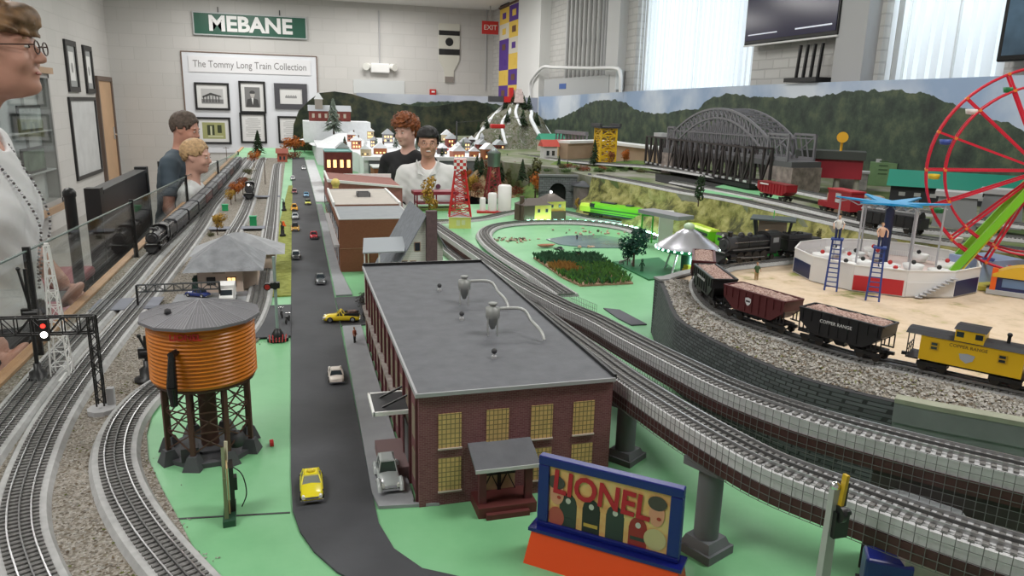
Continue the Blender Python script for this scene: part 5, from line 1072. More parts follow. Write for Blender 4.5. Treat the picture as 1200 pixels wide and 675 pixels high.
CL = [(376, 333, 'sedan', DN, ('graphite', (.10, .11, .12)), 'dark grey car with chrome bumper behind the yellow pickup', None),
      (347, 304, 'sedan', DN, ('black_car', (.02, .02, .022)), 'black and silver sedan on the left lane, nearest of the left lane cars', mat('silver_roof', (.5, .52, .53), .2)),
      (368, 280, 'sedan', DN, ('bright_red', (.62, .02, .04)), 'bright red sedan on the right lane', None),
      (346, 271, 'vintage', DN, ('amber_black', (.55, .30, .05)), 'amber and black vintage taxi behind the orange marker', BLACK),
      (346, 257, 'sedan', DN, ('silver_car', (.55, .58, .60)), 'silver white sedan behind the amber vintage taxi', None),
      (345, 247, 'vintage', DN, ('orange_yellow', (.80, .38, .02)), 'orange yellow sedan on the left lane behind the silver one', None),
      (361, 240, 'wagon', DN, ('lemon', (.75, .75, .12)), 'lemon yellow low car beside the kerb on the right lane', mat('roof_dark_green', (.08, .10, .06), .3)),
      (359, 231, 'sedan', DN, ('sky_blue', (.20, .42, .65)), 'light blue car ahead of the lemon yellow one', None),
      (345, 227, 'wagon', DN, ('maroon_car', (.22, .05, .06)), 'maroon car in the distance on the left lane', None),
      (343, 211, 'wagon', DN, ('white_van', (.75, .76, .78)), 'white van in the far left lane beside the white trackside lot', None),
      (356, 199, 'sedan', DN, ('white_coupe', (.78, .78, .8)), 'small white car at the far end of the right lane', None)]
for (a, b2, st, rz, (n_, c_), lab, rf) in CL:
    q = cpos(a, b2); car((q[0], q[1]+.03, RZ0), rz, st, paint(n_, c_), lab, roof=rf, sc=.9, small=True)
q = cpos(266, 356, .008); 
vn = thing('delivery_van', (q[0], q[1]+.03, .004), DN, 'white box van parked in front of the depot', 'van')
MB().box(-.024, .024, -.05, .018, .009, .062).build('box_body', WHITE, vn, bevel=.002); MB().side([(.018, .009), (.05, .009), (.05, .028), (.036, .034), (.028, .05), (.018, .05)], -.021, .021).build('cab', WHITE, vn, bevel=.001)
MB().add([(-.018, .0495*.0+.0372, .0335), (.018, .0372, .0335), (.018, .0294, .0495), (-.018, .0294, .0495)], [(0, 1, 2, 3)]).build('windshield', GLASSD, vn)
for sx in (-1, 1):
    for yy in (-.032, .032): MB().cyl((sx*.021-.004, yy, .009), (sx*.021+.004, yy, .009), .009, n=12).build('wheel', TYRE, vn)
q = cpos(224, 352, .008); car((q[0]+.015, q[1]+.05, .008), radians(60), 'sedan', paint('deep_blue_car', (.02, .04, .2)), 'dark blue car parked by the depot wall', small=True, sc=.8)
def bike(loc, rz, lab):
    t = thing('toy_motorcycle', loc, rz, lab, 'motorcycle')
    for yy in (-.018, .018): MB().lathe([(.007, -.002), (.009, -.001), (.009, .001), (.007, .002)], (0, yy, .009), 14, M=Euler((0, pi/2, 0)).to_matrix()).build('wheel', TYRE, t)
    MB().bar((0, -.018, .009), (0, .0, .016), .003).bar((0, .0, .016), (0, .018, .009), .003).cbox((0, -.004, .017), (.006, .018, .006)).build('frame', BLACK, t); MB().bar((-.008, .012, .026), (.008, .012, .026), .002).bar((0, .018, .009), (0, .012, .026), .002).build('handlebar', CHROME, t); return t
q = cpos(330, 371, .007); bike((q[0], q[1], .007), .1, 'black toy motorcycle parked on the pad behind the crossing signal'); q = cpos(333, 378, .007); bike((q[0]+.01, q[1], .007), -.2, 'second black toy motorcycle, nearest to the crossing signal')
q = G(1020, 700, 0)
ut_ = thing('blue_truck', (q.x+.02, q.y, 0), radians(-35), 'dark blue toy truck half hidden under the lower viaduct at the bottom right', 'truck')
MB().box(-.03, .03, -.02, .02, .012, .062).build('cab_body', mat('truck_blue', (.01, .02, .20), .3), ut_, bevel=.004); MB().cyl((.0, -.026, .03), (.0, -.02, .03), .011, n=14).build('yellow_hub', YEL, ut_); MB().box(-.034, .034, -.022, .022, .006, .012).build('chassis', BLACK, ut_)
for sx in (-1, 1):
    for yy in (-.017, .017): MB().cyl((sx*.02, yy-.004, .009), (sx*.02, yy+.004, .009), .009, n=12).build('wheel', TYRE, ut_)
q = G(1090, 590, .14); sd = thing('white_roof_shed', (q.x, q.y, 0), radians(-20), 'small shed with a white sloping roof seen in the gap between the viaducts', 'building')
MB().box(-.035, .035, -.03, .03, 0, .125).build('walls', mat('shed_wall', (.35, .3, .28), .8), sd); MB().add([(-.04, -.034, .125), (.04, -.034, .125), (.04, .034, .135), (-.04, .034, .135), (-.04, -.034, .13), (.04, -.034, .13), (.04, .034, .14), (-.04, .034, .14)], [(0, 3, 2, 1), (4, 5, 6, 7), (0, 1, 5, 4), (1, 2, 6, 5), (2, 3, 7, 6), (3, 0, 4, 7)]).build('roof', mat('shed_roof', (.72, .76, .80), .4), sd)
def truck_parts(t, x, nwheels=2, gap=.016, side_m=None):
    m = MB()
    for sy in (-1, 1):
        m.box(x-.026, x+.026, sy*.019-.002, sy*.019+.002, .010, .018)
    o = m.box(x-.008, x+.008, -.018, .018, .012, .020).build('bogie', side_m or BLACK, t)
    for k in range(nwheels):
        xx = x+(k-(nwheels-1)/2)*.032
        w = MB().cyl((xx, -.018, .0085), (xx, -.013, .0085), .0085, n=14).cyl((xx, .013, .0085), (xx, .018, .0085), .0085, n=14).cyl((xx, -.013, .0085), (xx, .013, .0085), .002, n=6); w.build('wheelset', mat('wheel_dark', (.04, .035, .03), .4, .4), o)
    return o
TOPR = .0185
def on_track(P, i): 
    d = tangent(P, i); return (P[i].x, P[i].y, P[i].z+TOPR), atan2(d.y, d.x)
def nearest(P, x, y): return min(range(len(P)), key=lambda i: (P[i].x-x)**2+(P[i].y-y)**2)
def hopper(loc, rz, body, label, shield=False, lettering=None, load=None):
    """local x along the car, length .20"""
    t = thing('ore_hopper', loc, rz, label, 'train car', 'ore hoppers of the train on the plateau'); L, Wd_, z0, z1 = .088, .029, .026, .075
    m = MB(); # slanted end hopper body
    prof = [(-L*.62, z0), (L*.62, z0), (L*.98, .050), (L, z1), (-L, z1), (-L*.98, .050)]
    for sy in (-1, 1): m.lside(prof, sy*Wd_-.0015, sy*Wd_+.0015)
    for s in (-1, 1):
        m.add([(s*L*.62, -Wd_, z0), (s*L*.62, Wd_, z0), (s*L*.98, Wd_, .052), (s*L*.98, -Wd_, .052)], [(0, 1, 2, 3)]); m.add([(s*L*.98, -Wd_, .052), (s*L*.98, Wd_, .052), (s*L, Wd_, z1), (s*L, -Wd_, z1)], [(0, 1, 2, 3)])
    m.add([(-L*.62, -Wd_, z0), (L*.62, -Wd_, z0), (L*.62, Wd_, z0), (-L*.62, Wd_, z0)], [(0, 3, 2, 1)]); m.build('body', body, t)
    m = MB()
    for k in range(9):
        x = -L*.9+k*L*.225
        for sy in (-1, 1): m.box(x-.001, x+.001, sy*(Wd_+.0015), sy*(Wd_+.0035), max(z0, .03 if abs(x) < L*.6 else .052), z1)
    for sy in (-1, 1): m.box(-L, L, sy*Wd_-.003, sy*Wd_+.003, z1-.002, z1+.002)
    for s in (-1, 1): m.box(s*L-.002, s*L+.002, -Wd_, Wd_, z1-.002, z1+.002)
    m.build('ribs', body, t)
    m = MB(); 
    for s in (-1, 1):
        m.box(s*L*.7-L*.3, s*L*.7+L*.3, -.01, .01, .020, .025)
        for sy in (-1, 1):
            for f in (.99, .88, .78): m.bar((s*L*f, sy*Wd_*.92, .024), (s*L*f, sy*Wd_*.92, .052 if f > .9 else .045), .002)
            m.bar((s*L*.7, sy*Wd_*.92, .025), (s*L, sy*Wd_*.92, .025), .0025)
    for k in range(3): m.taper((-.032+k*.032, 0, .012), (.018, .03), (.030, .05), .016)
    m.build('underframe', BLACK, t)
    # load
    m = MB(); nx, ny = 22, 7; rnd = random.Random(hash(label) % 1000 if False else len(label)); vs = []
    for i in range(nx+1):
        for j in range(ny+1):
            x = -L*.97+2*L*.97*i/nx; y = -Wd_*.95+2*Wd_*.95*j/ny; edge = i in (0, nx) or j in (0, ny)
            vs.append((x, y, z1-.003+(0 if edge else .004+.003*rnd.random())))
    m.add(vs, [(i*(ny+1)+j, (i+1)*(ny+1)+j, (i+1)*(ny+1)+j+1, i*(ny+1)+j+1) for i in range(nx) for j in range(ny)])
    m.build('ore_load', load, t)
    if shield:
        for sy in (-1, 1):
            o = MB(); s = .0085; c = (-.01, sy*(Wd_+.0040), .054); y1 = c[1]
            pts = [(-s, s*.8), (0, s*1.05), (s, s*.8), (s*.95, -s*.2), (s*.5, -s*.9), (0, -s*1.2), (-s*.5, -s*.9), (-s*.95, -s*.2)]
            o.add([(c[0]+p[0], y1, c[2]+p[1]) for p in pts], [tuple(range(8)) if sy < 0 else tuple(reversed(range(8)))]); so = o.build('shield_emblem', mat('emblem_white', (.7, .7, .72), .5), t)
            MB().box(c[0]-.006, c[0]+.006, min(y1, y1+sy*.0004), max(y1, y1+sy*.0004), c[2]-.002, c[2]+.002).build('emblem_band', DGREY, so)
    if lettering:
        for sy in (-1, 1): text_mesh('lettering', lettering, .0095, mat('letter_white', (.75, .75, .75), .5), t, (-.005, sy*(Wd_+.004), .058), (pi/2, 0, 0 if sy < 0 else pi), depth=.0003)
    for x in (-L*.68, L*.68): truck_parts(t, x)
    for s in (-1, 1): MB().box(min(s*L, s*(L+.014)), max(s*L, s*(L+.014)), -.003, .003, .018, .024).build('coupler', BLACK, t)
    return t
ORE = mat_mix('pink_ore', [(.22, .12, .10), (.50, .32, .27), (.62, .45, .40), (.36, .22, .18)], 330, .9, 1.0)
OXB = mat('oxide_red_body', (.095, .018, .020), .45); HBK = mat('hopper_black', (.014, .014, .016), .4)
def caboose(loc, rz, label):
    t = thing('caboose', loc, rz, label, 'train car'); CY = mat('caboose_yellow', (.82, .50, .01), .4); RB = mat('caboose_roof', (.02, .02, .024), .5)
    L, w_ = .082, .029
    MB().box(-L, L, -w_, w_, .024, .072).build('body', CY, t); MB().lside([(-L-.022, 0), (L+.022, 0), (L+.022, 0), (-L-.022, 0)], 0, 0)
    m = MB(); m.side([(-w_-.003, .071), (w_+.003, .071), (w_*.6, .0765), (0, .078), (-w_*.6, .0765)], -L-.026, L+.026); m.build('roof', RB, t)
    m = MB(); m.box(-.028, .018, -w_-.001, w_+.001, .072, .094); m.build('cupola', CY, t); MB().side([(-w_-.004, .094), (w_+.004, .094), (0, .098)], -.031, .021).build('cupola_roof', RB, t)
    for sy in (-1, 1):
        yy = sy*(w_+.0012)
        for x in (-.02, .01): MB().box(x-.006, x+.006, min(yy, yy-sy*.002), max(yy, yy-sy*.002)+.0003, .080, .090).build('cupola_window', GLASSD, t)
        for x in (-.058, .05):
            f = MB().box(x-.007, x+.007, yy-.0006, yy+.0006, .046, .062).build('window', mat('window_frame_yellow', (.6, .35, .01), .5), t)
            m = MB(); 
            for dz in (.048, .0555): m.box(x-.005, x+.005, yy-.001, yy+.001, dz, dz+.005)
            m.build('pane', GLASSD, f)
        text_mesh('lettering', 'COPPER RANGE', .0085, mat('letter_brown', (.14, .07, .02), .5), t, (-.004, sy*(w_+.0004), .062), (pi/2, 0, 0 if sy < 0 else pi), depth=.0002)
        s = .010; pts = [(-s*1.3, s*.7), (0, s*.9), (s*1.3, s*.7), (s, -s*.3), (0, -s*.9), (-s, -s*.3)]
        o = MB().add([(-.004+p[0], sy*(w_+.0008), .042+p[1]) for p in pts], [tuple(range(6)) if sy < 0 else tuple(reversed(range(6)))]).build('shield_emblem', mat('emblem_grey', (.42, .45, .50), .4), t)
    MB().cyl((.052, 0, .076), (.052, 0, .092), .003, n=8).sph((.052, 0, .093), .0045, 8).build('smokestack', BLACK, t)
    m = MB()
    for s in (-1, 1):
        m.box(min(s*L, s*(L+.022)), max(s*L, s*(L+.022)), -w_, w_, .022, .025)
        for sy in (-1, 1):
            m.bar((s*(L+.021), sy*w_*.92, .024), (s*(L+.021), sy*w_*.92, .072), .0018).bar((s*(L+.021), sy*w_*.3, .024), (s*(L+.021), sy*w_*.3, .045), .0015)
        m.bar((s*(L+.021), -w_*.92, .045), (s*(L+.021), w_*.92, .045), .0018).bar((s*(L+.021), -w_*.92, .036), (s*(L+.021), w_*.92, .036), .0014)
    m.build('platform_railing', BLACK, t); MB().box(-L, L, -.012, .012, .016, .024).build('underframe', BLACK, t)
    for x in (-L*.72, L*.72): truck_parts(t, x)
    for s in (-1, 1): MB().box(min(s*(L+.02), s*(L+.034)), max(s*(L+.02), s*(L+.034)), -.003, .003, .018, .024).build('coupler', BLACK, t)
    return t
def steam_loco(loc, rz, label, name='steam_locomotive', lit=False, L=.30):
    """faces +x"""
    t = thing(name, loc, rz, label, 'locomotive'); BK = mat('loco_black', (.016, .016, .018), .32); BK2 = mat('loco_smoke_grey', (.05, .05, .055), .4)
    MB().cyl((-.055, 0, .058), (.085, 0, .058), .0235, n=24).cyl((-.012, 0, .058), (-.008, 0, .058), .0245, n=24).cyl((.03, 0, .058), (.034, 0, .058), .0245, n=24).build('boiler', BK, t)
    MB().cyl((.085, 0, .058), (.118, 0, .058), .0255, n=24).cyl((.118, 0, .058), (.123, 0, .058), .021, .017, 24).cyl((.123, 0, .058), (.126, 0, .058), .006, n=10).build('smokebox', BK2, t)
    hl = MB().cyl((.116, 0, .088), (.128, 0, .088), .0065, n=14).build('headlight', BK2, t); MB().cyl((.128, 0, .088), (.129, 0, .088), .005, n=12).build('lens', LAMP if lit else mat('lens_pale', (.7, .7, .65), .2), hl)
    MB().lathe([(.007, .078), (.0075, .095), (.009, .098), (.006, .098), (.005, .09)], (.098, 0, 0), 14).build('smokestack', BK, t)
    MB().lathe([(.011, .076), (.010, .088), (.006, .093), (0, .094)], (.05, 0, 0), 14).build('steam_dome', BK, t); MB().lathe([(.010, .076), (.009, .086), (.005, .091), (0, .092)], (.012, 0, 0), 14).build('sand_dome', BK, t)
    m = MB(); m.box(-.098, -.052, -.029, .029, .030, .082); m.build('cab', BK, t); MB().side([(-.032, .081), (.032, .081), (.020, .090), (0, .093), (-.020, .090)], -.104, -.048).build('cab_roof', BK, t)
    for sy in (-1, 1):
        MB().box(-.088, -.064, sy*.0295-.0006, sy*.0295+.0006, .058, .074).build('cab_window', mat('cab_window_grey', (.25, .26, .27), .2), t)
        MB().box(-.052, .108, sy*.027-.003, sy*.027+.003, .042, .045).build('running_board', mat('running_board_grey', (.12, .12, .12), .5), t)
        MB().tube([(-.05, sy*.026, .066), (.03, sy*.026, .066), (.10, sy*.026, .066)], .0009, 5).build('handrail', CHROME, t)
        MB().cyl((.092, sy*.025, .022), (.118, sy*.025, .022), .0095, n=14).build('cylinder', BK, t)
        for k in range(4):
            x = -.035+k*.034; w = MB().cyl((x, sy*.018, .0165), (x, sy*.0225, .0165), .0165, n=20).build('driving_wheel', mat('wheel_dark', (.04, .035, .03), .4, .4), t)
        MB().bar((-.035, sy*.0245, .014), (.067, sy*.0245, .014), .0035, .002).bar((-.0, sy*.0265, .014), (.095, sy*.0265, .021), .003, .002).build('side_rod', mat('rod_steel', (.4, .4, .42), .3, .8), t)
    MB().box(-.10, .125, -.015, .015, .018, .036).build('frame', BK, t); MB().box(.118, .132, -.027, .027, .026, .034).add([(.130, -.024, .026), (.130, .024, .026), (.150, .006, .003), (.150, -.006, .003), (.132, -.024, .006), (.132, .024, .006)], [(0, 3, 2, 1), (0, 4, 3), (1, 2, 5), (4, 5, 2, 3)]).build('pilot', BK, t)
    MB().bar((.133, -.02, .036), (.133, .02, .036), .0015).build('pilot_rail', mat('rail_white_thin', (.6, .6, .6), .4), t)
    w = MB()
    for sy in (-1, 1): w.cyl((.125, sy*.013, .008), (.125, sy*.018, .008), .008, n=12).cyl((-.078, sy*.013, .009), (-.078, sy*.018, .009), .009, n=12)
    w.build('truck_wheels', mat('wheel_dark', (.04, .035, .03), .4, .4), t); return t
def tender(loc, rz, label):
    t = thing('tender', loc, rz, label, 'train car'); BK = mat('loco_black', (.016, .016, .018), .32); MB().box(-.075, .075, -.028, .028, .024, .062).box(-.03, .075, -.027, .027, .062, .078).build('body', BK, t, bevel=.002)
    m = MB(); [m.sph((-.0+.06*random.random(), random.uniform(-.018, .018), .078), random.uniform(.004, .008), 6) for _ in range(18)]; m.build('coal_load', mat('coal', (.01, .01, .01), .5), t)
    for x in (-.045, .045): truck_parts(t, x)
    return t
def place_on(P, pxy, z): q = G(*pxy, z); return nearest(P, q.x, q.y)
iC = place_on(OT, (1128, 452), PZ); pos, rz = on_track(OT, iC); caboose(pos, rz, 'bright yellow caboose with black roof at the tail of the ore train')
def arc_index(P, i, dist):
    s = 0; st = -1 if dist < 0 else 1; dist = abs(dist)
    while 0 < i < len(P)-1 and s < dist: s += (P[i+st]-P[i]).length; i += st
    return i
CARL = .205
ih = arc_index(OT, iC, -.222)
specs = [(HBK, 'black ore hopper coupled to the yellow caboose', False, 'COPPER RANGE'), (OXB, 'dark red ore hopper with a white shield between two black hoppers', True, None), (HBK, 'black ore hopper on the tightest part of the curve', False, 'COPPER RANGE'), (OXB, 'dark red ore hopper furthest round the bend, beside the black locomotive', False, None)]
for bm, lab, shd, let in specs:
    pos, rz = on_track(OT, ih); t_ = hopper(pos, rz, bm, lab, shd, let, ORE); ih = arc_index(OT, ih, -CARL+.005)
pos = G(872, 306, PZ); d = G(930, 312, PZ)-G(860, 308, PZ)
BT = make_track('inner_track', px([(835, 316, PZ), (870, 312, PZ), (930, 306, PZ), (1000, 300, PZ), (1060, 300, PZ)]), 'inner track on the plateau under the black steam locomotive', kind='flat', bw=.03)
i_ = nearest(BT, *G(874, 310, PZ)[:2]); pos, rz = on_track(BT, i_); steam_loco((pos[0], pos[1], pos[2]), rz+pi, 'black steam locomotive on the plateau behind the ore hoppers'); 
i2 = arc_index(BT, i_, .20); pos, rz = on_track(BT, i2); tender(pos, rz+pi, 'black coal tender behind the plateau locomotive, below the green control tower')
i0 = nearest(A, *G(168, 300, .004)[:2]); i0 = arc_index(A, i0, .10)
pos, rz = on_track(A, i0); steam_loco(pos, rz+pi, 'black steam locomotive leading the long dark train along the glass', lit=False)
ia_ = arc_index(A, i0, .195); pos, rz = on_track(A, ia_); tender(pos, rz+pi, 'black tender right behind the locomotive of the long dark train')
ia_ = arc_index(A, ia_, .225)
def coach(loc, rz, label, col, roofc, L=.15, group=None):
    t = thing('railroad_car', loc, rz, label, 'train car', group); w_ = .029
    MB().box(-L, L, -w_, w_, .022, .070).build('body', col, t); MB().side([(-w_-.001, .070), (w_+.001, .070), (w_*.75, .079), (0, .082), (-w_*.75, .079)], -L, L).build('roof', roofc, t)
    for k in range(7):
        x = -L+L*2*(k+.5)/7
        MB().bar((x, -w_*.8, .0805), (x, w_*.8, .0805), .003, .002).build('roof_rib', mat('rib_black', (.02, .02, .02), .5), t)
        for sy in (-1, 1): MB().box(x-.009, x+.009, sy*w_-.0008, sy*w_+.0008, .046, .060).build('window', mat('coach_window', (.06, .06, .07), .2), t)
    for x in (-L*.72, L*.72): truck_parts(t, x)
    return t
cols = [(mat('coach_dark', (.03, .03, .036), .4), 'dark grey'), (mat('coach_black', (.02, .02, .023), .4), 'black'), (mat('coach_maroon', (.10, .025, .025), .4), 'maroon'), (mat('coach_purple_grey', (.07, .05, .07), .4), 'purple grey')]
RFK = mat('coach_roof', (.085, .09, .10), .5)
k = 0; ordn = ['coupled to the tender', 'second behind the tender', 'third behind the tender', 'fourth behind the tender', 'fifth behind the tender', 'sixth behind the tender', 'seventh behind the tender', 'eighth behind the tender', 'ninth behind the tender', 'tenth behind the tender', 'eleventh behind the tender', 'last before the glass end']
while ia_ < len(A)-16 and k < 12:
    pos, rz = on_track(A, ia_); c, cn = cols[(0, 1, 0, 2, 1, 2, 3, 1, 2, 0, 1, 3)[k]]
    coach(pos, rz, f'{cn} railroad car of the long train, {ordn[k]}', c, RFK, group='cars of the long dark train'); ia_ = arc_index(A, ia_, .325); k += 1
iC2 = nearest(C_, *G(293, 236, .004)[:2]); pos, rz = on_track(C_, iC2); steam_loco((pos[0], pos[1]+.12, pos[2]), rz+(0 if tangent(C_, iC2).y < 0 else pi), 'small dark locomotive with a glowing white headlight on the middle track', lit=True)
def red_hopper(P, pxy, lab):
    i = nearest(P, *G(*pxy, RZ)[:2]); pos, rz = on_track(P, i); t = thing('red_hopper_car', pos, rz, lab, 'train car'); c = mat('caboose_red', (.30, .012, .02), .4); L = .12
    m = MB(); prof = [(-L*.7, .024), (L*.7, .024), (L, .045), (L, .075), (-L, .075), (-L, .045)]; m.lside(prof, -.03, .03); m.build('body', c, t)
    m = MB(); [m.box(-L+k*L*.2, -L+k*L*.2+.003, -.033, .033, .03, .076) for k in range(1, 10)]; m.build('ribs', c, t); MB().box(-L, L, -.031, .031, .075, .079).build('roof', mat('caboose_red_dark', (.2, .01, .012), .4), t)
    MB().box(-.09, -.02, -.0345, -.033, .066, .072).build('white_lettering', WHITE, t)
    for x in (-.08, .08): truck_parts(t, x)
    return t
red_hopper(R2, (897, 238), 'red covered hopper car standing on the ledge track left of the red crane car')
i = nearest(R2, *G(968, 255, RZ)[:2]); pos, rz = on_track(R2, i); t = thing('red_work_car', pos, rz, 'red crane cab car with grey shutters on the ledge behind the ride', 'train car'); c = mat('caboose_red', (.30, .012, .02), .4)
MB().box(-.10, .12, -.03, .03, .022, .045).build('deck_body', c, t); MB().box(-.035, .12, -.03, .03, .045, .098).build('cab', c, t); MB().box(-.04, .125, -.033, .033, .098, .104).build('cab_roof', mat('caboose_red_bright', (.42, .02, .03), .4), t)
MB().box(.02, .055, -.032, -.03, .07, .088).box(.02, .055, -.032, -.03, .05, .065).build('shutter', LGREY, t)
for x in (-.075, .085): truck_parts(t, x)
def gondola(P, pxy, z, col, lab, L=.12, nm='gondola_car'):
    i = nearest(P, *G(*pxy, z)[:2]); pos, rz = on_track(P, i); t = thing(nm, pos, rz, lab, 'train car'); m = MB().box(-L, L, -.028, .028, .022, .060); m.build('body', col, t)
    m = MB(); [m.box(-L+k*L*.25-.001, -L+k*L*.25+.002, -.030, .030, .024, .062) for k in range(1, 8)]; m.cyl((-L*.9, 0, .06), (L*.9, 0, .06), .022, n=14).build('tank_top', col, t)
    for x in (-L*.7, L*.7): truck_parts(t, x)
    return t
gondola(R1, (1030, 278), RZ, mat('tank_black', (.015, .015, .018), .35), 'black tank car on the front ledge track behind the ride canopy')
LIME = mat('lime_green_paint', (.16, .52, .02), .35); LIMD = mat('lime_dark', (.04, .14, .02), .5); LIMY = mat('lime_yellow', (.55, .75, .08), .35)
i = nearest(L2, *G(722, 264, 0)[:2]); pos, rz = on_track(L2, i); gl = thing('green_locomotive', pos, rz, 'bright lime green streamlined locomotive in front of the round roundhouse', 'locomotive')
MB().side([(-.03, .03), (.03, .03), (.03, .075), (.018, .088), (-.018, .088), (-.03, .075)], -.22, .24).build('body', LIME, gl); MB().side([(-.03, .03), (.03, .03), (.03, .06), (.018, .075), (-.018, .075), (-.03, .06)], -.30, -.22).build('nose', LIMY, gl)
MB().box(-.22, .24, -.0315, -.030, .05, .058).box(-.22, .24, -.0315, -.03, .035, .04).build('side_stripe', LIMD, gl); MB().box(-.16, -.06, -.014, .014, .088, .096).box(.02, .06, -.014, .014, .088, .096).build('roof_fan', DGREY, gl); MB().box(-.225, -.19, -.031, .031, .06, .082).build('cab_window', GLASSD, gl)
for x in (-.2, .16): truck_parts(gl, x, 3)
MB().box(-.28, .22, -.02, .02, .018, .03).build('underframe', BLACK, gl)
for (pxy, lab) in (((818, 288), 'lime green coach seen right behind the flying saucer'), ((858, 302), 'lime green and black coach behind the plateau locomotive')):
    i = nearest(L2, *G(*pxy, 0)[:2]); pos, rz = on_track(L2, i); t = thing('green_coach', pos, rz, lab, 'train car'); MB().box(-.115, .115, -.03, .03, .022, .07).build('body', LIME, t); MB().side([(-.031, .07), (.031, .07), (.02, .08), (-.02, .08)], -.118, .118).build('roof', LIMY if 'saucer' in lab else BLACK, t); MB().box(-.10, .10, -.031, -.03, .045, .060).build('window_band', GLASSD, t)
    for x in (-.08, .08): truck_parts(t, x)
ov = thing('overpass', G(779, 282, 0), 0, 'grey overpass slab on a pale pier between the green trains', 'bridge'); o = ov.location
a, b = G(757, 246, .17)-o, G(804, 255, .17)-o; m = MB(); m.sweep([a, b], [(-.05, -.012), (-.05, .006), (.05, .006), (.05, -.012)]); m.build('slab', mat('slab_grey', (.25, .25, .27), .7), ov)
MB().cbox((.0, .0, .076), (.07, .05, .152), radians(-25)).build('pier', mat('pier_pale', (.55, .54, .5), .8), ov)
gt2 = thing('green_gate_frame', G(757, 284, 0), radians(-25), 'bright green upright frame at the left end of the overpass', 'frame'); m = MB().box(-.03, -.022, -.01, .01, 0, .14).box(.022, .03, -.01, .01, 0, .14); m.build('upright', mat('frame_green', (.06, .42, .04), .4), gt2); MB().box(-.03, .03, -.01, .01, .132, .142).build('crossbar', mat('frame_green', (.06, .42, .04), .4), gt2)
def yhouse():
    q = G(632, 260, 0); t = thing('yellow_house', q, radians(8), 'yellow and brown two storey house with hipped brown roof near the tunnel portal', 'building'); YH = mat('house_yellow', (.72, .56, .12), .6); BH = mat('house_brown', (.10, .065, .045), .7); RF = mat('house_roof', (.12, .10, .09), .8)
    MB().box(-.03, .075, 0, .13, 0, .095).build('front_walls', YH, t); MB().box(-.10, -.03, 0, .13, 0, .095).build('brown_wing', BH, t); m = MB(); hip(m, -.104, .079, -.004, .134, .095, .035, .04); m.build('roof', RF, t)
    MB().box(.075, .20, .06, .20, 0, .105).build('rear_walls', YH, t); MB().box(.085, .19, .035, .06, 0, .05).build('porch', BH, t); m = MB(); hip(m, .07, .205, .055, .205, .105, .04, .02); m.build('rear_roof', RF, t); MB().box(-.10, -.08, .04, .06, 0, .145).build('chimney', BH, t)
    for x, z in ((-.005, .055), (.045, .055)): hwin(t, x, z, .014, .018)
    for x, z in ((.11, .072), (.16, .072)): hwin(t, x, z, .014, .016, y=.058)
    MB().sph((.13, .12, .155), .008, 8).build('roof_lamp', LAMP, t)
yhouse()
pt = thing('tunnel_portal', G(653, 243, 0), radians(-14), 'dark grey stone tunnel portal with an arched black opening', 'portal'); PW_ = .125; PHt = hgt(G(653, 243, 0), 207)
arch = [(.055*cos(pi*i/14), .105+.055*sin(pi*i/14)) for i in range(15)]
outl = [(-PW_, 0), (-PW_, PHt), (PW_, PHt), (PW_, 0)]
m = MB(); PS = mat_brick('portal_stone', (.10, .105, .115), (.13, .135, .145), (.06, .06, .065), .03, .015, .1, .85, .5)
R_ = [(.055, 0)]+arch+[(-.055, 0)]
def ringwall(m, inner, outer, y0, y1):
    n = len(inner); 
    for y in (y0, y1): pass
    vs = [(p[0], y0, p[1]) for p in inner]+[(p[0], y0, p[1]) for p in outer]+[(p[0], y1, p[1]) for p in inner]+[(p[0], y1, p[1]) for p in outer]
    fs = []
    for i in range(n-1): fs += [(i, i+1, n+i+1, n+i), (2*n+i, 3*n+i, 3*n+i+1, 2*n+i+1), (i, 2*n+i, 2*n+i+1, i+1), (n+i, n+i+1, 3*n+i+1, 3*n+i)]
    m.add(vs, fs)
outr2 = [(PW_, 0)]+[(max(-PW_, min(PW_, PW_*1.5*cos(pi*i/14))), min(PHt, PHt*1.7*sin(pi*i/14) if 0 < i < 14 else PHt*.5)) for i in range(15)]+[(-PW_, 0)]
ringwall(m, R_, outr2, 0, .03); m.build('stone_front', PS, pt); m = MB(); m.box(-PW_-.006, PW_+.006, -.006, .036, PHt, PHt+.012); m.build('coping', mat('portal_cap', (.16, .165, .17), .8), pt)
MB().add([(p[0], .029, p[1]) for p in R_], [tuple(range(len(R_)))]).build('tunnel_mouth', mat('mouth_black', (.006, .006, .006), 1), pt)
q = G(541, 268, 0); rt2 = thing('checkered_tower', (q.x, q.y+.05, 0), radians(-10), 'red lattice tower with red and white checkered top on a yellow hut', 'tower'); Ht = hgt((q.x, q.y+.05, 0), 186)
MB().box(-.058, .058, -.045, .045, 0, .062).build('yellow_hut', mat('hut_yellow', (.78, .72, .22), .6), rt2); MB().box(-.02, .0, -.046, -.045, .015, .045).box(.008, .028, -.046, -.045, .02, .045).build('hut_window', mat('hut_window', (.75, .72, .45), .5), rt2)
m = MB(); hip(m, -.066, .066, -.052, .052, .062, .018, .02); m.build('hut_roof', mat('hut_roof_pale', (.6, .61, .62), .6), rt2)
m = MB(); RL = mat('tower_red', (.62, .03, .03), .4); ra, rb = .058, .026; nseg = 7; z0_, z1_ = .062, Ht-.06
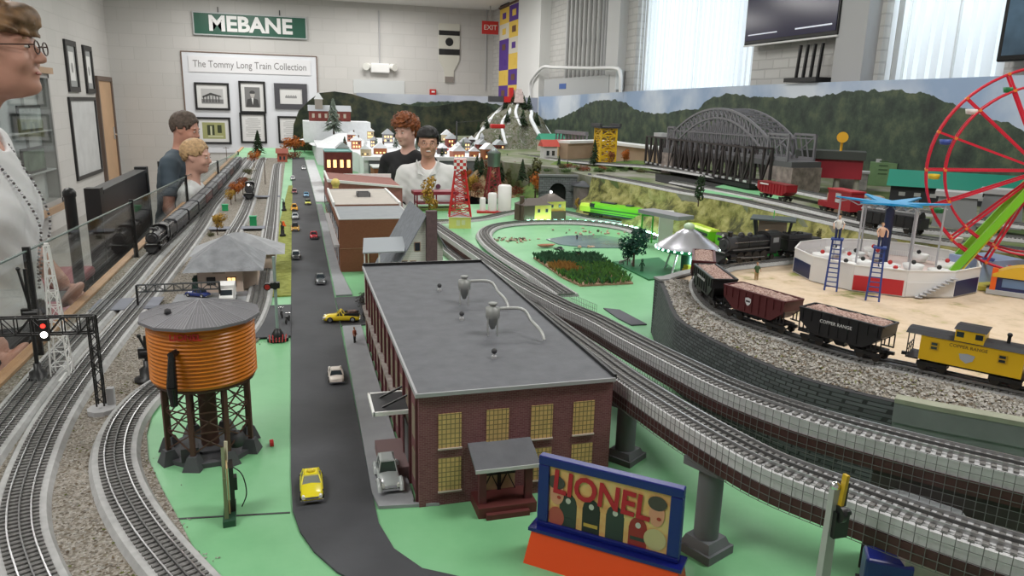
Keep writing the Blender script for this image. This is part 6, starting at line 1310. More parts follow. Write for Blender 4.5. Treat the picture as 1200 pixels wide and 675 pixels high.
for k in range(nseg):
    t0, t1 = k/nseg, (k+1)/nseg; a0, a1 = ra+(rb-ra)*t0, ra+(rb-ra)*t1; za_, zb_ = z0_+(z1_-z0_)*t0, z0_+(z1_-z0_)*t1
    c0 = [(-a0, -a0*.8, za_), (a0, -a0*.8, za_), (a0, a0*.8, za_), (-a0, a0*.8, za_)]; c1 = [(-a1, -a1*.8, zb_), (a1, -a1*.8, zb_), (a1, a1*.8, zb_), (-a1, a1*.8, zb_)]
    for i in range(4): m.bar(c0[i], c1[i], .007).bar(c0[i], c1[(i+1) % 4], .0035).bar(c0[(i+1) % 4], c1[i], .0035).bar(c1[i], c1[(i+1) % 4], .004)
m.build('red_lattice', RL, rt2)
CHK = bpy.data.materials.new('red_white_checks'); CHK.use_nodes = True; nt = CHK.node_tree; ck = nt.nodes.new('ShaderNodeTexChecker'); ck.inputs['Scale'].default_value = 60; ck.inputs['Color1'].default_value = (.62, .03, .03, 1); ck.inputs['Color2'].default_value = (.85, .85, .85, 1); tc = nt.nodes.new('ShaderNodeTexCoord'); mp = nt.nodes.new('ShaderNodeMapping'); mp.inputs['Location'].default_value = (.003, .003, .003); nt.links.new(tc.outputs['Object'], mp.inputs[0]); nt.links.new(mp.outputs[0], ck.inputs['Vector']); nt.links.new(ck.outputs['Color'], nt.nodes['Principled BSDF'].inputs['Base Color'])
MB().box(-.033, .033, -.033, .033, Ht-.06, Ht).build('checkered_top', CHK, rt2)
q = G(578, 232, 0); sw = thing('silver_water_tank', (q.x, q.y, 0), 0, 'silver topped water tank on dark red lattice legs behind the white tanks', 'water tower'); Hs = hgt(q, 172)
m = MB(); 
for a_ in range(4):
    an = pi/4+a_*pi/2; p0_ = (.075*cos(an), .075*sin(an), 0); p1_ = (.04*cos(an), .04*sin(an), Hs*.62); m.bar(p0_, p1_, .008)
    an2 = an+pi/2
    for k in range(4):
        t0, t1 = k/4, (k+1)/4; r0_, r1_ = .075-.035*t0, .075-.035*t1; m.bar((r0_*cos(an), r0_*sin(an), Hs*.62*t0), (r1_*cos(an2), r1_*sin(an2), Hs*.62*t1), .004).bar((r1_*cos(an), r1_*sin(an), Hs*.62*t1), (r1_*cos(an2), r1_*sin(an2), Hs*.62*t1), .004).bar((r0_*cos(an2), r0_*sin(an2), Hs*.62*t0), (r1_*cos(an), r1_*sin(an), Hs*.62*t1), .004)
m.build('red_lattice', mat('tank_frame_red', (.30, .03, .04), .5), sw); MB().lathe([(0, Hs*.60), (.045, Hs*.62), (.047, Hs*.88), (.05, Hs*.88), (0, Hs)], (0, 0, 0), 20).build('silver_tank', mat('tank_silver', (.45, .5, .52), .3, .5), sw)
q = G(583, 250, 0); tk = thing('white_storage_tanks', (q.x, q.y+.03, 0), radians(-12), 'row of three white cylindrical tanks of rising size on a red base', 'tanks')
MB().box(-.12, .15, -.035, .035, 0, .012).build('red_base', RED, tk)
for x, r_, h in ((-.085, .019, .095), (-.025, .028, .125), (.05, .042, .175)): MB().lathe([(r_, .012), (r_, h-.012), (r_*.8, h-.003), (0, h)], (x, 0, 0), 20).build('tank', mat('tank_white', (.78, .76, .76), .4), tk)
q = G(806, 322, 0); q = Vector((q.x, q.y+.02, 0)); uf = thing('flying_saucer', q, 0, 'silver flying saucer with glowing green rim standing on slim legs', 'flying saucer'); Hu = hgt(q, 289)
SIL = mat('saucer_silver', (.55, .54, .60), .28, .7); ru = .127
MB().lathe([(ru, Hu), (ru*.9, Hu+.012), (ru*.42, Hu+.050), (ru*.40, Hu+.055), (.012, Hu+.078), (0, Hu+.082)], (0, 0, 0), 32).build('upper_shell', SIL, uf)
MB().lathe([(ru, Hu), (ru, Hu-.008), (ru*.8, Hu-.018), (ru*.3, Hu-.026), (0, Hu-.028)], (0, 0, 0), 32).build('lower_shell', mat('saucer_green', (.05, .30, .18), .3, .4), uf)
MB().sph((0, 0, Hu+.082), (.022, .022, .016), 12).build('top_dome', mat('dome_pale_green', (.55, .70, .50), .3), uf)
LEDm = mat('saucer_light', (.55, 1, .85), .4, emit=9)
for k in range(28):
    a_ = 2*pi*k/28; MB().sph((ru*1.0*cos(a_), ru*1.0*sin(a_), Hu-.004), .0042, 6).build('rim_light', LEDm, uf)
m = MB()
for k in range(4): a_ = 2*pi*k/4+.5; MB().bar((ru*.55*cos(a_), ru*.55*sin(a_), Hu-.015), (ru*.8*cos(a_), ru*.8*sin(a_), 0), .006).build('leg', SIL, uf)
MB().cyl((0, 0, 0), (0, 0, Hu-.02), .022, n=14).build('center_column', mat('column_dark_green', (.03, .10, .08), .5), uf)
l_ = bpy.data.lights.new('saucer_glow', 'POINT'); l_.energy = .35; l_.color = (.6, 1, .85); l_.shadow_soft_size = .02; o = bpy.data.objects.new('saucer_glow', l_); COL.objects.link(o); o.location = (q.x+.03, q.y-.03, Hu-.06)
pd = [G(*p, 0) for p in ((718, 308), (760, 329), (800, 324), (772, 303))]
tag(MB().prism([(p.x, p.y) for p in pd], 0, .006).build('dark_green_base', mat('base_dark_green', (.02, .16, .06), .5)), 'dark green display base beneath the flying saucer', 'base')
fm = thing('alien_figure', G(752, 318, .006)+Vector((0, 0, 0)), 0, 'small dark green alien figure standing on the dark green base', 'figure')
MB().cyl((-.004, 0, 0), (-.003, 0, .02), .003, n=8).cyl((.004, 0, 0), (.003, 0, .02), .003, n=8).cyl((0, 0, .018), (0, 0, .038), .005, .006, 10).cyl((-.005, 0, .036), (-.012, 0, .022), .002, n=6).cyl((.005, 0, .036), (.012, 0, .022), .002, n=6).sph((0, 0, .045), (.006, .006, .008), 10).build('body', mat('alien_dark', (.03, .08, .05), .5), fm)
fm.location.z = .006
cw_ = []
COWG = 'cows under the trees by the saucer'
def cow(loc, rz, lab, grp=None):
    t = thing('toy_cow', loc, rz, lab, 'cow', grp); m = MB(); m.sph((0, 0, .017), (.014, .006, .007), 10).sph((.016, 0, .021), (.005, .0035, .004), 8)
    for x in (-.009, .009):
        for y in (-.004, .004): m.cyl((x, y, 0), (x, y, .015), .0015, .0022, 6)
    m.build('body', mat_mix('cow_patches', [(.03, .03, .03), (.75, .73, .7)], 120, .7, 0) if 'cow_patches' not in MATS else MATS['cow_patches'], t)
for i, (a, b2, r_) in enumerate(((728, 311, .3), (735, 308, 2.4), (741, 312, 1.2))): cow(G(a, b2, .0), r_, 'toy cow with black and white patches grazing beside the dark tree', COWG)
q = G(806, 322, 0); yd = thing('yellow_digger', q, .3, 'small mustard yellow digger behind the end of the retaining wall', 'vehicle')
MB().box(-.02, .02, -.014, .014, .008, .026).box(-.016, .004, -.012, .012, .026, .042).build('body', mat('digger_yellow', (.45, .32, .02), .5), yd); MB().box(-.024, .024, -.018, -.010, 0, .010).box(-.024, .024, .010, .018, 0, .010).build('tracks', BLACK, yd); MB().bar((.01, 0, .024), (.035, 0, .045), .004).bar((.035, 0, .045), (.045, 0, .02), .004).build('arm', YEL, yd)
q = G(672, 303, 0); tr_ = thing('toy_tractor', q, radians(-10), 'small green tractor with orange wheels at the edge of the crop field', 'tractor'); TG = mat('tractor_green', (.02, .16, .05), .4)
MB().box(-.03, .01, -.008, .008, .016, .028).build('hood', TG, tr_); MB().box(.0, .026, -.011, .011, .014, .024).build('seat_deck', TG, tr_); m = MB()
for x in (.004, .024):
    for y in (-.009, .009): m.bar((x, y, .024), (x, y, .044), .0015)
m.box(.0, .028, -.011, .011, .044, .046).build('canopy', TG, tr_)
for x, r_ in ((.018, .015), (-.022, .008)):
    for y in (-1, 1): w = MB().cyl((x, y*.011, r_), (x, y*.016, r_), r_, n=16, m=0).cyl((x, y*.0105, r_), (x, y*.0165, r_), r_*.6, n=12, m=1).build('wheel', [TYRE, mat('wheel_orange', (.75, .22, .03), .4)], tr_)
fld = [W_(*p) for p in ((625, 303), (660, 300), (700, 302), (742, 333), (680, 336), (660, 327))]
cfld = thing('crop_field', (0, 0, 0), 0, 'brown garden plot with rows of green crops and an orange patch beside the upper track', 'garden')
MB().prism(fld, 0, .006).build('soil', mat('soil_brown', (.30, .19, .12), .9, var=.3, vscale=40), cfld)
m = MB(); rnd = random.Random(3)
minx = min(p[0] for p in fld); maxx = max(p[0] for p in fld); miny = min(p[1] for p in fld); maxy = max(p[1] for p in fld); n = 0
e0, e1 = Vector(fld[0]), Vector(fld[5])
while n < 900:
    x, y = rnd.uniform(minx, maxx), rnd.uniform(miny, maxy)
    if not inpoly(x, y, fld): continue
    n += 1
    qv = Vector((x, y, .006)); h = rnd.uniform(.015, .03); pixel = None
    for s_ in range(4):
        a_ = rnd.uniform(0, 6.28); d = Vector((cos(a_), sin(a_), 0)); sd = Vector((-sin(a_), cos(a_), 0))*.002; tip = qv+d*h*.5+Vector((0, 0, h)); mid = qv+d*h*.15+Vector((0, 0, h*.7))
        f_ = (y-miny)/(maxy-miny); mi = 0 if f_ > .55 else (1 if rnd.random() < .8 else 0)
        if .35 < f_ < .6 and x < minx+(maxx-minx)*.35: mi = 2
        m.add([qv-sd, qv+sd, mid+sd, tip, mid-sd], [(0, 1, 2, 3, 4)], mi)
o = m.build('crops', [mat('crop_dark_green', (.05, .14, .07), .8), mat('crop_green', (.10, .24, .05), .8), mat('crop_orange', (.36, .20, .05), .8)], cfld); o['kind'] = 'stuff'
def figurine(loc, rz, top, legs, lab, h=.038, grp=None, arms=0, name='toy_figure', skin=None):
    t = thing(name, loc, rz, lab, 'figure', grp); s = h/.038; sk = skin or mat('figure_skin', (.60, .34, .24), .6)
    m = MB(); 
    for sx in (-1, 1): m.cyl((sx*.0028*s, 0, 0), (sx*.0026*s, 0, .018*s), .0018*s, .0026*s, 8, 1)
    m.lathe([(.0036*s, .016*s), (.0042*s, .020*s), (.0050*s, .028*s), (.004*s, .0315*s), (.0014*s, .032*s)], (0, 0, 0), 10, 0)
    m.cyl((0, 0, .031*s), (0, 0, .034*s), .0014*s, n=8, m=2).sph((0, 0, .0362*s), (.0024*s, .0026*s, .003*s), 8, 2)
    for sx in (-1, 1):
        e = (sx*.0075*s, -.001*s, .024*s) if not arms else (sx*.0085*s, -.002*s, .026*s); m.cyl((sx*.0048*s, 0, .030*s), e, .0014*s, .0012*s, 6, 0); m.cyl(e, (e[0]*1.0, -.004*s, .018*s) if not arms else (sx*.007*s, -.006*s, .0165*s), .0012*s, .001*s, 6, 2)
    m.build('body', [top, legs, sk], t); MB().sph((0, .0006*s, .0375*s), (.0027*s, .0027*s, .0024*s), 8).build('hair', mat('figure_hair', (.25, .13, .04), .7), t); return t
NAVYC = mat('cloth_navy', (.02, .03, .10), .7); WC = mat('cloth_white', (.7, .7, .68), .7)
ply = thing('pond_boat', G(640, 289, .004), .1, 'small brown rowing boat at the left shore of the pond', 'boat'); MB().lathe([(0, 0), (.02, .002), (.028, .01), (.025, .01), (.018, .004), (0, .004)], (0, 0, 0), 16, M=Matrix.Diagonal((1.7, .7, 1)).to_3x3()).build('hull', mat('hull_brown', (.35, .14, .07), .6), ply)
def rockpile(c, n, sp, lab, ms, seed, r=(.006, .014)):
    rnd = random.Random(seed); m = MB()
    for _ in range(n):
        x, y = rnd.gauss(0, sp), rnd.gauss(0, sp*.5); m.sph((x, y, rnd.uniform(0, .006)), (rnd.uniform(*r), rnd.uniform(*r), rnd.uniform(*r)*.8), 6, rnd.randrange(len(ms)))
    tag(m.build('shore_rocks', ms, loc=c), lab, 'rocks', kind='stuff')
RK = [mat('rock_tan', (.45, .36, .28), .9, var=.2), mat('rock_pink', (.50, .33, .25), .9, var=.2), mat('rock_dark', (.12, .10, .08), .9)]
rockpile(G(600, 282, 0), 40, .07, 'scattered tan and brown rocks and driftwood left of the pond', RK, 4, (.004, .011))
rockpile(G(700, 273, 0), 26, .10, 'low tan rocks along the far shore of the pond', RK, 5, (.004, .010)); rockpile(G(688, 290, 0), 6, .02, 'small salmon coloured rocks on the near shore of the pond', [RK[1]], 6)
q = G(655, 293, 0); car((q.x, q.y, 0), .6, 'sedan', paint('black_car', (.02, .02, .022)), 'tiny black car on the green board beside the pond', small=True, sc=.5)
figurine(G(676, 281, 0), 0, NAVYC, BROWN, 'tiny dark clothed figure by the pond', .03)
q = G(697, 247, 0); rh = thing('roundhouse', (q.x, q.y+.12, 0), 0, 'round grey hut with a dark conical roof right of the tunnel portal', 'building'); Hr = hgt(q, 219)
MB().cyl((0, 0, 0), (0, 0, Hr), .10, n=20, smooth=True).build('walls', mat('round_wall_mauve', (.20, .16, .16), .8, var=.2), rh); MB().lathe([(.118, Hr-.004), (.115, Hr+.004), (.03, Hr+.03), (.012, Hr+.032), (.012, Hr+.075), (0, Hr+.075)], (0, 0, 0), 20).build('roof', mat('round_roof', (.06, .065, .075), .7), rh)
fr_, bk_ = G(1030, 357, PZ), G(1040, 275, PZ)
lf, rt3 = G(931, 318, PZ), G(1151, 335, PZ)
rc = G(1040, 318, PZ); RR = (rt3-lf).length/2*.98
rc = (lf+rt3)/2; 
RRy = RR
wr = thing('water_show_ride', (rc.x, rc.y+.02, PZ), 0, 'white octagonal amusement ride with red and navy panels and a blue star canopy', 'ride')
view = atan2(rc.y, rc.x)   # direction away from the camera
na = 12; a0 = view+pi/na
pt_ = [(RR*cos(a0+2*pi*i/na), RR*sin(a0+2*pi*i/na)) for i in range(na)]
Hw = hgt(G(1030, 357, PZ), 325)
WHR = mat('ride_white', (.74, .74, .75), .5)
MB().prism(pt_, 0, .030).build('platform', WHR, wr); MB().prism([(x*.97, y*.97) for x, y in pt_], .030, .0325).build('deck', mat('deck_pink', (.62, .50, .47), .7, var=.12, vscale=15), wr)
m = MB(); 
for i in range(na):
    p, q = Vector((*pt_[i], 0)), Vector((*pt_[(i+1) % na], 0)); m.bar(p+Vector((0, 0, Hw/2)), q+Vector((0, 0, Hw/2)), .0022, Hw, up=Vector((0, 0, 1)))
m.build('rim_wall', WHR, wr)
m = MB(); 
for i in range(na):
    p, q = Vector((*pt_[i], Hw)), Vector((*pt_[(i+1) % na], Hw)); m.bar(p, q, .005, .003)
    for k in range(18):
        r_ = p.lerp(q, k/18)*.93; r_.z = .032; 
        if k % 1 == 0: m.bar(r_, r_+Vector((0, 0, .018)), .0009)
    m.bar(Vector((p.x*.93, p.y*.93, .05)), Vector((q.x*.93, q.y*.93, .05)), .0012)
m.build('railing', WHITE, wr)
REDP = mat('ride_red', (.50, .02, .03), .4); NVP = mat('ride_navy', (.010, .018, .08), .4)
camdir = view+pi
def face(i):
    p, q = Vector((*pt_[i], 0)), Vector((*pt_[(i+1) % na], 0)); c = (p+q)/2; return ((atan2(c.y, c.x)-camdir+pi) % (2*pi))-pi
fs_ = sorted(range(na), key=face)
def panel(ang, u0, u1, z0, z1, m_, nm, out=.004):
    i = min(range(na), key=lambda k: abs(face(k)-ang)); p, q = Vector((*pt_[i], 0)), Vector((*pt_[(i+1) % na], 0)); n_ = (p+q).normalized()
    a_, b_ = p.lerp(q, u0)+n_*out, p.lerp(q, u1)+n_*out; mm_ = MB().bar(a_+Vector((0, 0, (z0+z1)/2)), b_+Vector((0, 0, (z0+z1)/2)), .0016, z1-z0); mm_.build(nm, m_, wr); return i
hp_ = Hw*.62
panel(radians(-62), .05, .9, .003, hp_, NVP, 'navy_panel', .002); panel(radians(-2), .0, .95, .003, hp_, REDP, 'red_panel', .002); panel(radians(33), .0, 1.0, .004, hp_-.004, mat('ride_white2', (.7, .7, .71), .5), 'white_panel', .002); panel(radians(60), .05, .95, .003, hp_, NVP, 'navy_panel', .002)
i = min(range(na), key=lambda k: abs(face(k)-radians(30))); p, q = Vector((*pt_[i], 0)), Vector((*pt_[(i+1) % na], 0)); n_ = (p+q).normalized()*.01
pL, pR = (p, q)
m = MB(); A_, B_ = pL.lerp(pR, .25)+n_+Vector((0, 0, .003)), pL.lerp(pR, .95)+n_+Vector((0, 0, Hw*.75))
for k in range(9): c_ = A_.lerp(B_, k/8); m.cbox(c_, (.018, .018, .002), view)
m.bar(A_, B_, .003); m.build('access_stair', mat('stair_grey', (.5, .5, .52), .5), wr)
NVM = mat('tower_navy', (.02, .03, .09), .4); SKY = mat('canopy_blue', (.02, .30, .62), .35)
Hn = hgt(rc, 240); MB().cyl((0, 0, .03), (0, 0, Hn), .013, n=12).build('center_pole', NVM, wr)
m = MB()
na2 = 6
for k in range(na2):
    a_ = view+pi/2+k*2*pi/na2; d = Vector((cos(a_), sin(a_), 0)); s_ = Vector((-d.y, d.x, 0)); ln = RR*.60
    m.add([s_*.03+Vector((0, 0, Hn+.003)), d*ln+s_*.004+Vector((0, 0, Hn+.013)), d*ln-s_*.004+Vector((0, 0, Hn+.013)), -s_*.03+Vector((0, 0, Hn+.003)), s_*.03+Vector((0, 0, Hn-.004)), d*ln+s_*.004+Vector((0, 0, Hn+.009)), d*ln-s_*.004+Vector((0, 0, Hn+.009)), -s_*.03+Vector((0, 0, Hn-.004))], [(0, 1, 2, 3), (7, 6, 5, 4), (0, 4, 5, 1), (2, 6, 7, 3), (1, 5, 6, 2)])
m.build('star_canopy', SKY, wr); m = MB()
for k in range(na2):
    a_ = view+pi/2+k*2*pi/na2; d = Vector((cos(a_), sin(a_), 0)); ln = RR*.58
    for j in range(5): m.bar(d*ln*(j/5)+Vector((0, 0, Hn-.005+.012*j/5-.012*(j % 2))), d*ln*((j+1)/5)+Vector((0, 0, Hn-.005+.012*(j+1)/5-.012*((j+1) % 2))), .003)
m.build('canopy_truss', LGREY, wr)
for k in range(na2):
    a_ = view+pi/2+k*2*pi/na2; d = Vector((cos(a_), sin(a_), 0))*RR*.55
    MB().cyl(d+Vector((0, 0, .03)), d+Vector((0, 0, Hn+.008)), .0028, n=8).build('support_post', mat('post_silver', (.42, .42, .45), .4), wr)
for k in range(14):
    rr_ = .68 if k < 8 else .38; a_ = view+k*2*pi/8+.2; d = Vector((cos(a_), sin(a_), 0))*RR*rr_; tb = MB().lathe([(0, .034), (.022, .036), (.030, .060), (.027, .060), (.02, .042), (0, .040)], d, 14).build('tub_seat', WHITE, wr); MB().sph(d+Vector((0, 0, .066)), .007, 8).build('tub_emblem', BLACK if k % 2 else RED, tb)
def ladder(pb, ptop, lab, flab, top, rzf):
    q = G(*pb, PZ); t = thing('blue_ladder', q, view-pi/2, lab, 'ladder'); H = hgt(q, ptop); w2 = .014; m = MB()
    for sx in (-1, 1): m.bar((sx*w2*1.15, 0, 0), (sx*w2*.8, .012, H), .004)
    for k in range(1, 11): m.bar((-w2, .012*k/11, H*k/11), (w2, .012*k/11, H*k/11), .0028)
    m.build('ladder_frame', mat('ladder_blue', (.03, .06, .25), .4), t); MB().box(-.016, .016, 0, .03, H, H+.005).build('top_stand', mat('ladder_blue', (.03, .06, .25), .4), t)
    figurine((q.x+.012*cos(view), q.y+.012*sin(view), PZ+H+.005), view-pi/2+rzf, top, NAVYC, flab, .062, arms=1, name='toy_diver', skin=mat('figure_skin_pale', (.68, .42, .30), .6))
ladder((973, 341), 282, 'left blue ladder tower leaning on the octagonal ride wall', 'toy diver in a white top standing on the left blue ladder', WC, 0); ladder((1022, 353), 292, 'right blue ladder tower in front of the octagonal ride', 'bare backed toy diver in navy trunks standing on the right blue ladder', mat('figure_skin_pale', (.68, .42, .30), .6), .4)
hubp = G(1195, 338, PZ); Hf = hgt(hubp, 200); Rf = .29; fd = atan2(hubp.y, hubp.x)
fw_ = thing('ferris_wheel', hubp, fd-pi/2+radians(8), 'tall red ferris wheel with green and yellow A-frame legs at the right', 'ferris wheel')
FR = mat('wheel_red', (.60, .015, .04), .35); ORS = mat('wheel_bolt_orange', (.75, .22, .03), .4)
for yy in (-.034, .034):
    for r_ in (Rf, Rf*.83):
        pts = [(r_*cos(2*pi*k/64), yy, Hf+r_*sin(2*pi*k/64)) for k in range(65)]
        MB().tube(pts, .0042 if r_ == Rf else .0036, 6).build('rim_ring', FR, fw_)
for k in range(16):
    a_ = 2*pi*(k+.12)/16
    for yy in (-.034, .034):
        MB().bar((.03*cos(a_), yy*.7, Hf+.03*sin(a_)), (Rf*cos(a_), yy, Hf+Rf*sin(a_)), .0062, .004, up=Vector((0, 1, 0))).build('spoke', FR, fw_)
    for r_ in (Rf*.83, Rf): MB().cyl((r_*cos(a_), -.038, Hf+r_*sin(a_)), (r_*cos(a_), .038, Hf+r_*sin(a_)), .0045, n=8).build('gondola_pin', ORS, fw_)
gc = [YEL, mat('car_green', (.02, .25, .08), .4), WHITE, mat('car_blue', (.05, .1, .4), .4)]
for k in range(16):
    a_ = 2*pi*(k+.12)/16; c_ = Vector((Rf*.92*cos(a_), 0, Hf+Rf*.92*sin(a_)-.018)); m = MB(); m.lathe([(0, -.012), (.014, -.010), (.017, .004), (.014, .004), (.012, -.006), (0, -.008)], c_, 12)
    m.build('gondola', gc[k % 4], fw_)
MB().cyl((0, -.045, Hf), (0, .045, Hf), .024, n=24).build('hub', FR, fw_)
MB().cbox((.0, -.052, Hf-.002), (.075, .012, .026)).build('bearing_plate', mat('plate_lime', (.40, .62, .02), .4), fw_)
LG = mat('leg_lime_green', (.18, .50, .02), .4); LY = mat('leg_yellow', (.72, .60, .05), .4)
for sx in (-1, 1):
    for yy in (-.056, .056): 
        MB().bar((0, yy, Hf), (sx*.20, yy*1.25, .012),   .020, .022, up=Vector((0, 1, 0))).build('leg', LG, fw_); MB().bar((sx*-.0-.010*sx*-1, yy, Hf-.03), (sx*.18, yy*1.22, .012), .005, .010, up=Vector((0, 1, 0))).build('leg_trim', LY, fw_)
MB().box(-.23, .23, -.095, .095, 0, .012).build('base', mat('wheel_base_yellow', (.55, .50, .08), .5), fw_)
MB().box(-.05, .10, -.09, -.04, .012, .07).build('motor_house', mat('motor_grey', (.35, .35, .36), .5), fw_)
bq = G(1182, 345, PZ); bt_ = thing('ticket_booth', bq, fd-pi/2, 'ticket booth with orange post, blue windows and yellow arched sign under the wheel', 'booth')
MB().box(-.055, .12, -.03, .03, 0, .012).build('grey_base', LGREY, bt_); MB().box(-.042, .11, -.02, .025, .012, .055).build('blue_cabin', mat('booth_navy', (.015, .02, .10), .4), bt_)
MB().box(-.048, -.034, -.024, -.010, .012, .074).build('orange_post', ORNG, bt_); m = MB(); n = 12
vs = [(-.046+.16*i/n, -.026, .058+.028*sin(pi*i/n)) for i in range(n+1)]+[(-.046+.16*i/n, -.026, .050) for i in range(n+1)]
vs += [(v[0], .03, v[2]) for v in vs]; k_ = 2*(n+1)
fs2 = []
for i in range(n): fs2 += [(n+1+i, n+2+i, i+1, i), (k_+i, k_+i+1, k_+n+2+i, k_+n+1+i), (i, i+1, k_+i+1, k_+i)]
m.add(vs, fs2); m.build('arched_sign', mat('arch_yellow', (.70, .42, .03), .4), bt_); MB().box(-.02, .09, -.0215, -.020, .022, .046).build('booth_window', mat('booth_glass', (.12, .2, .35), .1), bt_)
tag(MB().box(bq.x+.0, bq.x+.16, bq.y+.10, bq.y+.22, PZ, PZ+.075).build('pale_blue_block', mat('pale_blue', (.35, .45, .70), .4)), 'pale blue and navy box shaped stall behind the ticket booth', 'stall')
q = G(912, 306, PZ); q = Vector((q.x, q.y+.05, PZ)); ct_ = thing('control_tower', q, view-pi/2+.1, 'small black control tower with wide windows and bright green railing', 'tower'); Hc2 = hgt(q, 257)
GR = mat('railing_bright_green', (.05, .45, .08), .4); z1 = Hc2*.42
MB().box(-.035, .035, -.03, .03, 0, z1).build('lower_frame', GR, ct_)
m = MB(); 
for sx in (-1, 1):
    for sy in (-1, 1): m.bar((sx*.047, sy*.037, z1), (sx*.060, sy*.045, Hc2), .006)
m.box(-.048, .048, -.038, .038, z1, z1+.012); m.build('cabin_frame', BLACK, ct_); MB().box(-.045, .045, -.035, .035, z1+.012, Hc2-.002).build('window_band', mat('cabin_glass', (.22, .18, .14), .1), ct_)
MB().box(-.02, -.008, -.037, -.035, z1+.02, z1+.045).box(.01, .02, -.037, -.035, z1+.02, z1+.04).build('lit_panel', WARM, ct_)
MB().prism([(-.072, -.055), (.072, -.055), (.072, .055), (-.072, .055)], Hc2, Hc2+.005).build('roof', mat('tower_roof_dark', (.05, .07, .07), .5), ct_); m = MB()
for sy in (-1, 1): m.bar((-.06, sy*.05, z1+.012), (.06, sy*.05, z1+.012), .002).bar((-.06, sy*.05, z1), (.06, sy*.05, z1), .003)
for k in range(7): m.bar((-.06+k*.02, -.05, z1), (-.06+k*.02, -.05, z1+.012), .002)
m.bar((0, 0, Hc2), (0, 0, Hc2+.03), .003).build('railing', GR, ct_)
figurine(G(886, 328, PZ), 0, mat('cloth_green', (.05, .10, .04), .7), mat('cloth_tan', (.35, .25, .12), .7), 'toy man in dark green standing by the ore track', .052)
rockpile(G(1058, 285, PZ), 9, .03, 'cluster of pale yellow rocks behind the ride', [mat('rock_pale_yellow', (.62, .55, .30), .9, var=.2)], 9, (.012, .03))
TR1 = mat('truss_dark', (.035, .028, .028), .6); TR2 = mat('truss_grey', (.17, .165, .18), .5)
tag(MB().prism([(*G(p[0], p[1], RZ)[:2],) for p in ((768, 204), (800, 208), (880, 216), (862, 219), (818, 224), (790, 217), (768, 212))], RZ, RZ+.003).build('painted_ravine_shade', mat('ravine_shade_black', (.01, .01, .01), .95)), 'flat black patch painted as the shaded ravine beneath the dark truss bridge', 'ravine')  # flat black sheet on the ground, painted in for the gap's darkness
a_, b_ = G(765, 191, .262), G(890, 215, .262); d_ = b_-a_; Lb_ = hypot(d_.x, d_.y)
db = thing('truss_bridge', (a_.x, a_.y, .262), atan2(d_.y, d_.x), 'dark brown box truss bridge on the rear ledge in front of the arch bridge', 'bridge'); Htb = hgt(G(830, 205, .262), 166)*.95
for sy in (-.06, .06):
    m = MB(); n = 18; m.bar((0, sy, .006), (Lb_, sy, .006), .010, .014).bar((0, sy, Htb), (Lb_, sy, Htb), .010)
    for k in range(n+1):
        x = Lb_*k/n; m.bar((x, sy, 0), (x, sy, Htb), .013)
        if k < n: m.bar((x, sy, 0 if k % 2 else Htb), (x+Lb_/n, sy, Htb if k % 2 else 0), .009)
    m.build('truss_side', TR1, db)
m = MB(); [m.bar((Lb_*k/9, -.06, Htb), (Lb_*k/9, .06, Htb), .006) for k in range(10)]; m.build('top_lateral', TR1, db); MB().box(0, Lb_, -.062, .062, -.03, -.004).build('deck', mat('deck_black', (.012, .012, .012), .8), db)
m = MB(); [m.box(Lb_*(k+.3)/18, Lb_*(k+.75)/18, -.071, -.069, .002, .014) for k in range(18)]; m.build('tie_ends', LGREY, db)
MB().box(.05, .18, -.03, .03, Htb+.004, Htb+.03).build('roof_box', LGREY, db)
z4 = .40; a_, b_ = G(790, 171, z4), G(936, 190, z4-.03); a_ = G(797, 172, .40); b_ = G(938, 187, .40); d_ = b_-a_; Lb_ = hypot(d_.x, d_.y); mid = (a_+b_)/2; Ha = hgt(G(868, 180, .40), 128)
ab = thing('arch_bridge', a_, atan2(d_.y, d_.x), 'large grey steel arch bridge with dense truss work before the mountain mural', 'bridge')
def archz(u, base, top): return base+(top-base)*(1-(2*u-1)**2)
for sy in (-.09, .09):
    m = MB(); n = 22; P0 = None; u0_, u1_ = .04, .86
    for k in range(n+1):
        u = k/n; x = Lb_*(u0_+(u1_-u0_)*u); zt = archz(u, .10, Ha); zl = archz(u, .0, Ha-.055)
        cur = (x, zt, zl)
        if k: 
            m.bar((P0[0], sy, P0[1]), (x, sy, zt), .012).bar((P0[0], sy, P0[2]), (x, sy, zl), .010); m.bar((P0[0], sy, P0[1]), (x, sy, zl), .006)
        m.bar((x, sy, zt), (x, sy, zl), .007); m.bar((x, sy, zl), (x, sy, 0), .006)
        if k: m.bar((P0[0], sy, P0[2]), (x, sy, 0), .004).bar((P0[0], sy, 0), (x, sy, zl), .004)
        P0 = cur
    m.bar((0, sy, 0), (Lb_, sy, 0), .012, .02).bar((0, sy, .11), (Lb_, sy, .11), .007)
    # portal towers at both ends
    for (x0, x1) in ((-.02, .05*Lb_), (.86*Lb_, Lb_)):
        for x in (x0, x1): m.bar((x, sy, -.02), (x, sy, .13), .012)
        m.bar((x0, sy, .13), (x1, sy, .13), .012).bar((x0, sy, 0), (x1, sy, .13), .006)
        for j in range(1, 4): xx = x0+(x1-x0)*j/4; m.bar((xx, sy, 0), (x0+(x1-x0)*(j-1)/4, sy, .13), .006)
    m.build('arch_truss', TR2, ab)
m = MB()
for k in range(19):
    u = k/18; x = Lb_*(.04+.82*u); zt = archz(u, .10, Ha); m.bar((x, -.09, zt), (x, .09, zt), .007)
    if k: m.bar((xp, -.09, zp), (x, .09, zt), .004)
    xp, zp = x, zt
m.build('arch_lateral', mat('truss_light', (.22, .22, .24), .5), ab); MB().box(-.05, Lb_+.05, -.10, .10, -.04, -.01).build('deck', mat('deck_grey', (.1, .1, .105), .8), ab)
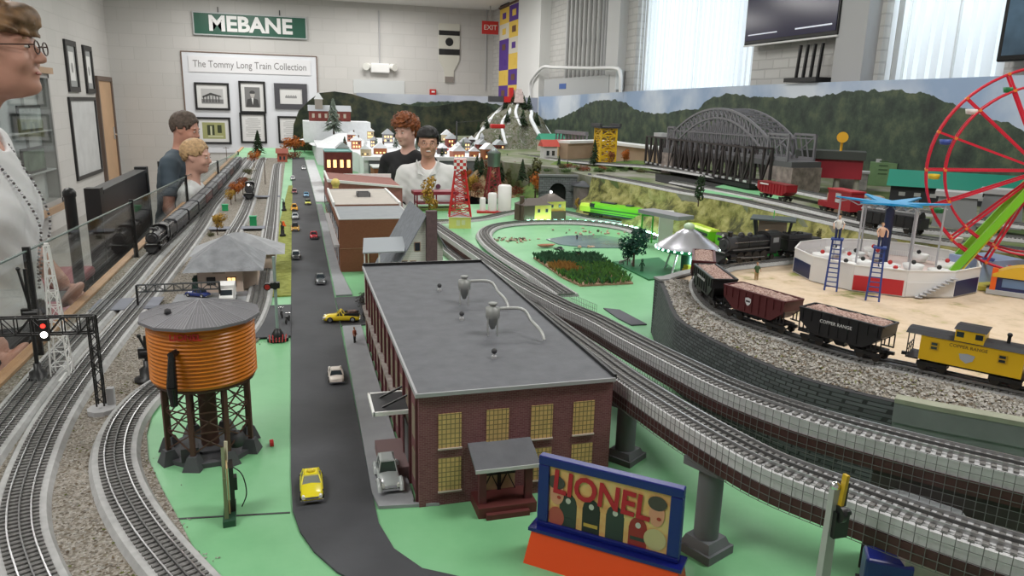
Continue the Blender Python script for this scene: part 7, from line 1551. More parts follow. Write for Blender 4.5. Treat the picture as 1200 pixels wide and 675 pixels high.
for x in (-.0, Lb_): MB().box(x-.06, x+.06, -.10, .10, -(.40-RZ), -.04).build('abutment', mat('abutment_stone', (.24, .20, .18), .9, var=.4, vscale=30), ab)
m = MB(); P = [G(*p, .36) for p in ((655, 166), (705, 165), (730, 168), (765, 172), (800, 176))]; S_ = smoothpath(P, .1); m.sweep([Vector((p.x, p.y, RZ)) for p in S_], [(-.0, 0), (-.0, .13), (.1, .13), (.1, 0)])
tn = thing('curved_tan_wall', (0, 0, 0), 0, 'low curved tan wall with a white top along the mural left of the bridges', 'wall'); m.build('wall_face', mat('wall_tan', (.42, .30, .21), .8, var=.15, vscale=6), tn); MB().sweep([Vector((p.x, p.y, RZ+.13)) for p in S_], [(-.02, 0), (-.02, .02), (.12, .02), (.12, 0)]).build('white_top', WHITE, tn)
a_, b_ = G(652, 154, .42), G(688, 157, .42); m = MB(); n = 9
for k in range(n+1):
    p = a_.lerp(b_, k/n); m.bar(Vector((p.x, p.y, RZ)), p, .012)
    if k < n: q = a_.lerp(b_, (k+1)/n); m.bar(Vector((p.x, p.y, RZ)), q, .006)
m.bar(a_, b_, .03); tag(m.build('trestle', TR2), 'grey timber trestle in front of the mural right of the mountain', 'bridge')
q = G(708, 192, RZ); yt = thing('yellow_lattice_tower', q, 0, 'yellow lattice oil derrick tower on the grassy ledge', 'tower'); Hy = hgt(q, 150)
m = MB(); r_ = .062
for k in range(5):
    z0, z1 = Hy*k/5, Hy*(k+1)/5; c = [(-r_, -r_), (r_, -r_), (r_, r_), (-r_, r_)]
    for i in range(4):
        p, q2 = c[i], c[(i+1) % 4]; m.bar((*p, z0), (*p, z1), .014).bar((*p, z1), (*q2, z1), .010).bar((*p, z0), (*q2, z1), .008).bar((*q2, z0), (*p, z1), .008)
m.box(-.085, .085, -.085, .085, -.0, .012).build('lattice', mat('derrick_yellow', (.72, .45, .02), .5), yt); MB().box(-.085, .085, -.085, .085, Hy, Hy+.012).box(-.09, -.07, -.09, .09, Hy+.012, Hy+.035).box(.07, .09, -.09, .09, Hy+.012, Hy+.035).build('top_deck', DGREY, yt)
q = G(968, 224, RZ); rs_ = thing('red_ledge_building', (q.x, q.y, RZ), atan2(q.y, q.x)-pi/2, 'red stall with dark flat roof raised on pale pillars behind the red crane car', 'building'); zt0, zt1 = hgt(q, 208), hgt(q, 186)
for x in (-.15, -.05, .05, .15): MB().cyl((x, 0, 0), (x, 0, zt0), .018, .014, 10).build('pillar', mat('pillar_pale', (.48, .46, .40), .8), rs_)
MB().box(-.16, .17, -.04, .10, zt0, zt1).build('red_body', mat('stall_red', (.32, .015, .03), .5), rs_); MB().box(-.18, .18, -.06, .12, zt1, zt1+.045).build('roof', mat('stall_roof', (.05, .055, .05), .7), rs_)
MB().cyl((.05, 0, zt1+.045), (.05, 0, zt1+.11), .007, n=8).cyl((.05, -.02, zt1+.12), (.05, -.0, zt1+.12), .03, .012, 16).build('yellow_dish', mat('dish_yellow', (.80, .42, .03), .4), rs_)
q = G(1033, 218, RZ); gb_ = thing('green_billboard_building', (q.x, q.y, RZ), atan2(q.y, q.x)-pi/2, 'pale green block shaped building with dark side behind the crane car', 'building'); zt = hgt(q, 191)
MB().box(-.08, .07, 0, .1, 0, zt).build('green_front', mat('block_green', (.14, .24, .11), .7, var=.1), gb_); MB().box(.07, .11, .0, .1, 0, zt).build('dark_side', BLACK, gb_); m = MB(); [m.box(-.03, .02, -.002, 0, zt*.5+.025*k, zt*.5+.008+.025*k) for k in range(4)]; m.build('lettering_bars', mat('bars_dark_green', (.05, .1, .04), .7), gb_)
MB().box(-.05, -.02, .02, .05, zt, zt+.02).box(.06, .09, .02, .05, zt, zt+.02).build('roof_vent', LGREY, gb_)
q = G(1120, 240, RZ); gr = thing('green_roof_engine_house', (q.x, q.y, RZ), atan2(q.y, q.x)-pi/2+.05, 'long shed with a teal green roof behind the ferris wheel', 'building'); z0, z1 = hgt(q, 222), hgt(q, 204)
MB().box(-.30, .28, 0, .2, 0, z0).build('walls', mat('shed_dark', (.03, .03, .035), .7), gr); MB().side([(-.03, z0), (.23, z0), (.1, z1)], -.32, .30).build('roof', mat('roof_teal_green', (.01, .22, .15), .5), gr); [MB().box(-.26+k*.07, -.23+k*.07, -.002, 0, z0*.35, z0*.6).build('window', LGREY, gr) for k in range(8)]
for i, (px_, py_, w2_, zt_, c_, lab) in enumerate(((1078, 232, .06, 205, (.55, .53, .50), 'pale mottled block building beside the teal roofed shed'), (995, 222, .09, 203, (.45, .44, .42), 'pale rocky low building behind the red stall'), (915, 210, .10, 188, (.36, .31, .29), 'mottled stone abutment building right of the dark truss bridge'))):
    q = G(px_, py_, RZ); H = hgt(q, zt_); t = thing('stone_block_house', (q.x, q.y, RZ), atan2(q.y, q.x)-pi/2, lab, 'building'); MB().box(-w2_, w2_, 0, .1, 0, H).build('walls', mat_mix(f'mottled_stone_{"abc"[i]}', [tuple(v*.5 for v in c_), c_, tuple(min(1, v*1.4) for v in c_)], 18, .9, .5, 'noise'), t); MB().box(-w2_-.008, w2_+.008, -.008, .108, H, H+.012).build('flat_roof', LGREY, t)
tag(MB().cbox((*G(1000, 250, RZ)[:2], RZ+.04), (.22, .08, .08), -.5).build('tan_wall_block', mat('wall_tan', (.42, .30, .21), .8, var=.15, vscale=6)), 'flat tan wall block between the red crane car and the green building', 'wall')
for i, (a, b2, zt_, lab) in enumerate(((1120, 290, 235, 'grey concrete pier behind the lower left of the ferris wheel'), (1175, 290, 232, 'wide grey concrete pier behind the ferris wheel hub legs'))):
    q = G(a, b2, PZ); H = hgt(q, zt_); t = thing('concrete_pier', (q.x+.1, q.y+.12, 0), atan2(q.y, q.x)-pi/2, lab, 'pier'); MB().taper((0, 0, 0), (.20, .1), (.13, .08), PZ+H).build('shaft', mat('pier_concrete', (.26, .27, .28), .8), t); MB().cbox((0, 0, PZ+H+.01), (.16, .1, .02)).build('cap', LGREY, t)
def shop(px_, py_, w_, d_, zt_, wallc, roofc, lab, z=RZ, rot=0, gable=True, winm=None):
    q = G(px_, py_, z); H = hgt(q, zt_); t = thing('village_shop', (q.x, q.y, z), rot, lab, 'building'); wc = mat('wall_'+lab[:14].replace(' ', '_'), wallc, .8, var=.1, vscale=30); rc_ = mat('roof_'+lab[:14].replace(' ', '_'), roofc, .6)
    hh = H*.65 if gable else H*.93
    MB().box(-w_/2, w_/2, 0, d_, 0, hh).build('walls', wc, t)
    m = MB(); 
    if gable: m.side([(-.02, hh), (d_+.02, hh), (d_/2, H)], -w_/2-.015, w_/2+.015)
    else: m.box(-w_/2-.01, w_/2+.01, -.01, d_+.01, hh, H)
    m.build('roof', rc_, t)
    for f in (.2, .6): MB().box(-w_/2+w_*f, -w_/2+w_*(f+.2), -.002, 0, hh*.25, hh*.65).build('window', winm or GLASSD, t)
    return t
shop(648, 178, .22, .16, 157, (.55, .5, .42), (.03, .25, .15), 'cream pavilion with a green roof at the mountain foot')
shop(645, 186, .12, .1, 164, (.62, .62, .62), (.50, .06, .04), 'white cottage with a red roof in front of the green pavilion'); shop(676, 184, .26, .2, 165, (.48, .36, .18), (.42, .12, .12), 'tan market hall with a faded red roof at the mountain foot', gable=False)
vy0, vy1 = 6.52, 10.2; vz = .18
vt = thing('snow_village_base', (0, 0, 0), 0, 'white snow covered village terrace with grey front wall and dark arches', 'terrain')
MB().prism([(.56, vy0), (1.62, vy0), (2.1, 6.9), (2.2, vy1), (.22, vy1), (.22, 8.0), (.56, 7.2)], 0, vz).build('terrace', [SNOW], vt)
MB().box(.60, 1.60, vy0-.012, vy0, 0, vz-.02).build('front_wall', mat('front_wall_grey', (.16, .17, .19), .8), vt)
for xc in (.95, 1.40):
    m = MB(); pts = [(xc-.07, vy0-.014, 0)]+[(xc+.07*cos(pi-pi*i/10), vy0-.014, .075+.06*sin(pi*i/10)) for i in range(11)]+[(xc+.07, vy0-.014, 0)]; m.add(pts, [tuple(reversed(range(len(pts))))]); m.build('dark_arch', mat('mouth_black', (.006, .006, .006), 1), vt)
MB().box(.56, 1.62, vy0-.03, vy0+.02, vz-.02, vz+.012).build('snow_edge', SNOW, vt)
for i, (c, r, h, lab) in enumerate((((.55, 8.9, vz-.02), (.40, .7), .13, 'low snowy hill at the left of the village below the dark hills'), ((1.05, 8.6, vz-.02), (.5, .5), .10, 'rounded snow mound in the middle of the village'), ((.55, 9.9, vz-.02), (.5, .35), .30, 'white snow hill carrying the large brick schoolhouse'))): mound('snow_hill', c, r, h, SNOW, lab, seed=i*3, rough=.12)
rnd = random.Random(21)
def vhouse(loc, w_, d_, h, wc, rc_, lab, tower=False, rz=0, lit=True):
    t = thing('village_house', loc, rz, lab, 'building', 'lit houses of the snow village'); MB().box(-w_/2, w_/2, 0, d_, 0, h).build('walls', wc, t)
    m = MB(); m.lside([(-w_/2-.01, h), (w_/2+.01, h), (0, h+w_*.5)], -.01, d_+.01); m.build('snowy_roof', rc_, t)
    rows = 2 if h > .07 else 1
    for r_ in range(rows):
        for f in (.22, .5, .78):
            x = -w_/2+w_*f; z0 = h*(.2+.42*r_); MB().box(x-w_*.07, x+w_*.07, -.002, 0, z0, z0+h*.2).build('window', WARM if lit and rnd.random() < .75 else GLASSD, t)
    if tower: MB().box(-w_*.15, w_*.15, d_*.2, d_*.5, h, h*1.9).taper((0, d_*.35, h*1.9), (w_*.34, w_*.34), (.005, .005), h*.5).build('steeple', rc_, t)
    else: MB().box(w_*.2, w_*.32, d_*.4, d_*.6, h, h+w_*.55).build('chimney', BROWN, t)
    return t
WCOL = [mat('house_brick_red', (.22, .05, .04), .8, var=.2), mat('house_salmon', (.45, .18, .12), .8), mat('house_cream', (.55, .45, .30), .8), mat('house_grey', (.30, .30, .32), .8), mat('house_rust', (.35, .12, .05), .8), mat('house_dark', (.08, .06, .06), .8)]
hv = [(402, 178), (418, 172), (428, 180), (438, 170), (446, 178), (520, 178), (530, 170), (538, 182), (524, 162), (546, 175), (556, 182), (552, 168), (566, 176), (412, 163), (434, 160), (455, 165), (574, 184), (508, 172), (586, 176), (562, 163)]
adj = ['leftmost of the front row', 'red', 'lit', 'upper', 'small', 'tall', 'back row', 'front row', 'hilltop', 'middle']
for i, (a, b2) in enumerate(hv):
    z = vz+(.05 if b2 < 170 else 0); q = G(a, b2+3, z); h = .05+.045*rnd.random(); w_ = .07+.05*rnd.random()
    where = 'left of the red haired person' if a < 470 else 'between the smiling person and the mountain'
    t = vhouse((q.x, q.y, z), w_, .08, h, WCOL[i % 6], SNOW if i % 3 else mat('snowy_slate', (.45, .47, .5), .8), f'small lit snow village house, {where}', tower=(i % 5 == 2), rz=rnd.uniform(-.3, .3))
    t['group'] = 'snow village houses left of the red haired person' if a < 470 else 'snow village houses between the smiling person and the mountain'
q = Yp(374, 146, 9.6); sh_ = thing('schoolhouse', (q.x, 9.6, .40), 0, 'large red brick schoolhouse with a snowy roof and cupola on the snow hill', 'building'); wS = .38
MB().box(-wS*.3, wS, 0, .2, 0, .12).build('walls', WCOL[0], sh_); MB().side([(-.02, .12), (.22, .12), (.1, .19)], -wS*.33, wS*1.03).build('snowy_roof', mat('snowy_slate', (.45, .47, .5), .8), sh_); MB().box(-.04, .05, .02, .12, .12, .26).build('bell_tower', mat('tower_stone', (.38, .34, .3), .8), sh_); MB().taper((.005, .07, .26), (.11, .11), (.01, .01), .08).build('tower_cap', SNOW, sh_)
for k in range(6): MB().box(-.08+k*.075, -.05+k*.075, -.002, 0, .04, .09).build('window', mat('window_cream', (.55, .5, .4), .6), sh_)
MB().box(-wS*.5, wS*1.6, -.15, .4, -.25, 0).build('snow_mound', SNOW, sh_)
q = Yp(603, 150, 7.7); mt = thing('ski_mountain', (q.x+.02, 7.75, .0), 0, 'tall rocky ski mountain with white snow runs at the back of the layout', 'mountain')
zP = Yp(606, 118, 7.7).z; n = 64; R = 26; rx, ry = .60, .55; vs = [(0, 0, zP)]
def mz(a, u):
    k = 1+.22*mesh_noise((cos(a)*1.6, sin(a)*1.6, 0), 1.5, 5); z = zP*(1-u**1.9)*(.90+.10*(1-u))+.11*mesh_noise((cos(a)*u*2, sin(a)*u*2, 3), 2.6)*u**.5+.035*mesh_noise((cos(a)*u*3, sin(a)*u*3, 1), 9)*(u**.3); return k, max(0, z if u < 1 else 0)
for j in range(1, R+1):
    u = j/R
    for i in range(n): a = 2*pi*i/n; k, z = mz(a, u); k = 1+(k-1)*u; vs.append((rx*u*k*cos(a), ry*u*k*sin(a), z))
m = MB(); m.add(vs, [(0, 1+i, 1+(i+1) % n) for i in range(n)]+[(1+(j-1)*n+i, 1+j*n+i, 1+j*n+(i+1) % n, 1+(j-1)*n+(i+1) % n) for j in range(1, R) for i in range(n)], 0, True)
m.build('rock_body', mat_mix('alpine_rock', [(.03, .03, .022), (.10, .10, .05), (.20, .19, .17), (.07, .09, .03), (.26, .25, .23), (.50, .50, .52)], 16, .95, .8, 'noise', pos=[.30, .40, .48, .55, .62, .72]), mt)
def mpath(lst): 
    out = []
    for a, u in lst: k, z = mz(a, u); k = 1+(k-1)*u; out.append((rx*u*k*cos(a), ry*u*k*sin(a), z+.004))
    return out
for lst, r_ in (([(pi*1.02, .12), (pi*1.05, .35), (pi*1.08, .6), (pi*1.12, .85), (pi*1.14, .98)], .022), ([(pi*1.25, .10), (pi*1.32, .35), (pi*1.28, .55), (pi*1.36, .8)], .018), ([(pi*1.8, .12), (pi*1.72, .35), (pi*1.60, .5), (pi*1.62, .75)], .022), ([(pi*1.5, .15), (pi*1.42, .4), (pi*1.48, .6)], .016), ([(pi*1.97, .1), (pi*1.98, .4), (pi*1.99, .7)], .018)):
    MB().tube(smoothpath(mpath(lst), .03), r_, 6).build('snow_run', SNOW, mt)
tp_ = Vector(mt.location)+Vector((0, 0, zP))
ml = thing('summit_lodge', tp_+Vector((-.05, -.06, -.02)), 0, 'red summit structure with pale rock standing on the mountain top', 'building'); MB().box(-.10, -.03, -.03, .05, 0, .06).box(-.04, .0, -.02, .04, .0, .15).build('red_frame', RED, ml); MB().taper((.06, 0, 0), (.12, .12), (.05, .05), .14).build('pale_rock', mat('rock_pale_pink', (.5, .4, .38), .9, var=.2), ml); MB().box(-.26, -.11, -.03, .03, .0, .06).build('dark_shed', DGREY, ml)
for i, (a, b2, lab) in enumerate(((583, 148, 'red enclosed gondola car hanging in front of the ski mountain'),)):
    q = Yp(a, b2, 7.15); t = thing('ski_gondola', q, 0, lab, 'gondola'); MB().box(-.07, .07, -.03, .03, -.02, .02).build('cabin', RED, t, bevel=.008); MB().bar((-.4, .02, .03), (.3, 0, .09), .004).bar((0, 0, .02), (0, 0, .06), .004).build('cable', DGREY, t); MB().cyl((-.4, .02, -.5), (-.4, .02, .04), .008, n=8).build('cable_post', DGREY, t)
rockpile(Vector((1.45, 7.35, vz)), 60, .16, 'grey rock pile with tiny red details at the left foot of the mountain', [mat('rock_grey', (.30, .31, .32), .9, var=.2), SNOW, RED, mat('rock_dark', (.12, .10, .08), .9)], 14, (.018, .05))
shop(331, 190, .10, .1, 174, (.42, .10, .06), (.32, .08, .05), 'little red roofed kiosk at the far end of the street', z=.0)
shop(437, 233, .05, .05, 222, (.7, .5, .05), (.75, .55, .08), 'small yellow kiosk beside the pink building', z=.0)
pole_sign((.195, 3.98, 0), mat('sign_pale_yellow', (.80, .66, .20), .4), 'round yellow shop sign on a pole rising beside the brown store', h=.235, w=.045)
m = MB()
for k in range(2): m.bar((.47+k*.05, 4.75, .11), (.56+k*.05, 3.9, .06), .03, .006)
tag(m.build('conveyor_ramp', mat('ramp_grey_green', (.30, .33, .30), .5)), 'pair of long grey green conveyor ramps slanting behind the brown store', 'ramp')
shop(455, 216, .22, .3, 196, (.35, .14, .06), (.55, .58, .56), 'brown and green barn with a snowy roof left of the black shirted person', z=.0, gable=False)
q = G(512, 247, 0); rp_ = thing('red_canopy_stand', (q.x, q.y+.02, 0), 0, 'dark red open stand in front of the smiling person', 'stand'); H = hgt(q, 225)
m = MB(); [m.bar((x, y, 0), (x, y, H), .008) for x in (-.12, 0, .12) for y in (0, .1)]; m.box(-.14, .14, -.01, .11, H-.02, H).box(-.12, .12, .0, .1, H*.35, H*.42); m.build('red_frame', mat('stand_red', (.22, .01, .03), .5), rp_); MB().box(-.15, .15, -.04, .12, 0, .012).build('turf_base', TURF, rp_)
def tree_mesh(kind, seed, m_, trunk=BARK):
    rnd = random.Random(seed); c = MB()
    if kind == 'conifer':
        for k in range(16):
            u = k/16; z = .12+.88*u; r_ = .30*(1-u)**.9+.02; n = 11
            for i in range(n):
                a = rnd.uniform(0, 6.28); d = Vector((cos(a), sin(a), 0)); s = Vector((-sin(a), cos(a), 0)); rr = r_*rnd.uniform(.75, 1.15); w_ = .07*(1-u*.6)
                b0 = Vector((0, 0, z+.05)); tip = d*rr+Vector((0, 0, z-.06)); md = d*rr*.55+Vector((0, 0, z+.01)); c.add([b0, md+s*w_, tip, md-s*w_], [(0, 1, 2, 3)])
    else:
        bl = [(Vector((rnd.uniform(-.2, .2), rnd.uniform(-.2, .2), rnd.uniform(.45, .85))), rnd.uniform(.16, .26)) for _ in range(8)]
        if kind == 'tall': bl = [(Vector((rnd.uniform(-.1, .1), rnd.uniform(-.1, .1), z)), rnd.uniform(.12, .19)) for z in (.3, .42, .54, .66, .78, .88)]
        if kind == 'shrub': bl = [(Vector((rnd.uniform(-.4, .4), rnd.uniform(-.3, .3), rnd.uniform(.15, .35))), rnd.uniform(.2, .3)) for _ in range(8)]
        for p, r_ in bl:
            for _ in range(80):
                d = Vector((rnd.gauss(0, 1), rnd.gauss(0, 1), rnd.gauss(0, 1))).normalized(); o = p+d*r_*rnd.uniform(.7, 1.05); s = rnd.uniform(.025, .05); a = d.orthogonal().normalized()*s; b = d.cross(a); t = rnd.uniform(0, 6.28); a, b = a*cos(t)+b*sin(t), b*cos(t)-a*sin(t)
                tw = d*s*rnd.uniform(-.7, .7); c.add([o-a+tw, o-b*.7, o+a-tw, o+b*.7], [(0, 1, 2, 3)])
    tr = MB(); tr.cyl((0, 0, 0), (0, 0, .5 if kind != 'shrub' else .2), .028, .015, 7)
    if kind != 'conifer': [tr.cyl((0, 0, .3 if kind != 'shrub' else .1), (rnd.uniform(-.15, .15), rnd.uniform(-.15, .15), .6 if kind != 'shrub' else .3), .014, .008, 5) for _ in range(3)]
    o1 = c.build('crown', m_); o2 = tr.build('trunk', trunk); r_ = (o1.data, o2.data); bpy.data.objects.remove(o1); bpy.data.objects.remove(o2); return r_
TM = {}
def tree(loc, h, kind, m_, lab, group=None, wd=1.0, name=None):
    key = (kind, m_.name)
    if key not in TM: TM[key] = tree_mesh(kind, len(TM)*7+1, m_)
    t = thing(name or {'conifer': 'pine_tree', 'bushy': 'leafy_tree', 'tall': 'tall_tree', 'shrub': 'shrub'}[kind], loc, random.uniform(0, 6.28), lab, 'shrub' if kind == 'shrub' else 'tree', group); t.scale = (h*wd, h*wd, h)
    for nm, me in zip(('crown', 'trunk'), TM[key]): o = bpy.data.objects.new(nm, me); COL.objects.link(o); o.parent = t
    return t
random.seed(99)
def tpx(px_, py_, pt, kind, m_, lab, z=0.0, wd=1.0, group=None):
    q = G(px_, py_, z); return tree(q, max(.02, hgt(q, pt)), kind, m_, lab, group, wd)
tpx(255, 275, 250, 'bushy', AUTY, 'olive brown round tree directly behind the depot roof', .004, 1.1); tpx(248, 277, 267, 'shrub', OLIVE, 'small olive shrub left of the tree behind the depot', .004)
for a, b2, c, mm_, lab in ((276, 236, 212, AUTO, 'orange russet tree left of the lit locomotive'), (285, 228, 208, AUTR, 'dark russet tree beside the lit locomotive'), (271, 240, 222, AUTY, 'mustard tree in front of the russet pair by the middle track')): tpx(a, b2, c, 'bushy', mm_, lab, .004, 1.0)
tpx(298, 196, 176, 'bushy', AUTO, 'bright orange tree at the far end between the tracks', .004, 1.0); tpx(346, 184, 160, 'bushy', AUTO, 'large burnt orange bush at the head of the street', .0, 1.6); tpx(340, 186, 170, 'shrub', AUTR, 'low russet bush at the head of the street', 0, 1.6)
tpx(503, 252, 208, 'tall', AUTY, 'mustard orange tree standing in front of the smiling person', .0, 1.0)
for a, b2, c, k_, mm_, lab in ((303, 182, 152, 'conifer', TREEG, 'dark pine at the far left end of the tracks'), (292, 204, 190, 'shrub', OLIVE, 'olive shrub between the far tracks'), (290, 214, 203, 'shrub', LEAFG, 'green shrub between the far tracks nearer the camera'), (372, 176, 152, 'shrub', OLIVE, 'sage green bushes below the snow hill'), (357, 178, 156, 'bushy', OLIVE, 'dark olive tree at the foot of the hill cutout'), (386, 170, 150, 'shrub', LEAFG, 'pale green bush left of the snow village')): tpx(a, b2, c, k_, mm_, lab, .004, 1.0)
q = Yp(391, 150, 9.2); tree((q.x, 9.2, .26), .42, 'conifer', mat('frosted_pine', (.22, .27, .22), .9, var=.2), 'tall frosted pine beside the brick schoolhouse')
au = [(551, 232, 205, 'bushy', AUTY, 'mustard tree right of the checkered tower'), (560, 236, 214, 'bushy', AUTR, 'russet tree between the checkered tower and the tank tower'), (627, 236, 186, 'tall', OLIVE, 'tall thin olive tree left of the tunnel portal'), (636, 240, 202, 'bushy', AUTO, 'bright orange tree touching the tunnel portal'), (612, 214, 186, 'conifer', TREEG, 'dark green pine on the scrubby slope'), (620, 218, 196, 'tall', OLIVE, 'olive tree on the scrubby slope'), (600, 208, 190, 'bushy', AUTR, 'brown tree on the scrubby slope below the shelf'), (594, 198, 180, 'conifer', TREEG, 'small dark pine at the edge of the rear track'), (644, 236, 216, 'tall', AUTR, 'russet column tree just left of the portal'), (676, 246, 232, 'tall', AUTY, 'yellow green tall shrub right of the portal'), (588, 224, 205, 'bushy', AUTR, 'russet tree behind the white tanks'), (606, 226, 212, 'bushy', OLIVE, 'olive tree behind the yellow house')]
for a, b2, c, k_, mm_, lab in au:
    z = .0 if b2 > 222 else .10; tpx(a, b2, c, k_, mm_, lab, z, .9)
for a, b2, c, k_, mm_, lab, z in ((655, 197, 182, 'conifer', TREEG, 'small dark green pine in front of the market hall', .2), (665, 199, 188, 'conifer', TREEG, 'smallest dark pine in the row before the market hall', .2), (677, 200, 190, 'shrub', LEAFG, 'dark green hedge on top of the grassy hill', .22), (696, 195, 163, 'conifer', TREEG, 'tall dark pine left of the yellow derrick tower', RZ), (717, 195, 178, 'bushy', AUTR, 'dark red tree right of the yellow derrick tower', RZ), (731, 196, 174, 'bushy', AUTO, 'brown orange tree second right of the yellow derrick tower', RZ), (759, 191, 178, 'bushy', LEAFG, 'small green tree at the left end of the dark truss bridge', RZ), (818, 242, 205, 'tall', TREEG, 'dark leaning pine on the cliff in front of the dark truss bridge', .19), (720, 199, 192, 'shrub', LEAFG, 'low green shrub below the dark red tree', RZ), (838, 262, 240, 'tall', OLIVE, 'dark scrubby tree on the cliff face above the green coach', .09), (958, 292, 268, 'tall', OLIVE, 'dark shrub on the cliff left of the ride canopy', PZ)): tpx(a, b2, c, k_, mm_, lab, z, .8)
tpx(742, 314, 268, 'bushy', mat('deep_green_foliage', (.01, .06, .04), .9, var=.3, vscale=60), 'dense dark green tree left of the flying saucer', .0, 1.15); tpx(735, 312, 285, 'bushy', MATS['deep_green_foliage'], 'smaller dark green tree beside the cows', .0, 1.0)
for k in range(14):
    a = rnd.uniform(pi*1.0, pi*2.0); u = rnd.uniform(.12, .85); kk, z = mz(a, u); kk = 1+(kk-1)*u; tree((mt.location.x+rx*u*kk*cos(a), mt.location.y+ry*u*kk*sin(a), z-.01), rnd.uniform(.10, .18), 'conifer', TREEG, 'small dark pine growing on the ski mountain', 'pines on the ski mountain', 1.1)
for k in range(16):
    q = G(rnd.uniform(395, 590), rnd.uniform(168, 184), vz)
    if PIT[0]-.1 < q.x < 2.1 and q.y > 6.6 or q.x < .6: tree((q.x, max(q.y, 7.3 if q.x < .6 else 6.65), vz-.005), rnd.uniform(.08, .15), 'conifer', mat('frosted_pine', (.22, .27, .22), .9, var=.2) if k % 2 else TREEG, 'tiny pine among the snow village houses', 'pines among the snow village houses')
for k, (yy, h) in enumerate(((2.24, .03), (2.32, .04), (2.40, .035), (2.47, .03), (2.20, .028))): tree((.195+.01*(k % 2), yy, .0), h*1.4, 'shrub', mat('dry_shrub', (.05, .045, .04), .9), 'dry dark shrub by the back corner of the warehouse', 'dry shrubs behind the warehouse')
figurine((.135, 1.985, .006), 1.2, mat('cloth_rust', (.30, .08, .04), .7), BLACK, 'toy figure in a rust coat on the sidewalk beside the warehouse', .042)
for k in range(24):
    dx, dy = rnd.uniform(-.8, .8), rnd.uniform(-.85, .8); u = min(1, hypot(dx, dy)); tree((1.47+dx*.26, 5.75+dy*.6, max(0, .17*(.5+.5*cos(pi*u))-.012)), rnd.uniform(.08, .17), ('bushy', 'tall', 'conifer', 'shrub')[k % 4], (AUTO, OLIVE, TREEG, AUTR)[k % 4], 'small tree crowded on the scrubby autumn slope behind the white tanks', 'trees on the autumn slope', 1.0)
for k in range(16):
    q = G(rnd.uniform(640, 765), rnd.uniform(196, 204), RZ); tree((q.x, q.y, RZ-.004), rnd.uniform(.04, .07), 'shrub', (LEAFG, OLIVE, AUTR)[k % 3], 'low bush on the grassy ledge between the tunnel and the derrick tower', 'low bushes on the grassy ledge', 1.4)
def tpole(loc, h, lab, grp=None):
    t = thing('utility_pole', loc, 0, lab, 'pole', grp); MB().cyl((0, 0, 0), (0, 0, h), .0035, .0025, 8).build('mast', mat('pole_wood', (.10, .07, .05), .8), t); MB().box(-.03, .03, -.002, .002, h*.9, h*.9+.004).build('crossarm', mat('pole_wood', (.10, .07, .05), .8), t); return t
for a, b2, c, lab in ((311, 216, 184, 'utility pole between the two far street side tracks'), (266, 190, 172, 'utility pole beside the far end of the long train')): q = G(a, b2, .004); tpole((q.x, q.y, .004), hgt(q, c), lab)
semaphore((-.075, 3.72, .005), .07, 'small black signal beside the orange marker', sc=.5); semaphore((-.078, 4.6, .005), .07, 'black signal on the strip opposite the maroon car', sc=.5)
gx = -.645; ys_ = [.9, 2.05, 3.3, 4.9, 6.9, 9.4]
def gtop(y): return .279-(y-1.86)*.0327
for i in range(5):
    y0, y1 = ys_[i]+.006, ys_[i+1]-.006; t = thing('glass_barrier', (gx, (y0+y1)/2, 0), 0, ['clear glass barrier panel nearest the camera along the table edge', 'second clear glass barrier panel, beside the woman in white', 'third clear glass barrier panel, beside the long train locomotive', 'fourth clear glass barrier panel, in front of the father and boy', 'farthest clear glass barrier panel at the end of the table'][i], 'glass barrier')
    h = (y1-y0)/2; m = MB().add([(-.003, -h, .0), (-.003, h, .0), (-.003, h, gtop(y1)), (-.003, -h, gtop(y0)), (.003, -h, .0), (.003, h, .0), (.003, h, gtop(y1)), (.003, -h, gtop(y0))], [(3, 2, 1, 0), (4, 5, 6, 7), (0, 1, 5, 4), (2, 3, 7, 6), (1, 2, 6, 5), (3, 0, 4, 7)]); m.build('pane', PANE, t)
    m = MB().bar((0, -h, gtop(y0)), (0, h, gtop(y1)), .006, .004); m.build('polished_edge', mat('glass_edge', (.20, .26, .24), .2), t)
for i, y in enumerate((2.05, 3.3, 4.9, 6.9, 9.4)):
    t = thing('glass_post', (gx, y, .0), 0, ['short black post between the glass panels nearest the woman', 'black post between the glass panels beside the locomotive', 'black post between the glass panels in front of the black rail', 'black post between the glass panels beyond the boy', 'black post at the far end of the glass barrier'][i], 'post'); MB().box(-.008, .008, -.005, .005, 0, gtop(y)+.01).build('post_body', BLACK, t)
rl_t = thing('black_rail_panel', (-.95, 4.62, 0), 0, 'black panelled bench back with posts beyond the glass, left of the father', 'bench')
MB().box(-.03, .03, -.55, .60, -.45, .175).build('back_panel', mat('bench_dark', (.025, .02, .02), .4), rl_t); [MB().box(-.035, .035, y0_, y0_+.065, FZ, .21).build('bench_post', BLACK, rl_t) for y0_ in (-.617, .60)]; MB().box(-.036, .036, -.55, .60, .175, .195).build('top_rail', BLACK, rl_t); MB().box(-.4, -.03, -.55, .6, -.50, -.46).box(-.4, -.36, -.55, .6, FZ, -.5).build('bench_seat', mat('bench_dark', (.025, .02, .02), .4), rl_t)
def stool(loc, lab, rz=0, sc=1.0):
    t = thing('bar_stool', loc, rz, lab, 'stool'); t.scale = (1, 1, sc); MB().box(-.17, .17, -.17, .17, .70, .74).build('seat', mat('stool_red', (.20, .03, .04), .4), t, bevel=.015)
    LM = mat('stool_leg', (.06, .06, .065), .4, .5)
    for sx in (-1, 1):
        for sy in (-1, 1): MB().bar((sx*.14, sy*.14, .70), (sx*.19, sy*.19, 0), .028).build('leg', LM, t)
    m = MB()
    for s in (-1, 1): m.bar((s*.172, -.172, .25), (s*.172, .172, .25), .018).bar((-.172, s*.172, .25), (.172, s*.172, .25), .018)
    m.build('foot_ring', LM, t)
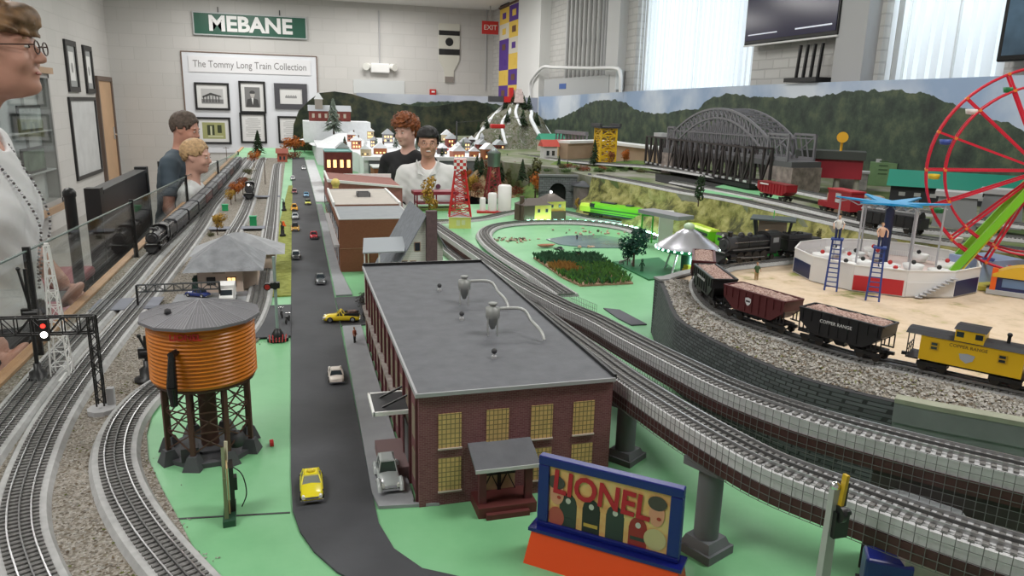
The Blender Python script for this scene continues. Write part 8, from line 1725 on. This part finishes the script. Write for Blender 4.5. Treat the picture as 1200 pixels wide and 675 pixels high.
stool((-1.05, 3.15, FZ), 'dark legged stool with a red seat nearer the woman', .1, 1.12); stool((-1.12, 3.75, FZ), 'dark legged stool with a red seat farther from the woman', .0, 1.15); 
stool((-1.55, 3.5, FZ), 'dark legged stool half hidden behind the other two stools', .3, 1.1)
dp2 = thing('dark_post', (-.72, 2.75, FZ), 0, 'short black post standing just in front of the woman in white', 'post'); MB().cyl((0, 0, 0), (0, 0, 1.33), .018, n=12).sph((0, 0, 1.33), .022, 10).cyl((0, 0, 0), (0, 0, .02), .12, n=20).build('stanchion', BLACK, dp2)
cdt = thing('white_sign_card', (-.95, 7.1, FZ), 0, 'white card on a black stand beside the boy', 'sign'); MB().box(-.012, .012, -.012, .012, 0, 1.06).box(-.14, .14, -.14, .14, 0, .02).build('stand', BLACK, cdt); MB().box(-.02, .30, -.01, .01, .93, 1.10).build('card', WHITE, cdt); MB().box(-.20, -.02, -.012, .012, .93, 1.10).build('black_frame', BLACK, cdt)
def surf_nets(F, org, h):
    S = F < 0; nx, ny, nz = F.shape; c = np.zeros((nx-1, ny-1, nz-1), int)
    for i in (0, 1):
        for j in (0, 1):
            for k in (0, 1): c += S[i:nx-1+i, j:ny-1+j, k:nz-1+k]
    act = (c > 0) & (c < 8); idx = -np.ones(c.shape, int); I = np.argwhere(act); idx[act] = np.arange(len(I))
    acc = np.zeros((len(I), 3)); cnt = np.zeros(len(I))
    cr = [(i, j, k) for i in (0, 1) for j in (0, 1) for k in (0, 1)]
    for a in cr:
        for ax in range(3):
            if a[ax]: continue
            b = list(a); b[ax] = 1; fa = F[I[:, 0]+a[0], I[:, 1]+a[1], I[:, 2]+a[2]]; fb = F[I[:, 0]+b[0], I[:, 1]+b[1], I[:, 2]+b[2]]
            m = (fa < 0) != (fb < 0); t = np.where(m, fa/np.where(m, fa-fb, 1), 0); p = np.tile(np.array(a, float), (len(I), 1)); p[:, ax] += t; acc[m] += p[m]; cnt[m] += 1
    V = org+(I+acc/cnt[:, None])*h; Q = []
    for ax in range(3):
        o1, o2 = (ax+1) % 3, (ax+2) % 3; sl = [slice(0, n) for n in F.shape]; s0 = list(sl); s1 = list(sl); s0[ax] = slice(0, F.shape[ax]-1); s1[ax] = slice(1, F.shape[ax])
        A, B = S[tuple(s0)], S[tuple(s1)]; E_ = np.argwhere(A != B); E_ = E_[(E_[:, o1] > 0) & (E_[:, o2] > 0) & (E_[:, o1] < F.shape[o1]-1) & (E_[:, o2] < F.shape[o2]-1)]
        def cell(d1, d2): q = E_.copy(); q[:, o1] -= d1; q[:, o2] -= d2; return idx[q[:, 0], q[:, 1], q[:, 2]]
        q = np.stack([cell(1, 1), cell(0, 1), cell(0, 0), cell(1, 0)], 1); fl = ~A[E_[:, 0], E_[:, 1], E_[:, 2]]; q[fl] = q[fl][:, ::-1]; Q.append(q)
    return V, np.concatenate(Q)
class Fig:
    """distance field figure: every primitive is (kind, ...), evaluated on a grid around the body"""
    def __init__(s, lo, hi, h): s.h = h; s.org = np.array(lo, float); n = np.ceil((np.array(hi)-s.org)/h).astype(int)+1; s.n = n; ax = [s.org[i]+np.arange(n[i])*h for i in range(3)]; s.X, s.Y, s.Z = [g.astype(np.float32) for g in np.meshgrid(*ax, indexing='ij')]
    def ell(s, c, r, M=None):
        x, y, z = s.X-c[0], s.Y-c[1], s.Z-c[2]
        if M is not None: x, y, z = M[0][0]*x+M[1][0]*y+M[2][0]*z, M[0][1]*x+M[1][1]*y+M[2][1]*z, M[0][2]*x+M[1][2]*y+M[2][2]*z
        k0 = np.sqrt((x/r[0])**2+(y/r[1])**2+(z/r[2])**2); k1 = np.sqrt((x/r[0]**2)**2+(y/r[1]**2)**2+(z/r[2]**2)**2)+1e-9; return k0*(k0-1)/k1
    def cone(s, a, b, ra, rb):
        a = np.array(a, float); b = np.array(b, float); d = b-a; L = (d**2).sum(); t = np.clip(((s.X-a[0])*d[0]+(s.Y-a[1])*d[1]+(s.Z-a[2])*d[2])/L, 0, 1)
        return np.sqrt((s.X-a[0]-t*d[0])**2+(s.Y-a[1]-t*d[1])**2+(s.Z-a[2]-t*d[2])**2)-(ra+(rb-ra)*t)
    def mesh(s, F, name, m, parent):
        V, Q = surf_nets(F, s.org, s.h); me = bpy.data.meshes.new(name); me.from_pydata(V.tolist(), [], Q.tolist()); me.materials.append(m); me.polygons.foreach_set('use_smooth', [True]*len(Q)); me.update()
        o = bpy.data.objects.new(name, me); COL.objects.link(o); o.parent = parent; return o
def su(a, b, k): h = np.clip(.5+.5*(b-a)/k, 0, 1); return b+(a-b)*h-k*h*(1-h)
def ss(a, b, k): return -su(-a, b, k)   # a minus b
SKIN = {}
def skin(n, c): return mat(n, c, .5, var=.10, vscale=9)
def person(name, loc, face_deg, label, H=1.7, cell=.007, skinm=None, hair='short', hairm=None, shirtm=None, female=False, head_yaw=0, head_pitch=0, lean=0, arms=None, fat=1.0, pantsm=None, child=False, sleeve='short', neck_open=.0, smile=False, hairvol=1.0):
    """local frame: facing +x, z up, feet at 0"""
    t = thing(name, loc, radians(face_deg), label, 'person'); s = H/1.7; fwd = .075 if female else 0; hs_ = s if not child else s*1.13
    le = lean; hip = np.array([0, 0, .90*s]); 
    def up(d, z): a = radians(le); return hip+np.array([sin(a)*z*s+d*s*cos(a), 0, cos(a)*z*s-d*s*sin(a)])
    chest = up(0, .33); nk = up(-.005, .55); hd = up(.02, .70 if not child else .74)+np.array([.015*s+fwd, 0, 0])
    arms = arms or {1: ((.05, .30, -.02), (.25, .22, -.02)), -1: ((.05, -.30, -.02), (.25, -.22, -.02))}
    ext = [(-.32*s, .95*s), (-.42*s, .42*s), (-.02, H*1.06)]
    pts = [np.array(p) for a in arms.values() for p in a]
    f = Fig((-.30*s, -.36*s, -.03), (.62*s if not female else .55*s, .36*s, H*1.13+.05), cell)
    sw = .195 if not female else .165
    # legs
    body = None
    for sy in (-1, 1):
        kn = np.array([.02, sy*.10*s, .48*s]); an = np.array([-.02, sy*.11*s, .07*s])
        L = su(f.cone(hip+[0, sy*.085*s, 0], kn, .085*s*fat, .055*s), f.cone(kn, an, .052*s, .034*s), .03); L = su(L, f.cone(an+[0, 0, -.03*s], an+[.15*s, 0, -.035*s], .035*s, .028*s), .03); body = L if body is None else su(body, L, .03)
    pants = body.copy()
    wst = up(0, .16); R_ = lambda v: v
    tor = f.ell(hip+[0, 0, .02*s], (.115*s*fat, .165*s*fat, .12*s)); tor = su(tor, f.ell(wst, (.105*s*fat, .145*s*fat, .16*s)), .08*s); tor = su(tor, f.ell(chest, (.118*s*fat, .168*s*fat, .20*s)), .08*s)
    if female:
        for sy in (-1, 1): tor = su(tor, f.ell(up(.055, .30)+np.array([0, sy*.075*s, 0]), (.070*s, .075*s, .075*s)), .045*s)
    for sy in (-1, 1): tor = su(tor, f.cone(up(-.01, .50)+np.array([0, sy*.05*s, 0]), up(-.01, .465)+np.array([0, sy*sw*.86*s, 0]), .050*s, .052*s), .05*s)
    arm = None; hands = None; upperarm = None
    for sy, (el, wr_) in arms.items():
        sh = up(-.01, .455)+np.array([0, sy*sw*s, 0]); el = chest+np.array(el)*s; wr_ = chest+np.array(wr_)*s
        ua = f.cone(sh, el, .050*s*fat, .036*s); fa = f.cone(el, wr_, .037*s, .025*s); d = (wr_-el); d /= np.linalg.norm(d); upperarm = ua if upperarm is None else np.minimum(upperarm, ua)
        side = np.cross(d, [0, 0, 1]); side /= np.linalg.norm(side)+1e-9; nrm = np.cross(side, d)
        pc = wr_+d*.05*s; Mp = np.array([d, side, nrm]); hnd = f.ell(pc, (.052*s, .038*s, .017*s), Mp.tolist())
        for k in range(4):
            b0 = wr_+d*.085*s+side*(k-1.5)*.019*s; ln = (.040, .045, .042, .033)[k]*s; b1 = b0+d*ln-nrm*.012*s; b2 = b1+d*ln*.45-nrm*.026*s; hnd = su(hnd, su(f.cone(b0-d*.015*s, b1, .0092*s, .0085*s), f.cone(b1, b2, .0085*s, .0075*s), .004), .005)
        tb = wr_+d*.03*s+side*sy*(-.03)*s; hnd = su(hnd, su(f.cone(tb, tb+d*.035*s-side*sy*.018*s-nrm*.01*s, .012*s, .0095*s), f.cone(tb+d*.035*s-side*sy*.018*s-nrm*.01*s, tb+d*.062*s-side*sy*.014*s-nrm*.022*s, .0095*s, .008*s), .004), .008)
        a_ = su(su(ua, fa, .02), hnd, .015); arm = a_ if arm is None else np.minimum(arm, a_)
    # head in its own frame
    a, b = radians(head_yaw), radians(head_pitch); Rz = np.array([[cos(a), -sin(a), 0], [sin(a), cos(a), 0], [0, 0, 1]]); Ry = np.array([[cos(b), 0, sin(b)], [0, 1, 0], [-sin(b), 0, cos(b)]]); Mh = Rz @ Ry; Mi = Mh.T
    def hp(p): return hd+Mh @ (np.array(p)*hs_)
    MT = Mi.tolist(); 
    def he(c, r, tilt=0): 
        return f.ell(hp(c), [q*hs_ for q in r], Mh.T.tolist() if tilt == 0 else (Mh @ np.array([[cos(tilt), 0, sin(tilt)], [0, 1, 0], [-sin(tilt), 0, cos(tilt)]])).T.tolist())
    head = he((-.018, 0, .035), (.092, .074, .086)); head = su(head, he((.018, 0, -.008), (.068, .062, .085)), .03*hs_); head = su(head, he((.040, 0, -.072), (.036, .036, .030)), .035*hs_)
    head = su(head, he((.0, 0, -.055), (.060, .056, .042)), .03*hs_)
    for sy in (-1, 1):
        head = ss(head, he((.092, sy*.031, .014), (.018, .017, .011)), .012*hs_); head = su(head, he((.066, sy*.038, -.022), (.018, .020, .018)), .02*hs_)
        head = su(head, he((.072, sy*.030, .034), (.014, .024, .007)), .012*hs_); head = su(head, he((.0755, sy*.031, .014), (.0105, .0125, .0095)), .003*hs_)
        head = su(head, he((-.012, sy*.074, .002), (.018, .009, .030), .15), .006*hs_); head = ss(head, he((-.008, sy*.083, .004), (.009, .006, .016)), .004)
    head = su(head, f.cone(hp((.080, 0, .022)), hp((.102, 0, -.014)), .0085*hs_, .0115*hs_), .010*hs_)
    for sy in (-1, 1): head = su(head, he((.094, sy*.011, -.019), (.010, .008, .007)), .006*hs_)
    head = su(head, he((.082, 0, -.043), (.010, .024, .0055)), .005*hs_); head = su(head, he((.080, 0, -.054), (.010, .020, .0065)), .005*hs_); head = su(head, he((.070, 0, -.082), (.018, .022, .016)), .018*hs_)
    neck = f.cone(nk-np.array([0, 0, .06*s]), hp((-.02, 0, -.04)), .056*s, .050*hs_)
    full = su(su(body, tor, .04*s), arm, .03*s); full = su(full, su(neck, head, .025*s), .035*s)
    bo = f.mesh(full, 'body', skinm, t)
    # shirt
    shell = su(tor-.010*s, (upperarm-.013*s), .03*s); shell = su(shell, f.cone(nk-np.array([0, 0, .07*s]), nk-np.array([0, 0, .02*s]), .062*s, .055*s), .02*s)
    wrk = .005*s*np.sin(f.Z*70/s+f.Y*25+f.X*18)*np.sin(f.Y*38/s+f.Z*22); shell = shell+wrk*.5
    hem = hip[2]-.07*s; shell = np.maximum(shell, hem-f.Z); 
    nkc = nk+np.array([.035*s if female or neck_open else .01*s, 0, .0]); 
    cut = f.ell(nk+np.array([.05*s, 0, .045*s-neck_open*.04*s]), (.085*s, .060*s+neck_open*.01, .075*s+neck_open*.05*s)); shell = np.maximum(shell, -cut)
    for sy, (el, wr_) in arms.items():
        sh = up(-.01, .455)+np.array([0, sy*sw*s, 0]); e = chest+np.array(el)*s; d = (e-sh)/np.linalg.norm(e-sh); q = sh+(e-sh)*(.72 if sleeve == 'short' else .9)
        dist = (f.X-q[0])*d[0]+(f.Y-q[1])*d[1]+(f.Z-q[2])*d[2]; near = f.cone(sh, e, .09*s, .08*s); shell = np.where((near < 0) & (tor > .012), np.maximum(shell, dist), shell)
    so = f.mesh(shell, 'shirt', shirtm, t)
    pz = np.maximum(su(pants-.010*s, f.ell(hip, (.13*s*fat, .178*s*fat, .12*s)), .03), f.Z-(hip[2]+.03*s)); pz = np.maximum(pz, .085*s-f.Z); f.mesh(pz, 'trousers', pantsm or mat('denim_dark', (.03, .04, .07), .8), t)
    sh_ = None
    for sy in (-1, 1): q = f.cone(np.array([-.03*s, sy*.11*s, .035*s]), np.array([.15*s, sy*.11*s, .032*s]), .045*s, .038*s); sh_ = q if sh_ is None else np.minimum(sh_, q)
    sh_ = np.maximum(sh_, .0-f.Z); f.mesh(sh_, 'shoes', mat('shoe_dark', (.04, .035, .03), .6), t)
    # hair
    x = (f.X-hd[0])*Mh[0][0]+(f.Y-hd[1])*Mh[1][0]+(f.Z-hd[2])*Mh[2][0]; y = (f.X-hd[0])*Mh[0][1]+(f.Y-hd[1])*Mh[1][1]+(f.Z-hd[2])*Mh[2][1]; z = (f.X-hd[0])*Mh[0][2]+(f.Y-hd[1])*Mh[1][2]+(f.Z-hd[2])*Mh[2][2]
    x, y, z = x/hs_, y/hs_, z/hs_
    nz_ = (.004*np.sin(x*150+z*60)*np.sin(y*130+z*40)+.003*np.sin(z*210+x*90))*hs_
    if hair == 'short':
        hh = he((-.020, 0, .042), (.104, .087, .099))+nz_*.6; hh = np.maximum(hh, (-(z-.008)-(.75*np.maximum(0, -.01-x))-0)*hs_); hh = np.maximum(hh, (x-.062-.25*(z-.06))*hs_)
    elif hair == 'puffy':
        hh = he((-.020, 0, .062), (.108*hairvol, .098*hairvol, .082*hairvol))+nz_*2.2; hh = su(hh, he((-.055, 0, .0), (.062, .088, .075)), .03*hs_)+nz_; hh = np.maximum(hh, (np.where(x > .03, .055-z, -1))*hs_)
    elif hair == 'wavy':   # short layered woman's cut
        hh = he((-.024, 0, .044), (.118, .100, .094))+nz_*1.6; hh = su(hh, he((-.062, 0, -.008), (.070, .094, .092)), .03*hs_)+nz_; hh = su(hh, he((.066, 0, .080), (.046, .066, .040), .5), .02*hs_); hh = np.maximum(hh, np.where(x > .022, .048-z-.12*(x-.02), -1)*hs_); hh = np.maximum(hh, (-.082-z)*hs_)
    elif hair == 'bowl':
        hh = he((-.014, 0, .050), (.106, .092, .094))+nz_; hh = su(hh, he((-.04, 0, .0), (.070, .088, .060)), .03*hs_); hh = np.maximum(hh, np.where(x > .02, .055-z, -1)*hs_); hh = np.maximum(hh, np.where(x > -.025, .0-z, -.055-z)*hs_)
    hh = np.maximum(hh, -(head+.001)); f.mesh(hh, 'hair', hairm, t)
    t['_hd'] = list(map(float, hd)); 
    def place(pnt): return Vector(hp(pnt))
    ey = MB(); ir = MB(); Mb = Matrix(Mh.tolist())
    for sy in (-1, 1):
        MB().sph(place((.0795, sy*.031, .0145)), [.0075*hs_, .0105*hs_, .0045*hs_ if not smile else .003*hs_], 12, M=Mb).build('eye', mat('eye_white', (.6, .58, .55), .3), t)
        MB().sph(place((.0860, sy*.031, .0145)), [.0025*hs_, .0042*hs_, .0040*hs_], 10, M=Mb).build('iris', mat('iris_dark', (.04, .025, .015), .2), t)
        MB().sph(place((.0800, sy*.032, .034)), [.006*hs_, .017*hs_, .0035*hs_], 10, M=Mb).build('eyebrow', hairm, t)
    MB().sph(place((.0885, 0, -.0485)), [.0035*hs_, .021*hs_, .0045*hs_ if not smile else .009*hs_], 12, M=Mb).build('lips', mat('lips_'+name[:3]+('a' if female else 'b'), (.42, .15, .12), .5), t)
    if smile: MB().sph(place((.0905, 0, -.0475)), [.0030*hs_, .019*hs_, .0058*hs_], 12, M=Mb).build('teeth', mat('teeth_white', (.8, .78, .74), .3), t)
    return t, place, Mb, hs_
def glasses(t, place, Mb, k, m, fr=.0016):
    g = MB()
    for sy in (-1, 1):
        pts = [place((.104, sy*(.033+.020*cos(a)), .012+.016*sin(a))) for a in [2*pi*i/16 for i in range(17)]]; g.tube(pts, fr*k, 5)
        g.tube([place((.103, sy*.053, .018)), place((.04, sy*.077, .018)), place((-.02, sy*.081, .014))], fr*k, 5)
    g.tube([place((.105, -.013, .014)), place((.108, 0, .017)), place((.105, .013, .014))], fr*k, 5); return g.build('eyeglasses', m, t)
BL = mat('woman_hair_brown_blonde', (.17, .095, .045), .55, var=.75, vscale=28); WS = mat('white_top_cloth', (.72, .72, .73), .8, bump=.25, bscale=12)
sc_w = 1.12; 
wlab = 'woman in white top with short brown blonde hair, glasses, lanyard and name badge'
wt_, pl_, Mb_, k_ = person('person', (-.885, 2.42, FZ), -2, wlab, H=1.86, cell=.0072, skinm=skin('skin_tan_pink', (.52, .27, .20)), hair='wavy', hairm=BL, shirtm=WS, female=True, head_yaw=2, head_pitch=-3, fat=1.02, neck_open=.9,
    arms={1: ((.0, .24, -.12), (.12, .2, -.26)), -1: ((-.02, -.25, -.16), (.10, -.22, -.32))}, pantsm=mat('trousers_black', (.02, .02, .025), .8))
glasses(wt_, pl_, Mb_, k_, mat('glasses_frame_dark', (.08, .05, .04), .3, .5), .0018)
s_ = 1.86/1.7; hz = .90*s_
ch = lambda x, y, z: Vector((x*s_-.035*min(1, max(0, (.5-z)/.1)), y*s_, hz+z*s_))
m = MB(); path = [ch(-.02, -.06, .57), ch(.06, -.075, .50), ch(.135, -.065, .42), ch(.185, -.05, .33), ch(.198, -.035, .26), ch(.175, -.015, .17), ch(.165, 0, .10)]
path2 = [ch(-.02, .06, .57), ch(.06, .075, .50), ch(.135, .065, .42), ch(.185, .05, .33), ch(.198, .035, .26), ch(.175, .015, .17), ch(.165, 0, .10)]
for P_0 in (path, path2):
    for i, p in enumerate(smoothpath(P_0, .011)): m.sph(p, .0042, 6, i % 2)
m.build('beaded_lanyard', [mat('bead_dark', (.08, .07, .07), .4), mat('bead_silver', (.5, .5, .52), .3, .6)], wt_)
kz = MB(); c = ch(.168, 0, .06)
for k in range(7): kz.cbox(c+Vector((.006*(k % 2), (k-3)*.006, -.012*k*.4)), (.008, .012, .03), .3*k)
kz.build('key_bunch', mat('keys_dark', (.12, .11, .10), .3, .7), wt_)
bd = MB().cbox(ch(.128, -.115, .365), (.004, .085, .055), -.35, ry=-.35); bd.build('name_badge', mat('badge_white', (.75, .75, .80), .4), wt_)
bt2 = MB(); 
for k in range(3): bt2.cbox(ch(.134, -.117, .378-k*.013), (.003, .055-.01*k, .004), -.35, ry=-.35)
bt2.build('badge_text', mat('badge_ink', (.12, .08, .25), .5), wt_)
ft, pl2, Mb2, k2 = person('person', (-.80, 5.45, FZ), -8, 'bearded man in a slate blue T-shirt with short brown hair, leaning over a blond boy', H=1.53, cell=.009, skinm=skin('skin_ruddy', (.52, .26, .19)), hair='short', hairm=mat('hair_brown_grey', (.09, .065, .05), .7, var=.4, vscale=60), shirtm=mat('tshirt_slate', (.06, .085, .11), .8, bump=.15, bscale=15), lean=7, head_pitch=16, head_yaw=-10, fat=1.08,
    arms={1: ((.02, .27, -.18), (.10, .24, -.38)), -1: ((.0, -.28, -.18), (.08, -.25, -.38))})
f_ = MB(); f_.sph(pl2((.045, 0, -.062)), [.05*k2, .058*k2, .036*k2], 14, M=Mb2); f_.build('beard', mat('beard_auburn', (.20, .075, .04), .8, var=.3, vscale=80), ft)
by, pl3, Mb3, k3 = person('person', (-.665, 5.20, FZ), -6, 'young blond boy in a white T-shirt watching the train beside the bearded man', H=1.32, cell=.009, skinm=skin('skin_fair', (.62, .36, .28)), hair='short', hairm=mat('hair_blond', (.48, .31, .16), .6, var=.3, vscale=60), shirtm=mat('tshirt_white', (.72, .72, .72), .8), child=True, head_pitch=8, head_yaw=-8, lean=3,
    arms={1: ((.0, .2, -.16), (.08, .18, -.36)), -1: ((.0, -.2, -.16), (.08, -.18, -.36))})
def facing_cam(x, y): return math.degrees(atan2(-y, -x))
x_, y_ = .80, 5.55
rd, pl4, Mb4, k4 = person('person', (x_, y_, FZ), facing_cam(x_, y_)-28, 'red haired person in a black T-shirt with white letters, standing in the aisle opening', H=1.53, cell=.009, skinm=skin('skin_pale', (.66, .40, .33)), hair='puffy', hairm=mat('hair_copper', (.20, .055, .012), .6, var=.6, vscale=26), shirtm=mat('tshirt_black', (.012, .012, .014), .8), head_yaw=-10, head_pitch=14, hairvol=1.12,
    arms={1: ((.0, .24, -.18), (.05, .20, -.40)), -1: ((.02, -.26, -.16), (.10, -.24, -.36))})
s4 = 1.53/1.7
tn_ = text_mesh('shirt_lettering', 'NS', .085, mat('print_white', (.75, .75, .75), .6), rd, (.142*s4, .03, (.9+.36)*s4), (pi/2, 0, pi/2), depth=.003, bold=.004)
MB().box(.130, .142, -.09, .10, (.9+.285)*s4, (.9+.30)*s4).build('shirt_subline', MATS['print_white'], rd)
x_, y_ = .895, 5.22
sm_, pl5, Mb5, k5 = person('person', (x_, y_, FZ), facing_cam(x_, y_)-4, 'smiling dark haired person with glasses in a white polo shirt behind the red stand', H=1.46, cell=.009, skinm=skin('skin_brown', (.56, .30, .21)), hair='bowl', hairm=mat('hair_black', (.010, .008, .008), .65), shirtm=mat('polo_white', (.76, .75, .75), .8, bump=.15, bscale=14), head_yaw=6, head_pitch=4, fat=1.12, smile=True, neck_open=.35,
    arms={1: ((.04, .27, -.18), (.20, .20, -.28)), -1: ((.04, -.27, -.18), (.20, -.20, -.28))})
glasses(sm_, pl5, Mb5, k5, mat('glasses_thin_dark', (.1, .08, .08), .3), .0011)
s5 = 1.46/1.7; cm = MB()
for sy in (-1, 1): cm.add([Vector((.045, sy*.075, (.9+.575)*s5)), Vector((.105, sy*.055, (.9+.52)*s5)), Vector((.128, sy*.012, (.9+.455)*s5)), Vector((.115, sy*.060, (.9+.47)*s5)), Vector((.03, sy*.085, (.9+.535)*s5))], [(0, 1, 2, 3, 4)])
co_ = cm.build('polo_collar', MATS['polo_white'], sm_); so_ = co_.modifiers.new('solid', 'SOLIDIFY'); so_.thickness = .004
MB().cyl((.118, .075, (.9+.37)*s5), (.126, .076, (.9+.37)*s5), .017, n=14).build('round_badge', mat('badge_maroon', (.15, .04, .08), .5), sm_)
